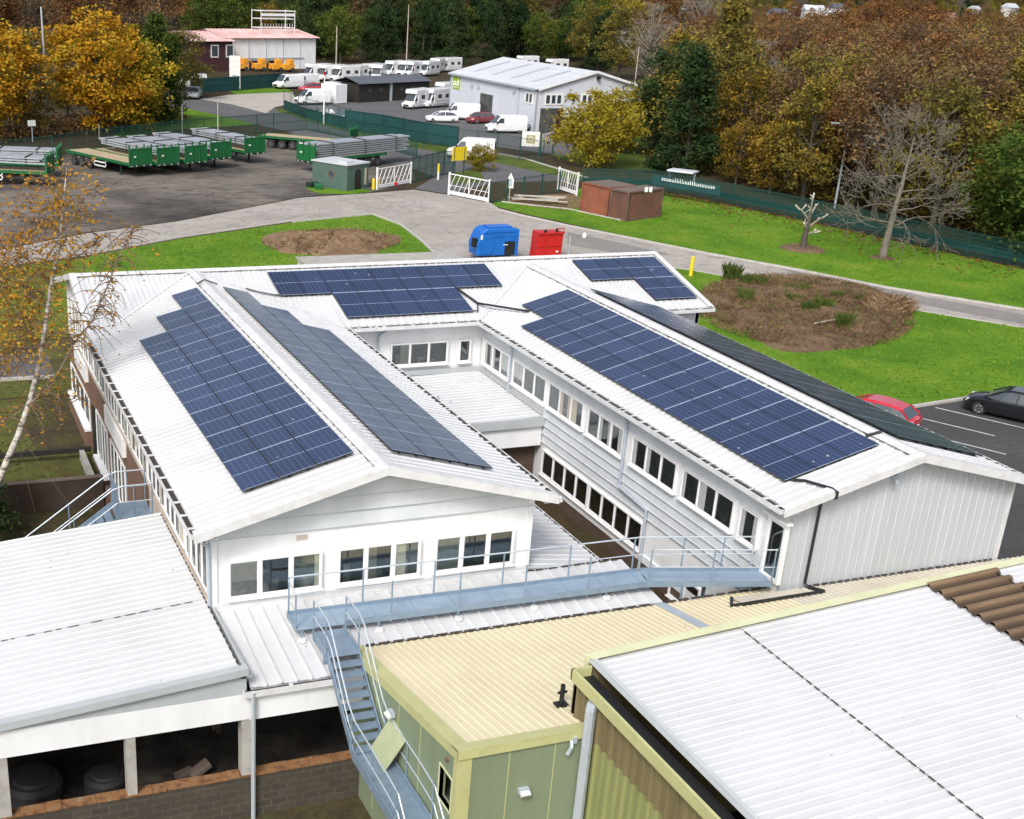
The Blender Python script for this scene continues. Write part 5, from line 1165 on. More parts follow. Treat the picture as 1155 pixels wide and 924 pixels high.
for i in (0, 1): mb = MB(); mb.obox(G(729+i*5,214,2.65), (.25,.06,.4), rz=-.4); tag(mb.build('white_marker', 'ink_white'), ('left','right')[i]+' white marker plate standing above the dark container', 'marker', 'white marker plates')

# blue body and red skip behind the ridge
bl = empty('trailer_body', (38.1,82.0,0), 'boxy blue enclosed trailer body with black opening, standing on the road behind the roof', 'trailer'); u, v = X, Y
mb = MB(); x0, x1, y0, y1 = 38.15, 41.3, 82.2, 83.8
mb.prism([(x0+.05,y0,.35), (x1,y0,.35), (x1,y0,2.15), (x1-.15,y0,2.28), (x0+.75,y0,2.28), (x0+.35,y0,2.05), (x0,y0,1.2)], (0,y1-y0,0)); bevel(mb.build('body_shell', 'blue_paint', bl), .09, 3)
mb = MB(); mb.box(x0+.9, x1-.4, y0+.3, y1-.3, 2.28, 2.36); mb.box(x1-.2, x1+.05, y0-.03, y0+.1, .35, 2.2); mb.box(x0+.5, x1-.1, y0-.04, y0, 2.0, 2.07); mb.box(x0+.5, x1-.1, y0-.03, y0, 1.72, 1.77); bevel(mb.build('rib', 'blue_paint', bl), .02)
mb = MB(); mb.prism([(x0+.12,y0-.01,.5), (x0+1.1,y0-.01,.5), (x0+1.35,y0-.01,1.2), (x0+1.2,y0-.01,1.7), (x0+.35,y0-.01,1.85), (x0+.08,y0-.01,1.3)], (0,-.04,0)); bevel(mb.build('side_panel', 'blue_paint', bl), .03)
mb = MB(); mb.box(x1-1.0, x1-.22, y0-.03, y0+.01, .4, 1.35); mb.build('opening', 'black', bl); mb = MB(); mb.box(x0-.25, x0+.02, y0+.1, y0+.5, 1.0, 1.6); mb.build('mirror', 'black', bl)
mb = MB(); mb.box(x0+.2, x0+.36, y0-.07, y0-.04, 1.55, 1.85); mb.box(x0+2.0, x0+2.35, y0-.04, y0-.02, 1.1, 1.16); mb.build('decal', 'ink_white', bl)
for x in (x0+.9, x1-.8): mb = MB(); mb.cyl((x,y0+.1,.38), (x,y1-.1,.38), .38, 14); mb.build('wheel', 'rubber', bl)
rs = empty('waste_skip', (43.9,82.6,0), 'red waste skip with black-topped corner rails beside the blue trailer body', 'skip')
mb = MB(); mb.prism([(42.75,82.0,0), (44.75,82.0,0), (44.85,82.0,1.95), (42.85,82.0,1.95)], (0,1.1,0)); bevel(mb.build('skip_body', 'red_paint', rs), .04)
mb = MB(); mb.box(42.8, 44.87, 81.9, 82.0, 1.82, 1.95); mb.box(42.8, 44.8, 81.94, 82.0, .95, 1.02); mb.box(43.35, 43.45, 81.92, 82.0, 0, 1.9); mb.tube([(44.25,82.0,1.95),(44.25,82.0,2.2),(44.82,82.0,2.2),(44.82,82.0,1.95)], .04, 6); mb.build('rail', 'red_paint', rs)
mb = MB(); mb.box(43.25, 43.42, 81.9, 82.1, 1.95, 2.12); mb.box(44.2, 44.31, 81.92, 82.08, 1.95, 2.2); mb.build('rail_post', 'black', rs); mb = MB(); mb.box(44.3, 44.48, 81.93, 81.95, .5, .62); mb.build('decal', 'ink_white', rs)
p = G(641,290); mb = MB(); mb.tube([p, p+Z*1.5], .06, 8); tag(mb.build('steel_post', 'pipe_grey'), 'plain grey steel post right of the red skip', 'post')

# lamp posts and masts
def lamppost(p, h, arm, label, group=None, mat='pipe_grey', head=True):
    p = Vector(p); arm = Vector(arm); r_ = empty('street_lamp', p, label, 'street lamp', group); mb = MB(); mb.tube([p, p+Z*h*.5, p+Z*h, p+Z*(h+.15)+arm*.9], [.11,.09,.06,.045], 8); mb.build('lamp_post', mat, r_)
    if head: mb = MB(); c = p+Z*(h+.15)+arm*1.2; mb.obox(c, (.9,.3,.16), ux=arm.normalized(), uy=arm.normalized().cross(Z), uz=Z); h_ = mb.build('lamp_head', 'lens', r_); bevel(h_, .05)
p = G(941,236); lamppost(p, 7.5, (-1.0,.3,0), 'tall grey street lamp beyond the fence, left of the bare tree')
def pole(a, top, r, mat, label, name='pole', cat='pole'):
    p = G(*a); n = Vector((p.x,p.y,0)).normalized(); d = ray(*top); t = (Vector((p.x,p.y,0))-Vector((0,0,0))).dot(n)/d.dot(n); h = CAMZ+d.z*t
    mb = MB(); mb.tube([p, p+Z*h], [r, r*.6], 8); return tag(mb.build(name, mat), label, cat), p, h
pole((55,150), (56,8), .14, 'galv_pale', 'very tall pale mast left of the golden tree', 'mast', 'mast')
pole((711,140), (713,52), .09, 'timber_grey', 'thin pole rising behind the warehouse roof', 'pole'); 
pole((206,155), (206,118), .05, 'pipe_grey', 'short grey pole on the grass beside the far road', 'pole')
o, p, h = pole((182,132), (182,108), .06, 'pipe_grey', 'thin lamp pole with two floodlights beside the green tree', 'floodlight_pole', 'lamp'); 
for s in (-1, 1): mb = MB(); mb.obox(p+Z*(h-.6)+X*s*.35, (.5,.2,.3)); mb.build('floodlight', 'lens', o)
o, p, h = pole((37,160), (37,139), .06, 'pipe_grey', 'short post with a square white floodlight behind the left fence', 'floodlight_pole', 'lamp'); mb = MB(); mb.obox(p+Z*h, (.8,.25,.6), rz=.3); mb.build('floodlight', 'lens', o)
pole((112,158), (111,140), .06, 'timber_grey', 'pale fence-side post beneath the golden tree', 'post', 'post'); pole((246,158), (247,113), .08, 'timber_grey', 'grey post by the far verge behind the trailers', 'post', 'post')
pole((379,75), (381,30), .16, 'timber_grey', 'bare pale trunk-like pole in front of the dark wood', 'pole'); pole((458,76), (457,5), .14, 'timber_grey', 'tall straight pole before the dark wood, centre of the far edge', 'pole')
o, p, h = pole((365,140), (365,81), .12, 'white_gloss', 'white pole with a red cap in front of the dark low cabin', 'pole'); mb = MB(); mb.tube([p+Z*(h-.4), p+Z*h], .13, 8); mb.build('red_cap', 'tail_red', o)
p = G(265,102); mb = MB(); mb.obox(p+Z*2.7, (1.7,.12,4.9), rz=-.25); o = tag(mb.build('upright_banner', 'sign_board'), 'tall white upright banner by the teal fence of the depot', 'banner'); mb = MB(); mb.obox(p+Z*1.5+Vector((-.02,-.08,0)), (.7,.03,1.6), rz=-.25); mb.build('banner_print', 'pipe_grey', o)
# ------------------------------------------------------------------ far buildings
wh = empty('grey_warehouse', (78.2,154,0), 'pale grey metal-clad warehouse with shallow gable, dark loading doors and a green logo', 'warehouse')
wb = lambda mb, name, mat, par=None: mb.build(name, mat, par or wh)
A = Vector((78.2,153.6,0)); D1 = Vector((-.09,.996,0)).normalized(); D2 = Vector((.996,.09,0)); WL, WW, EZ, PZ = 23.5, 17.5, 5.3, 7.5
B_, C_, D_ = A+D2*WW, A+D1*WL, A+D2*WW+D1*WL
mb = MB()
mb.prism([A, B_, B_+Z*EZ, A+D2*WW/2+Z*PZ, A+Z*EZ], D1*.2); mb.prism([C_, D_, D_+Z*EZ, C_+D2*WW/2+Z*PZ, C_+Z*EZ], -D1*.2); mb.prism([A, C_, C_+Z*EZ, A+Z*EZ], D2*.2); mb.prism([B_, D_, D_+Z*EZ, B_+Z*EZ], -D2*.2)
wb(mb, 'wall', 'clad_warehouse')
for s in (0, 1):
    e = A if s == 0 else B_; sg = -1 if s == 0 else 1; r0 = A+D2*WW/2+Z*(PZ+.06); mb = MB(); e0 = e+D2*sg*.3+Z*(EZ+.02)
    mb.ribs(e0-D1*.3, e0+D1*(WL+.3), r0-D1*.3, r0+D1*(WL+.3), .8, .04); wb(mb, 'roof', 'roof_grey')
for k in (.2, .42, .64, .86):
    f = lambda q, o: A+D1*(WL*o)+D2*(WW/2*q)+Z*(EZ+(PZ-EZ)*q+.10); mb = MB(); mb.prism([f(.2,k-.03), f(.85,k-.03), f(.85,k+.0), f(.2,k+.0)], Z*.05); wb(mb, 'rooflight', 'pipe_grey')
mb = MB(); mb.beam(A-D2*.35+Z*EZ, C_-D2*.35+Z*EZ, .2, .22); wb(mb, 'gutter', 'pipe_grey')
mb = MB(); mb.beam(A-D1*.32+Z*EZ, A-D1*.32+D2*WW/2+Z*PZ, .12, .3); mb.beam(A-D1*.32+D2*WW/2+Z*PZ, B_-D1*.32+Z*EZ, .12, .3); wb(mb, 'bargeboard', 'white_paint')
def wbox(o, t, n, u0, u1, z0, z1, d, name, mat, par=None):
    mb = MB(); mb.prism([o+t*u0+Z*z0-n*.01, o+t*u1+Z*z0-n*.01, o+t*u1+Z*z1-n*.01, o+t*u0+Z*z1-n*.01], n*(d+.01)); return wb(mb, name, mat, par)
wbox(A, D1, -D2, 11.0, 14.5, 0, 3.5, .04, 'loading_door', 'dark_int'); wbox(A, D1, -D2, 10.9, 11.0, 0, 3.6, .08, 'door_frame', 'pipe_grey'); wbox(A, D2, -D1, .7, 4.2, 0, 3.0, .04, 'loading_door', 'dark_int'); wbox(A, D2, -D1, 3.2, 4.2, 0, 2.9, .06, 'door_leaf', 'maroon_wall')
def wwin(o, t, n, u0, k):
    f = wbox(o, t, n, u0, u0+.85*k+.3, 3.4, 4.8, .06, 'window', 'white_gloss')
    for i in range(k): wbox(o, t, n, u0+.2+.85*i, u0+.75+.85*i, 3.6, 4.6, .08, 'pane', 'car_glass', f)
wwin(A, D2, -D1, 1.2, 3); wwin(A, D2, -D1, 6.8, 3); wwin(A, D1, -D2, .9, 2)
lg = wbox(A, D1, -D2, 20.5, 22.6, 3.3, 5.0, .05, 'logo_sign', 'logo_green')     # green square with white round letters
def lring(c, r, t, n, a0=0, a1=6.2832, w=.07):
    mb = MB(); k = 16; P = [c+t*(r*math.cos(a0+(a1-a0)*i/k))+Z*(r*math.sin(a0+(a1-a0)*i/k)) for i in range(k+1)]
    mb.tube(P, w, 5); return mb
c = A+D1*22.05+Z*4.1-D2*.07; wb(lring(c, .26, D1, D2), 'logo_letter', 'ink_white', lg); c2_ = A+D1*21.2+Z*4.1-D2*.07; wb(lring(c2_, .26, D1, D2), 'logo_letter', 'ink_white', lg)
mb = MB(); mb.tube([c-D1*.27-Z*.28, c-D1*.27+Z*.28], .06, 5); mb.tube([c2_-D1*.27-Z*.28, c2_-D1*.27+Z*.65], .06, 5); mb.tube([A+D1*22.4+Z*3.55-D2*.07, A+D1*20.8+Z*3.55-D2*.07], .05, 5); wb(mb, 'logo_letter', 'ink_white', lg)
pipe(wh, [A+D1*4.3-D2*.1+Z*5.2, A+D1*4.3-D2*.1], .10); mb = MB(); mb.obox(A+D2*9.0-D1*.3+Z*6.8, (.4,.4,.4)); wb(mb, 'floodlight', 'black'); mb = MB()
for k in (5.5, 15, 16.8): mb.obox(A+D1*k-D2*.2+Z*(4.3 if k > 9 else 4.6), (.25,.25,.35))
wb(mb, 'wall_light', 'pipe_grey')

dp = empty('pink_roof_depot', (60,246,0), 'far white and maroon depot building with a faded pink roof and rooftop scaffold', 'building')
db = lambda mb, name, mat: mb.build(name, mat, dp)
a, b = Vector((51.5,241.5,0)), Vector((79.5,252,0)); t = (b-a).normalized(); L = (b-a).length; n = Vector((-t.y,t.x,0))
mb = MB(); mb.prism([a+t*9, a+t*L, a+t*L+n*14, a+t*9+n*14], Z*5.6); db(mb, 'wall', 'white_paint')
mb = MB(); mb.prism([a-n*2, a+t*9-n*2, a+t*9+n*14, a+n*14], Z*5.2); db(mb, 'maroon_wing', 'maroon_wall')
mb = MB(); mb.prism([a+t*9+n*-.05, a+t*22-n*.05, a+t*22, a+t*9], Z*1.6); db(mb, 'dark_base', 'black')
mb = MB(); q = a+t*8.6-n*.6+Z*5.6; mb.ribs(q, q+t*(L-8), q+n*7.5+Z*1.2, q+n*7.5+t*(L-8)+Z*1.2, .9, .05); mb.ribs(q+n*15, q+n*15+t*(L-8), q+n*7.5+Z*1.2, q+n*7.5+t*(L-8)+Z*1.2, .9, .05); q = a-t*.6-n*2.6+Z*5.2; mb.ribs(q, q+t*10, q+n*8+Z*1.3, q+n*8+t*10+Z*1.3, .9, .05); mb.ribs(q+n*16.5, q+t*10+n*16.5, q+n*8+Z*1.3, q+n*8+t*10+Z*1.3, .9, .05); db(mb, 'roof', 'roof_pink')
mb = MB()
for k in (4.2, 7.5): mb.prism([a+t*k-n*2.03+Z*2.4, a+t*(k+1.7)-n*2.03+Z*2.4, a+t*(k+1.7)-n*2.03+Z*4.6, a+t*k-n*2.03+Z*4.6], -n*.06)
db(mb, 'window', 'white_gloss')
mb = MB(); 
for k in (4.4, 7.7): mb.prism([a+t*k-n*2.1+Z*2.6, a+t*(k+1.3)-n*2.1+Z*2.6, a+t*(k+1.3)-n*2.1+Z*4.4, a+t*k-n*2.1+Z*4.4], -n*.02)
db(mb, 'pane', 'car_glass')
mb = MB()
for k in (19, 27):
    for m_ in (3, 6): mb.tube([a+t*k+n*m_+Z*6, a+t*k+n*m_+Z*10.4], .07, 5)
for z in (7.2, 8.8, 10.2):
    for m_ in (3, 6): mb.tube([a+t*19+n*m_+Z*z, a+t*27+n*m_+Z*z], .06, 5)
    for k in (19, 27): mb.tube([a+t*k+n*3+Z*z, a+t*k+n*6+Z*z], .06, 5)
for k in range(12): mb.tube([a+t*(19.3+k*.65)+n*3+Z*7.2, a+t*(19.3+k*.65)+n*3+Z*8.0], .04, 4)
mb.prism([a+t*19+n*3+Z*9.3, a+t*27+n*3+Z*9.3, a+t*27+n*3+Z*9.8, a+t*19+n*3+Z*9.8], n*.06)
db(mb, 'roof_scaffold', 'white_gloss')
mb = MB(); 
for k in (14, 18, 22, 26): mb.beam(a+t*k-n*.05, a+t*k-n*.05+Z*5.4, .12, .12, up=n)
mb.beam(a+t*12-n*.1+Z*2, a+t*27-n*.1+Z*2, .1, .2); db(mb, 'wall_frame', 'pipe_grey')
# orange plant parked in front
for i, (x_, l) in enumerate(((272,'leftmost low orange machine in front of the pink-roofed depot'), (292,'middle orange and white machine in front of the depot'), (311,'orange machine nearest the white vans in front of the depot'), (324,'rightmost orange machine beneath the depot wall'))):
    p = G(x_, 80+i*.4); e = empty('orange_machine', p, l, 'machine', 'orange plant by the depot'); mb = MB(); mb.obox(p+Z*.9, (2.4,1.6,1.0), rz=.3); mb.obox(p+Z*1.8+X*.5, (1.0,1.4,.9), rz=.3); bevel(mb.build('machine_body', 'orange_plant', e), .1); mb = MB()
    for s in (-.8, .8): mb.cyl(p+Vector((s,-.9,.4)), p+Vector((s,.9,.4)), .4, 10)
    mb.build('wheel', 'rubber', e); mb = MB(); mb.tube([p+Vector((-1,0,1.2)), p+Vector((-2.0,-.2,2.0)), p+Vector((-2.6,-.2,1.0))], .12, 6); mb.build('arm', 'orange_plant', e)

lc = empty('dark_cabin', (70,192,0), 'long low dark cabin with grey felt roof among the parked motorhomes', 'building')
a, b, c = Vector((62.5,192,0)), Vector((66.3,188.5,0)), Vector((80.5,195.5,0)); u = (c-b).normalized(); v = Vector((-u.y,u.x,0)); Lc = (c-b).length
mb = MB(); mb.prism([b, b+u*Lc, b+u*Lc+v*5, b+v*5], Z*2.7); mb.build('wall', 'timber_black', lc)
mb = MB(); q = b-u*.3-v*.4+Z*2.7; mb.ribs(q, q+u*(Lc+.6), q+v*2.9+Z*.8, q+v*2.9+u*(Lc+.6)+Z*.8, 2, .02); mb.ribs(q+v*5.8, q+v*5.8+u*(Lc+.6), q+v*2.9+Z*.8, q+v*2.9+u*(Lc+.6)+Z*.8, 2, .02); mb.build('roof', 'roof_dark', lc)
mb = MB(); mb.box(0,0,0,0,0,0)
mb = MB(); mb.prism([b+u*6.8-v*.06, b+u*7.3-v*.06, b+u*7.3-v*.06+Z*2.6, b+u*6.8-v*.06+Z*2.6], v*.05); mb.build('door_frame', 'pipe_grey', lc)
mb = MB()
for k in (2, 4.4, 9, 11.5): mb.prism([b+u*k-v*.05+Z*1.4, b+u*(k+.9)-v*.05+Z*1.4, b+u*(k+.9)-v*.05+Z*2.0, b+u*k-v*.05+Z*2.0], v*.04)
mb.build('window', 'car_glass', lc)
mb = MB(); q = Vector((62.4,188.4,0)); mb.obox(q+Z*1.4, (2.4,3,2.6), rz=.5); o = tag(mb.build('white_container', 'white_paint'), 'small pale box container at the left end of the dark cabin', 'container')

# ------------------------------------------------------------------ vehicles
def wheels(root, xs, w, r, n=16, rimr=.62):
    for x in xs:
        for s in (-1, 1):
            mb = MB(); mb.tube([(x,s*(w-.2),r), (x,s*(w-.02),r), (x,s*w,r)], [r,r,r*.93], n); t_ = mb.build('wheel', 'rubber', root, world=False)
            mb = MB(); mb.cyl((x,s*w,r), (x,s*(w+.012),r), r*rimr, n); rr = mb.build('rim', 'rim', t_, world=False)
            mb = MB()
            for k in range(5):
                a = 2*math.pi*k/5; mb.prism([(x+r*.16*math.cos(a+q)*(1 if j else 1)+ (r*.54*math.cos(a+q2) if j else 0)*0, s*(w+.013), r+r*.16*math.sin(a+q)) for j, q, q2 in ((0,-.9,0),(0,.9,0))]+[(x+r*.56*math.cos(a+.33), s*(w+.013), r+r*.56*math.sin(a+.33)), (x+r*.56*math.cos(a-.33), s*(w+.013), r+r*.56*math.sin(a-.33))], (0,s*.004,0))
            mb.build('spoke_gap', 'rubber', t_, world=False)
def carbody(name, paint, label, cat, hatch=True, low=False):
    root = empty(name, (0,0,0), label, cat); mb = MB()
    def sec(x, zb, zs, zt, w): return [(x,-w*.88,zb),(x,-w,zb+.12),(x,-w*1.0,(zb+zs)/2+.08),(x,-w*.965,zs),(x,-w*.80,zt),(x,0,zt+.025),(x,w*.80,zt),(x,w*.965,zs),(x,w,(zb+zs)/2+.08),(x,w,zb+.12),(x,w*.88,zb)]
    mb.loft([sec(-2.16,.42,.72,.78,.68), sec(-2.08,.25,.86,.93,.80), sec(-1.75,.2,.91,.97,.86), sec(-1.0,.19,.92,.96,.885), sec(0,.18,.90,.94,.89), sec(.9,.18,.86,.91,.885), sec(1.3,.19,.82,.89,.87), sec(1.75,.2,.74,.80,.83), sec(2.05,.25,.64,.70,.74), sec(2.2,.36,.55,.58,.58)])
    b = mb.build('body', paint, root, smooth=True, world=False); bevel(b, .02, 2)
    mb = MB()
    def cs_(x, zt, wb_, wt): return [(x,-wb_,.90),(x,-wt-.02,zt-.07),(x,-wt+.08,zt),(x,wt-.08,zt),(x,wt+.02,zt-.07),(x,wb_,.90)]
    ST = [(-2.0,.93,.74,.66),(-1.55,1.30,.79,.60),(-1.1,1.40,.81,.60),(-.4,1.45,.82,.61),(.15,1.43,.82,.60),(.45,1.34,.81,.60),(1.25,.91,.77,.70)]
    mb.loft([cs_(*q) for q in ST]); g = mb.build('windows', 'car_glass', root, smooth=False, world=False)
    mb = MB(); RS_ = [(x,zt+.012,wb_,wt) for x, zt, wb_, wt in ST[1:6]]
    for (x0,z0,_,w0),(x1,z1,_,w1) in zip(RS_[:-1], RS_[1:]):
        P0 = [(x0,-w0-.03,z0-.085),(x0,-w0+.08,z0),(x0,w0-.08,z0),(x0,w0+.03,z0-.085)]; P1 = [(x1,-w1-.03,z1-.085),(x1,-w1+.08,z1),(x1,w1-.08,z1),(x1,w1+.03,z1-.085)]
        for k in range(3): mb.quad(P0[k], P0[k+1], P1[k+1], P1[k])
    for s in (-1, 1):
        for x0, z0, x1, z1, w0, w1 in ((1.22,.93,.44,1.33,.775,.63), (-.28,.92,-.30,1.40,.835,.635), (-1.95,.95,-1.5,1.32,.76,.625)):
            mb.beam((x0,s*w0,z0), (x1,s*w1,z1), .05, .06)
    mb.build('roof', paint, root, smooth=False, world=False)
    wheels(root, (-1.32,1.32), .87, .32)
    for s in (-1, 1):
        mb = MB(); mb.add([(2.0,s*.72,.56),(2.12,s*.50,.54),(2.06,s*.52,.66),(1.86,s*.76,.70)], [(0,1,2,3)]); mb.prism([(2.03,s*.74,.55),(2.17,s*.50,.53),(2.09,s*.52,.675),(1.86,s*.79,.71)], (.02,0,.02)); mb.build('headlight', 'lamp_glass', root, world=False)
        mb = MB(); mb.prism([(-2.05,s*.80,.70),(-2.16,s*.58,.70),(-2.12,s*.58,.86),(-1.98,s*.80,.88)], (-.02,0,.01)); mb.build('tail_light', 'tail_red', root, world=False)
        mb = MB(); mb.obox((.95,s*.95,.98), (.14,.2,.12)); bevel(mb.build('mirror', paint, root, world=False), .03)
    mb = MB(); mb.box(2.16,2.2,-.26,.26,.42,.52); mb.box(-2.19,-2.15,-.26,.26,.5,.6); mb.build('number_plate', 'sign_board', root, world=False)
    return root
def vanbody(name, paint, label, cat, L=5.2, H=2.2, hw=.96):
    root = empty(name, (0,0,0), label, cat); mb = MB(); x0 = -L/2; xf = L/2
    def sec(x, zb, zt, w, wt): return [(x,-w*.95,zb),(x,-w,zb+.15),(x,-w,zb+(zt-zb)*.5),(x,-wt,zt-.12),(x,-wt+.14,zt),(x,wt-.14,zt),(x,wt,zt-.12),(x,w,zb+(zt-zb)*.5),(x,w,zb+.15),(x,w*.95,zb)]
    mb.loft([sec(x0,.35,H-.06,hw*.97,hw*.86), sec(x0+.1,.3,H,hw,hw*.88), sec(xf-2.1,.3,H,hw,hw*.88), sec(xf-1.65,.3,H-.08,hw,hw*.86), sec(xf-.85,.3,1.18,hw*.98,hw*.9), sec(xf-.2,.32,.98,hw*.92,hw*.84), sec(xf,.4,.8,hw*.8,hw*.74)])
    bevel(mb.build('body', paint, root, smooth=False, world=False), .03)
    mb = MB(); mb.quad((xf-1.60,-hw*.74,H-.12),(xf-1.60,hw*.74,H-.12),(xf-.82,hw*.84,1.24),(xf-.82,-hw*.84,1.24)); mb.v = [(a+.03,b,c+.03) for a,b,c in mb.v]; mb.build('windscreen', 'car_glass', root, world=False)
    for s in (-1, 1):
        mb = MB(); mb.prism([(xf-2.05,s*(hw+.004),1.28),(xf-1.05,s*(hw+.0),1.28),(xf-1.55,s*(hw*.925),H-.34),(xf-2.05,s*(hw*.925),H-.34)], (0,s*.015,0)); mb.build('side_window', 'car_glass', root, world=False)
        mb = MB(); mb.obox((xf-.12,s*hw*.72,.82), (.16,.26,.22)); mb.build('headlight', 'lamp_glass', root, world=False); mb = MB(); mb.obox((xf-1.05,s*(hw+.13),1.35), (.16,.22,.28)); mb.build('mirror', 'black', root, world=False)
        mb = MB(); mb.obox((x0-.005,s*hw*.86,1.0), (.04,.14,.5)); mb.build('tail_light', 'tail_red', root, world=False)
    mb = MB(); mb.box(xf-.03,xf+.02,-.5,.5,.45,.72); mb.box(x0-.03,x0,-.7,.7,1.3,1.85); mb.build('grille', 'black', root, world=False)
    wheels(root, (xf-.95, x0+1.05), hw-.02, .34); return root
def motorhome(name, label):
    root = vanbody(name, 'car_white', label, 'motorhome', 6.4, 2.35, 1.05); mb = MB()
    mb.prism([(-3.25,-1.12,.55),(1.4,-1.12,.55),(1.4,-1.12,2.1),(2.0,-1.12,2.35),(1.75,-1.12,2.95),(-3.25,-1.12,3.0)], (0,2.24,0)); bevel(mb.build('coach_body', 'car_white', root, world=False), .12, 3)
    mb = MB()
    for s in (-1, 1):
        for a, b in ((-2.6,-1.7), (-.6,.4)): mb.box(a, b, s*1.12-.012, s*1.12+.012, 1.5, 2.1)
    mb.box(-3.27,-3.24,-.6,.6,1.6,2.2); mb.build('side_window', 'car_glass', root, world=False); mb = MB(); mb.box(-2.9,1.2,-1.13,-1.115,1.0,1.1); mb.box(-2.9,1.2,1.115,1.13,1.0,1.1); mb.build('stripe', 'pipe_grey', root, world=False); return root
def hd(p, q): return math.atan2(q.y-p.y, q.x-p.x)
bc = carbody('parked_car', 'car_black', 'black hatchback car with silver wheels parked nose to the grass at the right edge', 'car')
p0, p1 = G(1106,468), G(1172,490); mid = Vector((50.15,44.15,0)); bc.location = (50.35,44.45,0.015); bc.rotation_euler = (0,0,math.radians(120))
bc.location = (50.0,44.6,.015)
rc = carbody('parked_car', 'car_red', 'red hatchback car partly hidden behind the black solar array', 'car'); rq = G(1034,480,.6)+Vector((-.5,.866,0))*2.15; rc.location = (rq.x,rq.y,.015); rc.rotation_euler = (0,0,math.radians(120))
G1 = 'vehicles parked in the far compound'
def put(o, a, rz, z=.016, s=None):
    p = G(*a); o.location = (p.x, p.y, z); o.rotation_euler = (0,0,R(rz)); 
    if s: o.scale = (s,s,s)
    return o
sv = carbody('parked_car', 'car_silver', 'silver car driving on the far road beside the green tree', 'car'); put(sv, (219,111), 250, s=1.12)
tc_ = carbody('parked_car', 'car_teal', 'dark blue-green car on the access road behind the green fence', 'car'); put(tc_, (373,135), -35)
mc = carbody('parked_car', 'car_maroon', 'maroon car at the warehouse loading door', 'car'); put(mc, (541,139), 200)
v1 = vanbody('white_van', 'car_white', 'white van parked beside the grey warehouse wall, nearest the corner', 'van'); put(v1, (570,150), 172); v1['group'] = G1
for (a, rz, l) in (((325,100),200,'white van at the depot, leftmost of the two by the teal fence'), ((343,99),205,'white van at the depot, second from the teal fence corner'), ((519,135),160,'white van with dark lettering against the left end of the warehouse wall'), ((531,179),150,'white van behind the yellow sign at the entrance hedge'), ((214,100),190,'small white van far up the access road by the teal fence'), ((352,118),190,'low white van at the left end of the dark cabin, behind the screened fence')):
    dup(v1, (*G(*a)[:2],.016), R(rz), l, G1)
mh = motorhome('motorhome', 'white motorhome facing the camera in front of the dark cabin'); put(mh, (377,113), 228, s=.9); mh['group'] = 'white motorhomes in the far compound'
far = [((470,122),215,'white motorhome at the left of the pair beside the warehouse corner'), ((489,121),212,'white motorhome touching the left end of the warehouse'), ((503,113),205,'white motorhome half behind the warehouse left end, farther back')]
names = ['first', 'second', 'third', 'fourth', 'fifth', 'sixth', 'seventh', 'eighth', 'ninth', 'tenth']
for i in range(9): far.append(((402+i*13+random.uniform(-4,4), 90-i*.9+random.uniform(-2,2)), 222+random.uniform(-22,22), 'white motorhome in the back row behind the dark cabin, %s from the left' % names[i]))
for i, a in enumerate(((356,90),(372,91),(388,92))): far.append((a, 200, 'white motorhome behind the left end of the dark cabin, %s from the depot' % names[i]))
far.append(((592,78),190,'white coach roof rising behind the warehouse ridge, left of two')); far.append(((625,82),190,'white coach roof rising behind the warehouse ridge, right of two'))
for a, rz, l in far: dup(mh, (*G(*a)[:2],.016), R(rz), l, 'white motorhomes in the far compound')
for i, (a, l, mt) in enumerate((((498,138),'pale parked car left of the van with dark lettering','car_white'), ((352,104),'red car between the white vans at the depot','car_red'), ((600,147),'dark car by the gable loading door of the warehouse','car_teal'))):
    o = carbody('parked_car', mt, l, 'car'); put(o, a, 170+i*20); o['group'] = G1

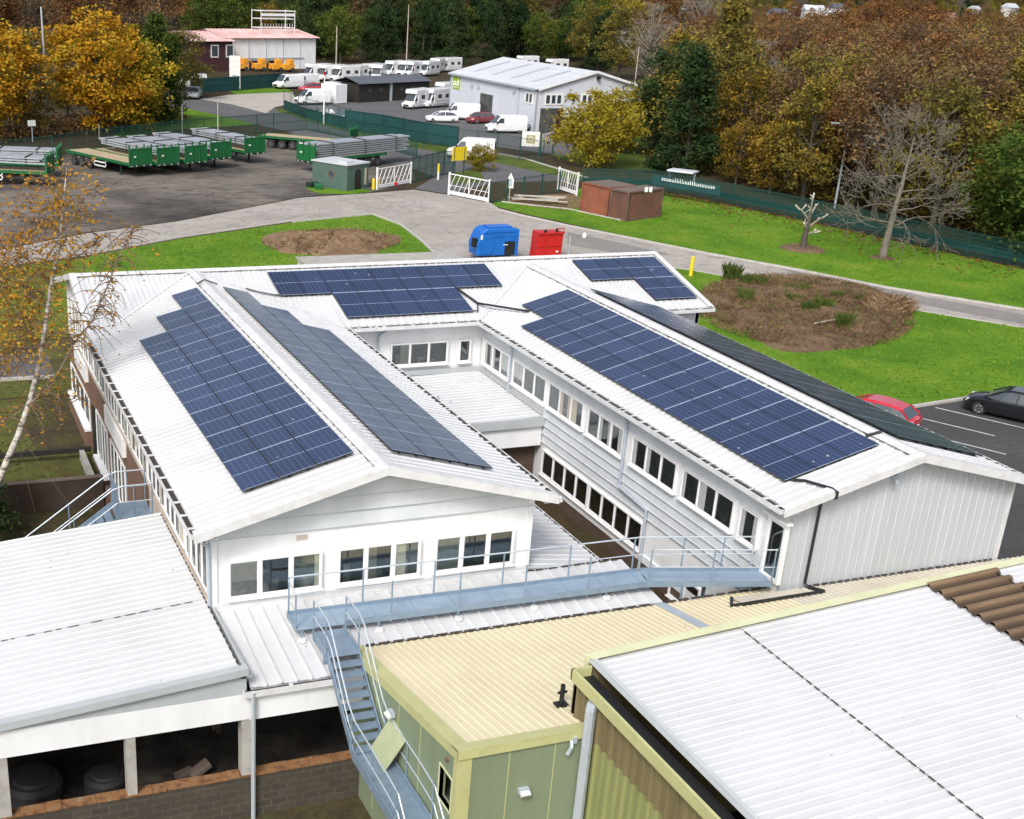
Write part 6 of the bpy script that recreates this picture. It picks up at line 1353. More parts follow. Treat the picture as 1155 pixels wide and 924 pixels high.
# flatbed trailers with steel
def trailer(label, L=11.5, deck=True):
    r_ = empty('flatbed_trailer', (0,0,0), label, 'trailer', 'green flatbed trailers in the yard'); mb = MB()
    mb.box(0, L, -1.22, 1.22, 1.2, 1.3); mb.build('deck', 'deck_wood' if deck else 'trailer_green', r_, world=False)
    mb = MB(); mb.box(0, L, -1.28, -1.22, 1.08, 1.34); mb.box(0, L, 1.22, 1.28, 1.08, 1.34); mb.box(L, L+.06, -1.28, 1.28, 1.05, 1.34); mb.build('side_rail', 'trailer_green', r_, world=False)
    mb = MB(); mb.box(-.06, .0, -1.28, 1.28, .95, 2.55)
    for y in (-1.24, -.42, .42, 1.24): mb.box(-.12, .02, y-.05, y+.05, .95, 2.9)
    mb.box(-.09, .0, -1.28, 1.28, 2.5, 2.6); h = mb.build('headboard', 'trailer_green', r_, world=False)
    mb = MB()
    for y in (-1.05, -.3, .5, 1.05): mb.box(-.13, -.10, y-.06, y+.06, 1.0, 1.07)
    mb.box(-.135, -.125, .55, .8, 1.8, 1.95); mb.build('marker_light', 'sign_board', h, world=False)
    mb = MB(); mb.box(.3, L-.2, -.55, -.42, .8, 1.2); mb.box(.3, L-.2, .42, .55, .8, 1.2); mb.box(-.1, 1.5, -1.1, 1.1, .95, 1.1); mb.build('chassis', 'chassis', r_, world=False)
    wheels(r_, (L-1.2, L-2.5, L-3.8), 1.2, .48, 14, .5)
    mb = MB()
    for z in (.45, .8): mb.box(L-6.6, L-4.6, 1.18, 1.22, z, z+.12); mb.box(L-6.6, L-4.6, -1.22, -1.18, z, z+.12)
    for x in (L-6.6, L-4.7):
        for s in (-1, 1): mb.box(x, x+.1, s*1.2-.02, s*1.2+.02, .45, 1.1)
    mb.build('side_guard', 'sign_board', r_, world=False)
    for y in (-.8, .8): mb = MB(); mb.box(1.9, 2.05, y-.07, y+.07, .1, 1.1); mb.box(1.8, 2.15, y-.15, y+.15, 0.02, .1); mb.build('landing_leg', 'chassis', r_, world=False)
    return r_
def steel(label, L, rows, cols, z0=1.34, seed=1, dx=.3):
    r_ = random.Random(seed); root = empty('steel_bundle', (0,0,0), label, 'steel load', 'galvanised steel loads on the trailers')
    for k in range(rows):
        mb = MB()
        for c in range(cols):
            y = -1.05+2.1*(c+.5)/cols; o = r_.uniform(-.25,.3); w = 2.1/cols
            mb.box(dx+o, dx+L+r_.uniform(-.5,.3), y-w*.42, y+w*.42, z0+k*.21, z0+k*.21+.13)
        mb.build('beam_layer', 'steel_grey', root, world=False)
        mb = MB(); 
        for q in (.15, .5, .85): mb.box(dx+L*q, dx+L*q+.09, -1.15, 1.15, z0+k*.21+.13, z0+k*.21+.208)
        mb.build('timber_spacer', 'timber_black', root, world=False)
    return root
t1 = trailer('empty green flatbed trailer with bare tan deck, nearest of the row', 10.4); h1 = math.atan2(9.4,-4.5)
t1.location = (21.6,121.8,0); t1.rotation_euler = (0,0,h1)
T = [((24.3,122.4),h1,'loaded green flatbed trailer, next right of the empty one'), ((27.2,123.6),h1,'loaded green flatbed trailer third from the left in the row'), ((30.2,126.0),h1,'loaded green flatbed trailer fourth in the row'), ((34.5,129.3),h1-.05,'loaded green trailer standing apart at the right end of the row'), ((38.2,123.4),math.atan2(6.8,12.8),'green trailer carrying the long steel stack near the gate hut'), ((12.9,117.8),2.75,'green trailer nearest the left edge of the yard'), ((14.3,122.5),2.85,'green trailer at far left, behind the first left-edge trailer'), ((47.2,135.6),h1+.45,'bare-decked green trailer between the row and the long steel stack')]
for (x, y), rz, l in T: dup(t1, (x,y,0), rz, l)
s0 = steel('pale steel sections on the second trailer of the row', 9.5, 3, 5, z0=1.9)
s0.location = (24.3,122.4,0); s0.rotation_euler = (0,0,h1)
for (x, y), rz, l in (((27.2,123.6),h1,'pale steel sections on the third trailer of the row'), ((30.2,126.0),h1,'pale steel sections on the fourth trailer of the row'), ((34.5,129.3),h1-.05,'steel sections on the separate trailer at the right end of the row'), ((12.9,117.8),2.75,'pale sheeted steel on the trailer at the left edge'), ((14.3,122.5),2.85,'steel sections on the second left-edge trailer')): dup(s0, (x,y,0), rz, l)
s1 = steel('long stack of grey steel sections in seven layers behind the gate hut', 13.6, 7, 4, z0=1.34, seed=3, dx=.5); s1.location = (38.2,123.4,0); s1.rotation_euler = (0,0,math.atan2(6.8,12.8))
# signs near the entrance
p = G(511,201); sg = empty('yellow_sign', p, 'plain yellow rectangular sign by the entrance hedge', 'sign'); u = Vector((.93,.36,0)); mb = MB(); mb.obox(p+u*.7+Z*2.3, (2.0,.06,1.3), ux=u, uy=Vector((-u.y,u.x,0)), uz=Z); mb.build('sign_panel', 'yellow_sign', sg); mb = MB()
for k in (0, 1.4): mb.tube([p+u*k, p+u*k+Z*2.9], .06, 6)
mb.build('post', 'fence_green', sg)
def board(a, b, z0, z1, mt, mark, label):
    p, q = G(*a), G(*b); e = empty('sign_board', p, label, 'sign', 'sign boards on the warehouse fence'); u = (q-p).normalized(); n = Vector((u.y,-u.x,0)); mb = MB(); mb.prism([p+Z*z0, q+Z*z0, q+Z*z1, p+Z*z1], n*.08); mb.build('sign_panel', mt, e)
    c = (p+q)/2+Z*(z0+z1)/2+n*.085; mb = MB(); mb.prism([c-u*.5-Z*.45, c+u*.5-Z*.45, c+u*.5+Z*.45, c-u*.5+Z*.45], n*.03); m_ = mb.build('sign_symbol', mark, e); mb = MB(); mb.tube([c+n*.04+u*(.25*math.cos(t))+Z*(.25*math.sin(t)) for t in [2*math.pi*i/12 for i in range(13)]], .04, 4); mb.build('symbol_ring', mt, m_)
    mb = MB(); mb.beam(p, p+Z*z1, .12, .12, up=u); mb.beam(q, q+Z*z1, .12, .12, up=u); mb.build('post', 'fence_green', e)
board((587,176), (607,177), 1.1, 2.7, 'sign_board', 'sign_beige', 'white sign board with beige-green square symbol on the warehouse fence')
board((609,177), (623,174), 1.1, 2.5, 'white_paint', 'sign_rust', 'grey-white sign board with rust-coloured square symbol, right of the white one')
# banner on the long fence, white letter strokes
a, b = Vector((67.7,107.3,0)), Vector((70.7,100.4,0)); u = (b-a).normalized(); n = Vector((u.y,-u.x,0)); n = n if n.dot(-a) > 0 else -n
bn = empty('fence_banner', a+n*.2, 'dark teal banner with small white lettering on the green fence behind the rusty containers', 'banner'); mb = MB(); mb.prism([a+n*.2+Z*1.0, b+n*.2+Z*1.0, b+n*.2+Z*1.9, a+n*.2+Z*1.9], n*.03); mb.build('banner_cloth', 'scrim_teal', bn)
mb = MB(); L = (b-a).length; x = .15*L
r_ = random.Random(9)
while x < .93*L:
    w = r_.uniform(.12,.24); h = r_.choice((.26,.26,.38)); q = a+u*x+n*.24+Z*1.5
    mb.prism([q, q+u*w, q+u*w+Z*.07, q+Z*.07], n*.01); mb.prism([q+Z*.1, q+u*.06+Z*.1, q+u*.06+Z*h, q+Z*h], n*.01); mb.prism([q+u*(w-.06)+Z*.07, q+u*w+Z*.07, q+u*w+Z*.22, q+u*(w-.06)+Z*.22], n*.01); x += w+.1
mb.build('lettering', 'ink_white', bn)
p = G(768,208); mb = MB(); mb.obox(p+Z*1.3, (2.8,1.8,.22), rz=-.9); bevel(mb.build('white_canopy', 'clad_warehouse'), .12); o = COL.objects[-1]; tag(o, 'flat white roof of a small shelter showing above the long green fence', 'canopy'); mb = MB()
for s in (-1.6, 1.6): mb.beam(p+Vector((s*.5,-s*.62,0)), p+Vector((s*.5,-s*.62,1.22)), .15, .15)
mb.build('post', 'pipe_grey', o, world=True)
# ------------------------------------------------------------------ trees
def npmesh(name, v, f4, mat):
    me = bpy.data.meshes.new(name); n = len(v); k = len(f4)
    me.vertices.add(n); me.vertices.foreach_set('co', np.asarray(v, np.float32).ravel())
    me.loops.add(4*k); me.loops.foreach_set('vertex_index', np.asarray(f4, np.int32).ravel())
    me.polygons.add(k); me.polygons.foreach_set('loop_start', np.arange(0, 4*k, 4, dtype=np.int32))
    me.update(calc_edges=True); me.materials.append(M[mat]); return me
def leafquads(c, size, r_, flat=.5):
    """c (n,3) centres -> random quads"""
    n = len(c); a = r_.normal(size=(n,3)); a[:,2] *= flat; a /= np.linalg.norm(a, axis=1)[:,None]+1e-9
    b = r_.normal(size=(n,3)); b -= a*(a*b).sum(1)[:,None]; b /= np.linalg.norm(b, axis=1)[:,None]+1e-9
    s = (size*r_.uniform(.55,1.35,n))[:,None]; t = (size*r_.uniform(.45,.95,n))[:,None]
    v = np.stack([c-a*s, c-b*t*.8+a*s*.1, c+a*s, c+b*t*.8-a*s*.05], 1).reshape(-1,3)
    return v, np.arange(4*n).reshape(n,4)
def treeproto(name, kind, seed, H, rad, crown0, nclus, per, size, spread, label, bark='bark', shape='round', limbs=12, lean=0.0, twigs=0):
    r_ = np.random.default_rng(seed); root = bpy.data.objects.new(name, None); COL.objects.link(root)
    cz = H*(1+crown0)/2; rz = H*(1-crown0)/2
    ph = r_.uniform(0, 6.28, 8); C = []
    while len(C) < nclus:
        d = r_.normal(size=3); d /= np.linalg.norm(d); q = r_.uniform(.25, 1)**.45
        th = math.atan2(d[1], d[0]); lobe = 1+.16*math.sin(3*th+ph[0]+2*d[2])+.12*math.sin(5*th+ph[1]-3*d[2])+.10*math.sin(7*d[2]+ph[2])+r_.normal()*.07
        if shape == 'round': p = np.array([d[0]*rad*q*lobe, d[1]*rad*q*lobe, cz+d[2]*rz*q*(1+.5*(lobe-1))])
        elif shape == 'cone':
            z = r_.uniform(0, 1)**1.3; rr = rad*(1-z)**.75*(.5+.55*q)*lobe; p = np.array([rr*math.cos(th), rr*math.sin(th), H*crown0+z*H*(1-crown0)])
        else:
            z = r_.uniform(0, 1); rr = rad*(1-abs(2*z-.8)**2.2*.8)*q*lobe; rr = max(.1, rr); p = np.array([rr*math.cos(th), rr*math.sin(th), H*crown0+z*H*(1-crown0)*(.9+.1*lobe)])
        p[0] += lean*p[2]; C.append(p)
    C = np.array(C)
    # trunk and limbs
    mb = MB(); tz = np.linspace(0, 1, 6); r0 = .028*H*.75
    mb.tube([(lean*H*.8*t+.1*math.sin(4*t+ph[3]), .1*math.sin(3*t+ph[4]), H*.86*t) for t in tz], [r0*(1-.82*t) for t in tz], 7)
    for k in r_.choice(nclus, min(nclus, limbs), replace=False):
        e = C[k]; z0 = min(H*.78, max(H*.12, e[2]*r_.uniform(.45,.75))); tq = z0/(H*.86); s = np.array([lean*H*.8*tq+.1*math.sin(4*tq+ph[3]), .1*math.sin(3*tq+ph[4]), z0]); mid = (s+e)/2+np.array([0,0,-.04*H*r_.uniform(-.5,1)])
        rr = r0*.38; mb.tube([s, mid, e], [rr, rr*.6, rr*.2], 5, False)
    for k in range(twigs):
        e = C[r_.integers(nclus)]; d = r_.normal(size=3); d[2] = abs(d[2])*.7; d /= np.linalg.norm(d); b = e-d*.8; mb.tube([b, (b+e)/2+r_.normal(size=3)*.12, e+d*r_.uniform(.4,1.3)], [.045,.03,.012], 4, False)
    t = mb.build('trunk', bark, root, world=False)
    if per:
        cen = []
        for c in C:
            n = int(per*r_.uniform(.5,1.4)); sp = spread*r_.uniform(.6,1.3); g = r_.normal(size=(n,3))*sp; g[:,2] *= .6; cen.append(c+g)
        cen = np.concatenate(cen); cen = cen[cen[:,2] > .15]; v, f = leafquads(cen, size, r_)
        o = bpy.data.objects.new('crown', npmesh('crown', v, f, kind)); COL.objects.link(o); o.parent = root
    root['label'] = label; root['category'] = 'tree'; return root
WG = 'trees of the autumn wood'
PR = {}
def proto(k, *a, **kw): PR[k] = treeproto(*a, **kw); PR[k].location = (0,0,-500)
LB = dict(russet='russet leafy beech tree in the mass of the autumn wood', brown='thin brown late-autumn tree with few leaves in the wood', olive='olive-yellow leafy tree in the autumn wood', dark='dark green evergreen tree in the wood', gold='golden-leaved tree glowing among brown ones in the wood', green='mid green leafy tree in the wood', yellow='bright yellow-green bushy tree at the edge of the wood', twig='leafless grey twiggy tree among the leafy ones in the wood')
proto('russet', 'beech_tree', 'leaf_russet', 1, 15, 4.6, .22, 95, 90, .20, .62, LB['russet'], limbs=22, twigs=60)
proto('russet2', 'beech_tree', 'leaf_russet', 2, 16, 5.2, .25, 100, 85, .21, .65, LB['russet'], limbs=22, twigs=60)
proto('brown', 'oak_tree', 'leaf_brown', 3, 15, 4.8, .2, 95, 60, .19, .70, LB['brown'], limbs=30, twigs=160)
proto('brown2', 'oak_tree', 'leaf_brown', 4, 16, 4.4, .25, 90, 50, .18, .75, LB['brown'], limbs=30, twigs=170)
proto('olive', 'ash_tree', 'leaf_olive', 5, 14, 4.6, .12, 100, 85, .20, .60, LB['olive'], limbs=20, twigs=50)
proto('olive2', 'ash_tree', 'leaf_olive', 6, 13, 4.2, .10, 90, 85, .20, .60, LB['olive'], limbs=20, twigs=60, shape='tall')
proto('dark', 'evergreen_tree', 'leaf_dark', 7, 12, 3.2, .04, 110, 85, .20, .50, LB['dark'], shape='cone', limbs=14)
proto('dark2', 'evergreen_tree', 'leaf_dark', 8, 13, 4.3, .03, 120, 85, .21, .62, LB['dark'], limbs=14)
proto('gold', 'maple_tree', 'leaf_amber', 9, 12, 4.2, .1, 85, 70, .20, .60, LB['gold'], limbs=18, twigs=40)
proto('green', 'sycamore_tree', 'leaf_green', 10, 11, 4.2, .08, 100, 85, .20, .60, LB['green'], limbs=16)
proto('yellow', 'field_maple_tree', 'leaf_yellow', 11, 8, 4.6, .03, 100, 85, .19, .55, LB['yellow'], limbs=18, twigs=30)
proto('twig', 'ash_tree', 'leaf_brown', 12, 14, 4.6, .25, 100, 4, .15, .6, LB['twig'], bark='bark_grey', limbs=60, twigs=420)
def inpoly(x, y, poly):
    c = False; n = len(poly)
    for i in range(n):
        x0, y0 = poly[i]; x1, y1 = poly[(i+1) % n]
        if (y0 > y) != (y1 > y) and x < (x1-x0)*(y-y0)/(y1-y0)+x0: c = not c
    return c
SPOTS = []
def plant(k, x, y, s=1.0, label=None, group=WG, sz=None):
    hd_ = math.hypot(x, y); o = dup(PR[k], (x, y, (0 if hd_ < 430 else (hd_-430)/220*4 if hd_ < 650 else 4+(hd_-650)*.03)-.05), random.uniform(0, 6.28), label, group); f = random.uniform(.9, 1.12)*s; o.scale = (f*random.uniform(.92,1.08), f*random.uniform(.92,1.08), f*(sz or random.uniform(.9,1.1))); SPOTS.append((x, y)); return o
# trees one can point to
def pt(a): p = G(*a); return p.x, p.y
def single(k, a, s, label): 
    o = plant(k, *pt(a), s, label); del o['group']; o.scale = (s, s, s); return o
single('yellow', (668,188), 1.0, 'broad yellow-green bushy tree right of the warehouse gable')
single('yellow', (690,172), .9, 'second yellow-green bush just behind the one by the warehouse gable')
single('dark', (772,196), 1.05, 'dark green evergreen left of centre at the front of the right-hand wood')
single('dark2', (748,178), .95, 'tall dark evergreen behind the front evergreen of the right-hand wood')
single('olive2', (806,180), 1.25, 'tall pale yellow-olive tree standing above the evergreens of the right-hand wood')
single('gold', (868,219), .6, 'low golden-leaved tree at the front of the wood, left of the street lamp')
single('gold', (830,208), .55, 'small golden bush at the front of the wood beside the evergreens')
single('green', (1140,284), .95, 'large dark leafy green tree at the right edge behind the fence')
single('green', (1180,300), 1.0, 'leafy green tree cut by the right edge of the frame')
single('olive', (905,228), .85, 'olive tree right behind the street lamp at the wood edge')
single('olive', (1050,258), .9, 'olive-brown tree directly behind the bare tree, right side')
single('brown', (985,246), .95, 'brown thin-leaved tree directly behind the bare tree, left side')
proto('goldbig', 'maple_tree', 'leaf_gold', 21, 13.2, 5.6, .10, 130, 115, .23, .66, 'x', limbs=24, twigs=30)
proto('goldgreen', 'maple_tree', 'leaf_goldgreen', 22, 11.5, 4.4, .06, 105, 110, .23, .62, 'x', limbs=20)
proto('cypress', 'cypress_tree', 'leaf_green', 23, 13.5, 3.2, .02, 130, 110, .2, .5, 'x', shape='tall', limbs=10)
single('goldbig', (112,151), 1.0, 'big round golden-orange maple behind the flatbed trailers')
single('goldgreen', (150,147), .97, 'yellow-green maple overlapping the right side of the golden maple')
single('cypress', (179,140), .93, 'tall dark green tree right of the golden maple')
single('goldbig', (-12,158), .95, 'golden tree cut by the left edge of the frame')
single('olive2', (30,152), .8, 'yellowing thin tree between the left-edge golden tree and the mast')
single('olive', (208,112), .7, 'small olive-brown tree half in front of the maroon depot wing')
single('green', (262,62), 1.3, 'rounded green tree behind the left part of the depot roof')
single('green', (232,60), 1.1, 'darker green tree behind the left end of the depot')
single('gold', (296,62), .9, 'low golden-brown tree behind the depot roof')
single('gold', (512,62), .75, 'small orange tree before the dark wood behind the motorhomes')
single('yellow', (690,60), 2.0, 'large yellow tree towering behind the warehouse, right of its ridge')
single('yellow', (622,62), 1.1, 'yellow tree right behind the warehouse roof, left of the largest yellow tree')
single('twig', (728,112), 1.15, 'grey leafless tree right of the largest yellow tree')
single('twig', (790,60), 1.3, 'pale leafless tree rising above the evergreens')
def scatter(poly, count, dmin, weights, tries=12000, s=1.0, near=None):
    ks = list(weights); ws = [weights[k] for k in ks]; n = 0
    X0, X1 = min(p[0] for p in poly), max(p[0] for p in poly); Y0, Y1 = min(p[1] for p in poly), max(p[1] for p in poly)
    for _ in range(tries):
        if n >= count: break
        a = (random.uniform(X0, X1), random.uniform(Y0, Y1))
        if not inpoly(*a, poly): continue
        x, y = a
        if any((x-u)**2+(y-v)**2 < dmin*dmin for u, v in SPOTS): continue
        plant(random.choices(ks, ws)[0], x, y, s); n += 1
    return n
W = lambda *ps: [tuple(G(a, b)[:2]) for a, b in ps]
# right-hand wood: front belt along the fence, then deeper
edge = W((700,172),(760,185),(840,211),(930,230),(1040,252),(1180,284),(1320,318))
belt = edge+[(p[0]+14, p[1]+8) for p in reversed(edge)]
scatter(belt, 30, 4.2, dict(olive=4, olive2=4, brown=3, russet=1.5, dark=1.2, gold=.45, green=1.5, yellow=.6), s=.88)
belt2 = [(p[0]+12, p[1]+8) for p in edge]+[(p[0]+55, p[1]+40) for p in reversed(edge)]
scatter(belt2, 66, 5.6, dict(olive=3, brown=5, brown2=4, russet=4, russet2=3, dark=.6, gold=.3, twig=1.6), s=.88)
belt3 = [(p[0]+55, p[1]+40) for p in edge]+[(p[0]+190, p[1]+190) for p in reversed(edge)]
scatter(belt3, 62, 9, dict(brown=4, brown2=4, russet=6, russet2=6, olive=1.5, gold=.2), s=.95)
def fan(d0, d1, x0, x1, y=60):
    A_ = [Vector((*W((x, y))[0], 0)).normalized() for x in (x0, (x0+x1)/2, x1)]; return [tuple((v*d0)[:2]) for v in A_]+[tuple((v*d1)[:2]) for v in reversed(A_)]
scatter(fan(330, 470, 690, 1200), 46, 9, dict(brown=3, brown2=3, russet=6, russet2=5, olive=1), s=.70)
scatter(fan(700, 880, 690, 1200), 60, 10, dict(brown=1, russet=3, russet2=2, olive=5, olive2=3, green=2, dark=2, yellow=1), s=1.05)
scatter(fan(655, 712, 690, 1200), 60, 6.5, dict(olive=4, olive2=3, green=1.5, gold=1.5, dark=1, yellow=1), s=.62)
scatter(fan(480, 660, 690, 1200), 70, 9, dict(brown=3, brown2=2, russet=6, russet2=4, olive=1), s=.47)
# wood behind the compound
mid = W((322,60),(362,68),(400,72),(470,76),(560,70),(640,74),(700,88),(700,60))+[(230,330),(190,420),(40,420),(50,300)]
front = W((322,62),(362,69),(400,73),(470,77),(530,74),(560,70),(640,74),(700,92),(700,76),(640,64),(560,62),(470,66),(400,63),(322,52))
scatter(front, 22, 5.0, dict(dark=5, dark2=4, brown=2, russet=1.5, olive=2, green=3), s=.95)
scatter(mid, 80, 6.5, dict(dark=5, dark2=5, brown=3, russet=3, russet2=2, olive=2, green=2, gold=.1), s=1.25)
# left wood
left = [(-10,168),(30,172),(40,195),(46,235),(40,400),(-60,400),(-30,200)]
scatter(left, 48, 6, dict(brown=6, brown2=6, russet=4, russet2=3, olive=1.2, twig=.7), s=1.1)
left2 = [(8,145),(32,160),(36,172),(0,170)]
scatter(left2, 9, 3.2, dict(olive=2, brown=2, green=1), s=.5)
hb = W((532,190),(548,190),(549,200),(533,200))
o = plant('yellow', *pt((541,193)), .34, 'clipped yellow-green bush beside the yellow sign'); del o['group']
for k, a, s, l in (('dark', (-6,607), .5, 'dark green conifer top at the left edge below the fire stair'),):
    p = G(a[0], a[1], -1.2); o = plant('dark', p.x-.6, p.y, s, l); o.location.z = -1.35; o.scale = (.42,.42,.42); del o['group']
for k in list(PR): 
    for ch in [c for c in bpy.data.objects if c.parent == PR[k]]: bpy.data.objects.remove(ch)
    bpy.data.objects.remove(PR[k])
# understory along the wood edge
r_ = np.random.default_rng(31); cen = []
for a, b in zip(edge[:-1], edge[1:]):
    a, b = np.array(a), np.array(b); n = int(np.linalg.norm(b-a)*75)
    t = r_.uniform(0,1,n)[:,None]; p = a+(b-a)*t+r_.normal(size=(n,2))*np.array([1.2,1.2])+np.array([2.5,1.5]); z = r_.uniform(.05,1,n)**1.5*2.6*(.6+.4*np.sin(p[:,0]*.7)*np.cos(p[:,1]*.6)); cen.append(np.column_stack([p, np.abs(z)+.1]))
v, f = leafquads(np.concatenate(cen), .2, r_)
o = bpy.data.objects.new('undergrowth', npmesh('undergrowth', v, f, 'leaf_olive')); COL.objects.link(o); tag(o, 'tangle of olive-brown undergrowth at the foot of the right-hand wood', 'undergrowth', None, 'stuff')
n = 5000; p = np.column_stack([r_.uniform(6,36,n), r_.uniform(0,1,n)]); p[:,1] = 140+(p[:,0]-6)*.85+p[:,1]*11; z = np.abs(r_.uniform(.05,1,n)**1.5*2.0*(.6+.4*np.sin(p[:,0]*.8)*np.cos(p[:,1]*.7)))+.1
v, f = leafquads(np.column_stack([p, z]), .2, r_)
o = bpy.data.objects.new('undergrowth', npmesh('undergrowth', v, f, 'leaf_brown')); COL.objects.link(o); tag(o, 'brown undergrowth beneath the golden maple behind the left fence', 'undergrowth', None, 'stuff')

def branchtree(mb, p, d, L, r, depth, r_, tips, up=.12, wig=.25, split=(2,3), shrink=(.62,.8), ang=(.35,.75), seg=3, rmin=.012):
    pts = [Vector(p)]; dd = Vector(d).normalized(); rs = [r]
    for i in range(seg):
        dd = (dd+Vector((r_.gauss(0,1),r_.gauss(0,1),r_.gauss(0,1)))*wig*.3+Z*up*.3).normalized(); pts.append(pts[-1]+dd*L/seg); rs.append(max(rmin, r*(1-.42*(i+1)/seg)))
    mb.tube(pts, rs, 6 if depth > 3 else 4, False)
    if depth == 0: tips.append((pts[-1], dd)); return
    for k in range(r_.randint(*split)):
        ax = dd.orthogonal().normalized(); ax.rotate(Matrix.Rotation(r_.uniform(0,6.283), 3, dd)); q = dd.copy(); q.rotate(Matrix.Rotation(r_.uniform(*ang), 3, ax))
        j = r_.choice((seg, seg, seg-1)); branchtree(mb, pts[j], q, L*r_.uniform(*shrink), max(rmin, rs[j]*.72), depth-1, r_, tips, up, wig, split, shrink, ang, seg, rmin)
    if depth > 1:
        branchtree(mb, pts[-1], dd, L*.8, max(rmin, rs[-1]*.85), depth-1, r_, tips, up, wig, split, shrink, ang, seg, rmin)
# bare tree on the lawn
p = G(995,291); simple('bark_bare', (.19, .168, .135), .9, dirt=(.10, .085, .065), dscale=2.5, damt=.8)
bt = empty('bare_tree', p, 'large leafless grey tree with wide fine branches on the right lawn', 'tree'); r_ = random.Random(12); mb = MB(); tips = []
mb.tube([p, p+Z*.25+X*.02, p+Vector((.12,.02,1.6)), p+Vector((.32,.05,3.4)), p+Vector((.55,.05,5.4)), p+Vector((.65,0,7.2)), p+Vector((.8,0,9.0))], [.40,.31,.26,.21,.16,.10,.04], 9)
mb.build('trunk', 'bark_bare', bt, smooth=True); mb = MB()
for k in range(24):
    z = 2.4+6.2*(k/23)**1.1; a = k*2.4+r_.uniform(-.4,.4); q = p+Vector((.12+.07*z,.03,z)); L = (2.2-.12*(z-2.6))*r_.uniform(.85,1.15); el = .05+.12*(z-2.6)
    branchtree(mb, q, (math.cos(a), math.sin(a), el), L*.90, .058-.004*(z-2.6), 4, r_, tips, .08, .6, (2,2), (.58,.78), (.4,.9), 3, .012)
mb.build('branches', 'bark_bare', bt); 
mb = MB(); mb.tube([p+Z*.02, p+Z*.05], [1.0,.6], 14); q = mb.build('bare_soil', 'mulch', bt)
# pollarded stump tree
p = G(905,281); pl = empty('pollarded_tree', p, 'short pollarded tree with cut white branch ends in a ring of soil', 'tree'); mb = MB()
mb.tube([p, p+Z*.3, p+Vector((.05,0,1.2)), p+Vector((.12,0,2.3)), p+Vector((.2,0,3.0))], [.34,.26,.21,.19,.10], 9); mb.build('trunk', 'bark', pl, smooth=True)
for i, (d, h0, L) in enumerate((((-1.0,.3,.9),2.3,1.6), ((.15,.1,1.5),2.6,1.7), ((1.1,-.2,.8),1.6,1.9), ((1.3,-.3,.35),1.1,1.2), ((.9,.5,1.2),2.2,1.5), ((-.7,-.4,.7),1.5,.9))):
    q = p+Vector((.05*h0,0,h0)); d = Vector(d).normalized(); e = q+d*L; mb = MB(); mb.tube([q, q+d*L*.5+Z*.08, e], [.10,.07,.055], 7); b = mb.build('branch', 'bark_grey', pl); mb = MB(); mb.tube([e-d*.5, e+d*.02], .065, 7); mb.build('cut_end', 'cut_wood', b)
    for k in range(3):
        s = q+d*L*r_.uniform(.3,.9); mb = MB(); mb.tube([s, s+Vector((r_.uniform(-.4,.4),r_.uniform(-.4,.4),r_.uniform(.1,.6)))], .03, 4); mb.build('twig', 'cut_wood', b)
mb = MB(); mb.tube([p+Z*.012, p+Z*.16, p+Z*.2], [1.75,1.4,.3], 22); mb.build('soil_ring', 'mulch', pl)

simple('bark_twig', (.24, .19, .145), .85, dirt=(.12, .085, .06), dscale=5, damt=.8)
# birch in the left foreground
YBI = 43.5
bp = lambda x, y, dy=0.0: GY(x, y, YBI+dy)
bi = empty('birch_tree', (bp(-20,590).x, YBI, -1.3), 'slender white-barked birch with sparse orange leaves leaning across the left foreground', 'tree')
mb = MB(); tr = [bp(-40,640), bp(-4,548), bp(20,492), bp(33,455), bp(46,404), bp(57,324), bp(66,284), bp(70,245), bp(73,215), bp(75,190)]
mb.tube(tr, [.16,.13,.11,.098,.085,.068,.052,.038,.024,.012], 9); mb.build('trunk', 'bark_birch', bi, smooth=True)
mains = [([(30,458),(58,435),(74,405),(82,389)], .075, -.6), ([(82,389),(104,362),(122,322),(140,276),(149,262),(158,252)], .05, -.8), ([(46,404),(30,370),(14,345),(-6,322)], .06, .8), ([(40,430),(62,440),(92,452)], .03, .5), ([(57,324),(40,300),(22,286),(0,262)], .05, .6), ([(66,284),(84,250),(96,222),(104,205)], .04, -.4), ([(60,310),(84,292),(112,272),(128,262)], .035, .7), ([(71,240),(58,214),(46,196)], .03, -.3), ([(33,455),(14,470),(-12,476)], .04, .5), ([(50,380),(76,372),(98,350)], .03, -.6), ([(57,340),(24,330),(0,300)], .035, 1.0), ([(50,388),(18,400),(-8,396)], .035, -.8), ([(70,260),(42,248),(12,236)], .03, .5), ([(22,490),(60,545),(95,590)], .02, .9), ([(20,495),(30,540),(40,580)], .02, .6)]
bm_ = MB(); tw = MB(); LP = []; r_ = random.Random(77)
for ps, r0, dy in mains:
    n = len(ps); P = [bp(a, b, dy*(i+1)/n) for i, (a, b) in enumerate(ps)]; r0 *= .62; bm_.tube(P, [r0*(1-.75*i/(n-1)) for i in range(n)], 6)
    if ps[0][1] > 480: continue
    for a, b in zip(P[:-1], P[1:]):
        L = (b-a).length; k = int(L*(22 if ps[0][0] == 82 else 10))
        for j in range(k):
            q = a.lerp(b, r_.random()); d = Vector((r_.uniform(-1,1), r_.uniform(-1,1), r_.uniform(-.2,.8))).normalized(); ln = r_.uniform(.4,1.3); pts_ = [q]
            for s in range(5): d = (d+Vector((r_.gauss(0,.2),r_.gauss(0,.2),-.28))).normalized(); pts_.append(pts_[-1]+d*ln/5*1.25)
            tw.tube(pts_, [.02,.017,.014,.012,.010,.007], 4, False); over = ps[0][0] == 82
            for u in pts_[1:]:
                for _ in range(r_.choice((0,0,1,1)) if over else r_.choice((0,1,1,2))): LP.append((u.x+r_.gauss(0,.07), u.y+r_.gauss(0,.07), u.z-.04+r_.gauss(0,.06)))
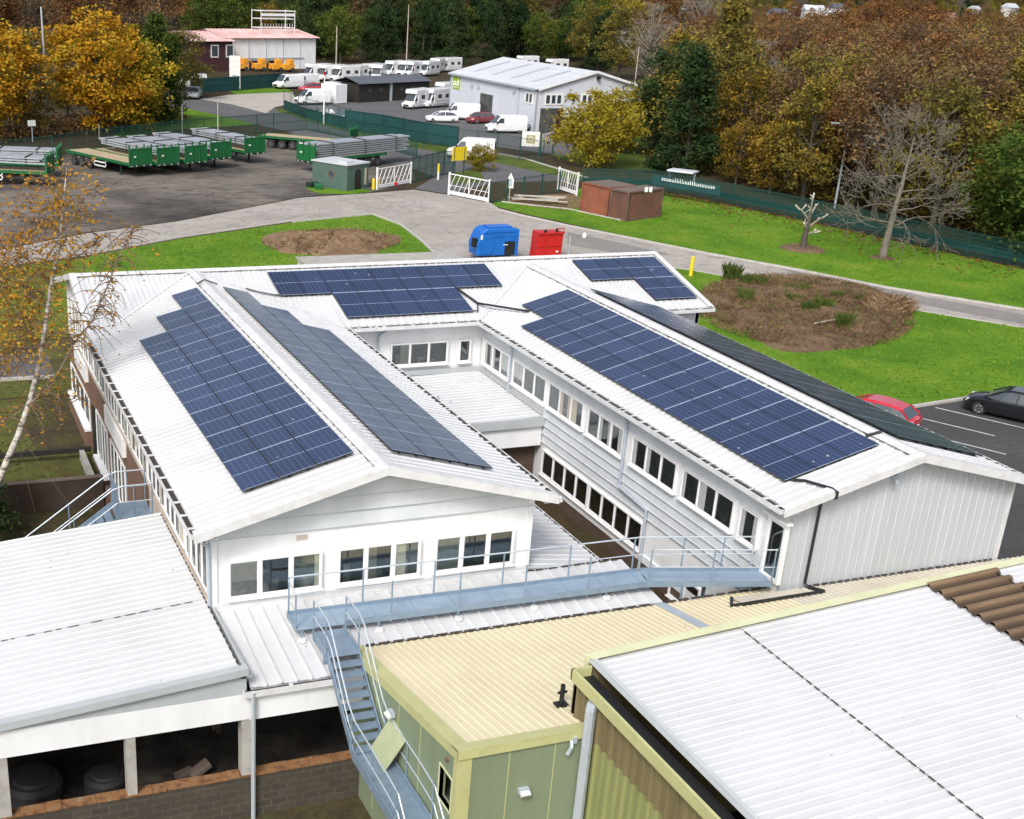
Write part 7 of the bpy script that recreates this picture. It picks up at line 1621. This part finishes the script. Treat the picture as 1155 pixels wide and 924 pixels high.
for a, b in zip(tr[4:-1], tr[5:]):
    for j in range(int((b-a).length*9)):
        q = a.lerp(b, r_.random()); d = Vector((r_.uniform(-1,1), r_.uniform(-1,1), r_.uniform(.2,1))).normalized(); ln = r_.uniform(.5,1.6); pts_ = [q]
        for s in range(4): d = (d+Vector((r_.gauss(0,.2),r_.gauss(0,.2),-.12))).normalized(); pts_.append(pts_[-1]+d*ln/4)
        tw.tube(pts_, [.016,.013,.010,.007,.005], 4, False)
        for u in pts_[1:]:
            for _ in range(r_.choice((1,1,2,3))): LP.append((u.x+r_.gauss(0,.12), u.y+r_.gauss(0,.12), u.z+r_.gauss(0,.1)))
# denser leafy side at the left edge
for _ in range(2500):
    a = (r_.uniform(-45,50), r_.uniform(262,425)); 
    if r_.random() < max(0, (a[0])/60): continue
    q = bp(a[0], a[1], r_.uniform(-1.2,1.2)); LP.append(tuple(q))
for _ in range(200):
    q = bp(r_.uniform(-30,45), r_.uniform(270,415), r_.uniform(-1,1)); tw.tube([q, q+Vector((r_.uniform(-.5,.5),r_.uniform(-.4,.4),r_.uniform(-.5,.3))), q+Vector((r_.uniform(-.9,.9),r_.uniform(-.6,.6),-r_.uniform(.3,.9)))], [.014,.01,.006], 4, False)
for _ in range(800):
    a = (r_.gauss(58,30), r_.uniform(195,300)); LP.append(tuple(bp(a[0], a[1], r_.uniform(-1,1))))
bm_.build('branches', 'bark_twig', bi); tw.build('twigs', 'twig_brown', bi)
v, f = leafquads(np.array(LP), .075, np.random.default_rng(5)); o0 = rootloc(bi); v = v-np.array(o0)
o = bpy.data.objects.new('leaves', npmesh('leaves', v, f, 'leaf_birch')); COL.objects.link(o); o.parent = bi

# far town on the hillside, seen between the tree tops
def hillz(d): return 0.0 if d < 430 else (d-430)/220*4 if d < 650 else 4+(d-650)*.03
mb = MB(); rr = [430, 500, 575, 650, 800, 1100, 1700, 2800, 4300]; aa = [R(-60+10*i) for i in range(17)]
mb.add([(d*math.sin(t), d*math.cos(t), hillz(d)+(.02 if d > 430 else -.3)) for d in rr for t in aa], [(i*17+k, i*17+k+1, (i+1)*17+k+1, (i+1)*17+k) for i in range(len(rr)-1) for k in range(16)]); structure(mb.build('hill', 'forest_floor'))
r_ = random.Random(21)
HZ = (((878,14),'white-walled far house at the left of the group above the right-hand wood'), ((892,9),'far house with a pale gable above the wood, second from the left'), ((905,17),'far house low among the tree tops, third from the left'), ((918,10),'far house with grey roof, fourth from the left'), ((934,16),'far white house at the middle of the distant town'), ((946,8),'far house behind the middle white house'), ((995,9),'lone far white house right of the main group'), ((1005,15),'second far white house right of the main group'), ((1068,18),'far house among the rightmost treetops'), ((1100,11),'far white house near the right end of the treetops'), ((1140,8),'far house cut by the right part of the frame'), ((735,6),'far pale house above the leafless tree'), ((752,9),'far blue-grey roofed house above the leafless tree'), ((775,4),'far house right of the leafless tree'))
HP = []
for (a, b), l in HZ:
    D = r_.uniform(560, 700); q = ray(a, b-4); hv = Vector((q.x, q.y, 0)); t = D/hv.length; top = CAMZ+q.z*t; p = Vector((q.x*t, q.y*t, 0)); HP.append((p.x, p.y))
    w, d_ = r_.uniform(5.5,8), 5; h = 5.5; z0 = top-h-1.8; e = empty('town_house', (p.x,p.y,z0), l, 'house', 'houses of the far town'); rz = r_.uniform(-.6,.6); ux = Vector((math.cos(rz),math.sin(rz),0)); uy = Vector((-ux.y,ux.x,0)); c = p+Z*z0
    mb = MB(); mb.obox(c+Z*(h/2-2), (w,d_,h+4), ux=ux, uy=uy, uz=Z); mb.build('wall', r_.choice(('render_wall','clad_pale','render_wall')), e)
    mb = MB(); q = c+Z*h-ux*(w/2+.3); mb.prism([q-uy*(d_/2+.4), q+uy*(d_/2+.4), q+Z*1.9], ux*(w+.6)); mb.build('roof', r_.choice(('roof_dark','rooftile','roof_grey')), e)
    mb = MB()
    for s_ in (-.28, .05, .32): mb.obox(c+ux*w*s_-uy*(d_/2+.03)+Z*(h-1.5), (.9,.1,1.1), ux=ux, uy=uy, uz=Z)
    mb.build('window', 'car_glass', e)

# ------------------------------------------------------------------ daylight
wd = bpy.data.worlds.new('World'); SC.world = wd; wd.use_nodes = True; nt = wd.node_tree; bg = nt.nodes['Background']
sky = nt.nodes.new('ShaderNodeTexSky'); sky.sky_type = 'NISHITA'; sky.sun_disc = False
SE, SA = R(45), R(220)           # azimuth measured clockwise from +Y
sky.sun_elevation = SE; sky.sun_rotation = SA; sky.dust_density = 4.0; sky.ozone_density = .6; sky.air_density = 1.0
bw = nt.nodes.new('ShaderNodeRGBToBW'); mx = nt.nodes.new('ShaderNodeMix'); mx.data_type = 'RGBA'; mx.inputs[0].default_value = .5
nt.links.new(sky.outputs[0], bw.inputs[0]); nt.links.new(sky.outputs[0], mx.inputs[6]); nt.links.new(bw.outputs[0], mx.inputs[7]); nt.links.new(mx.outputs[2], bg.inputs[0]); bg.inputs[1].default_value = .15
sd = bpy.data.lights.new('sun', 'SUN'); sd.energy = 1.5; sd.angle = R(14); sd.color = (1, .985, .965); so = bpy.data.objects.new('sun', sd); COL.objects.link(so)
dirv = Vector((math.sin(SA)*math.cos(SE), math.cos(SA)*math.cos(SE), math.sin(SE))); so.rotation_euler = dirv.to_track_quat('Z', 'Y').to_euler(); so.location = (0,0,60)
vs = SC.view_settings; vs.view_transform = 'Standard'; vs.look = 'None'; vs.gamma = 1; vs.exposure = 0.5; vs.use_curve_mapping = False
SC.cycles.max_bounces = 6; SC.cycles.transparent_max_bounces = 12; SC.cycles.diffuse_bounces = 3
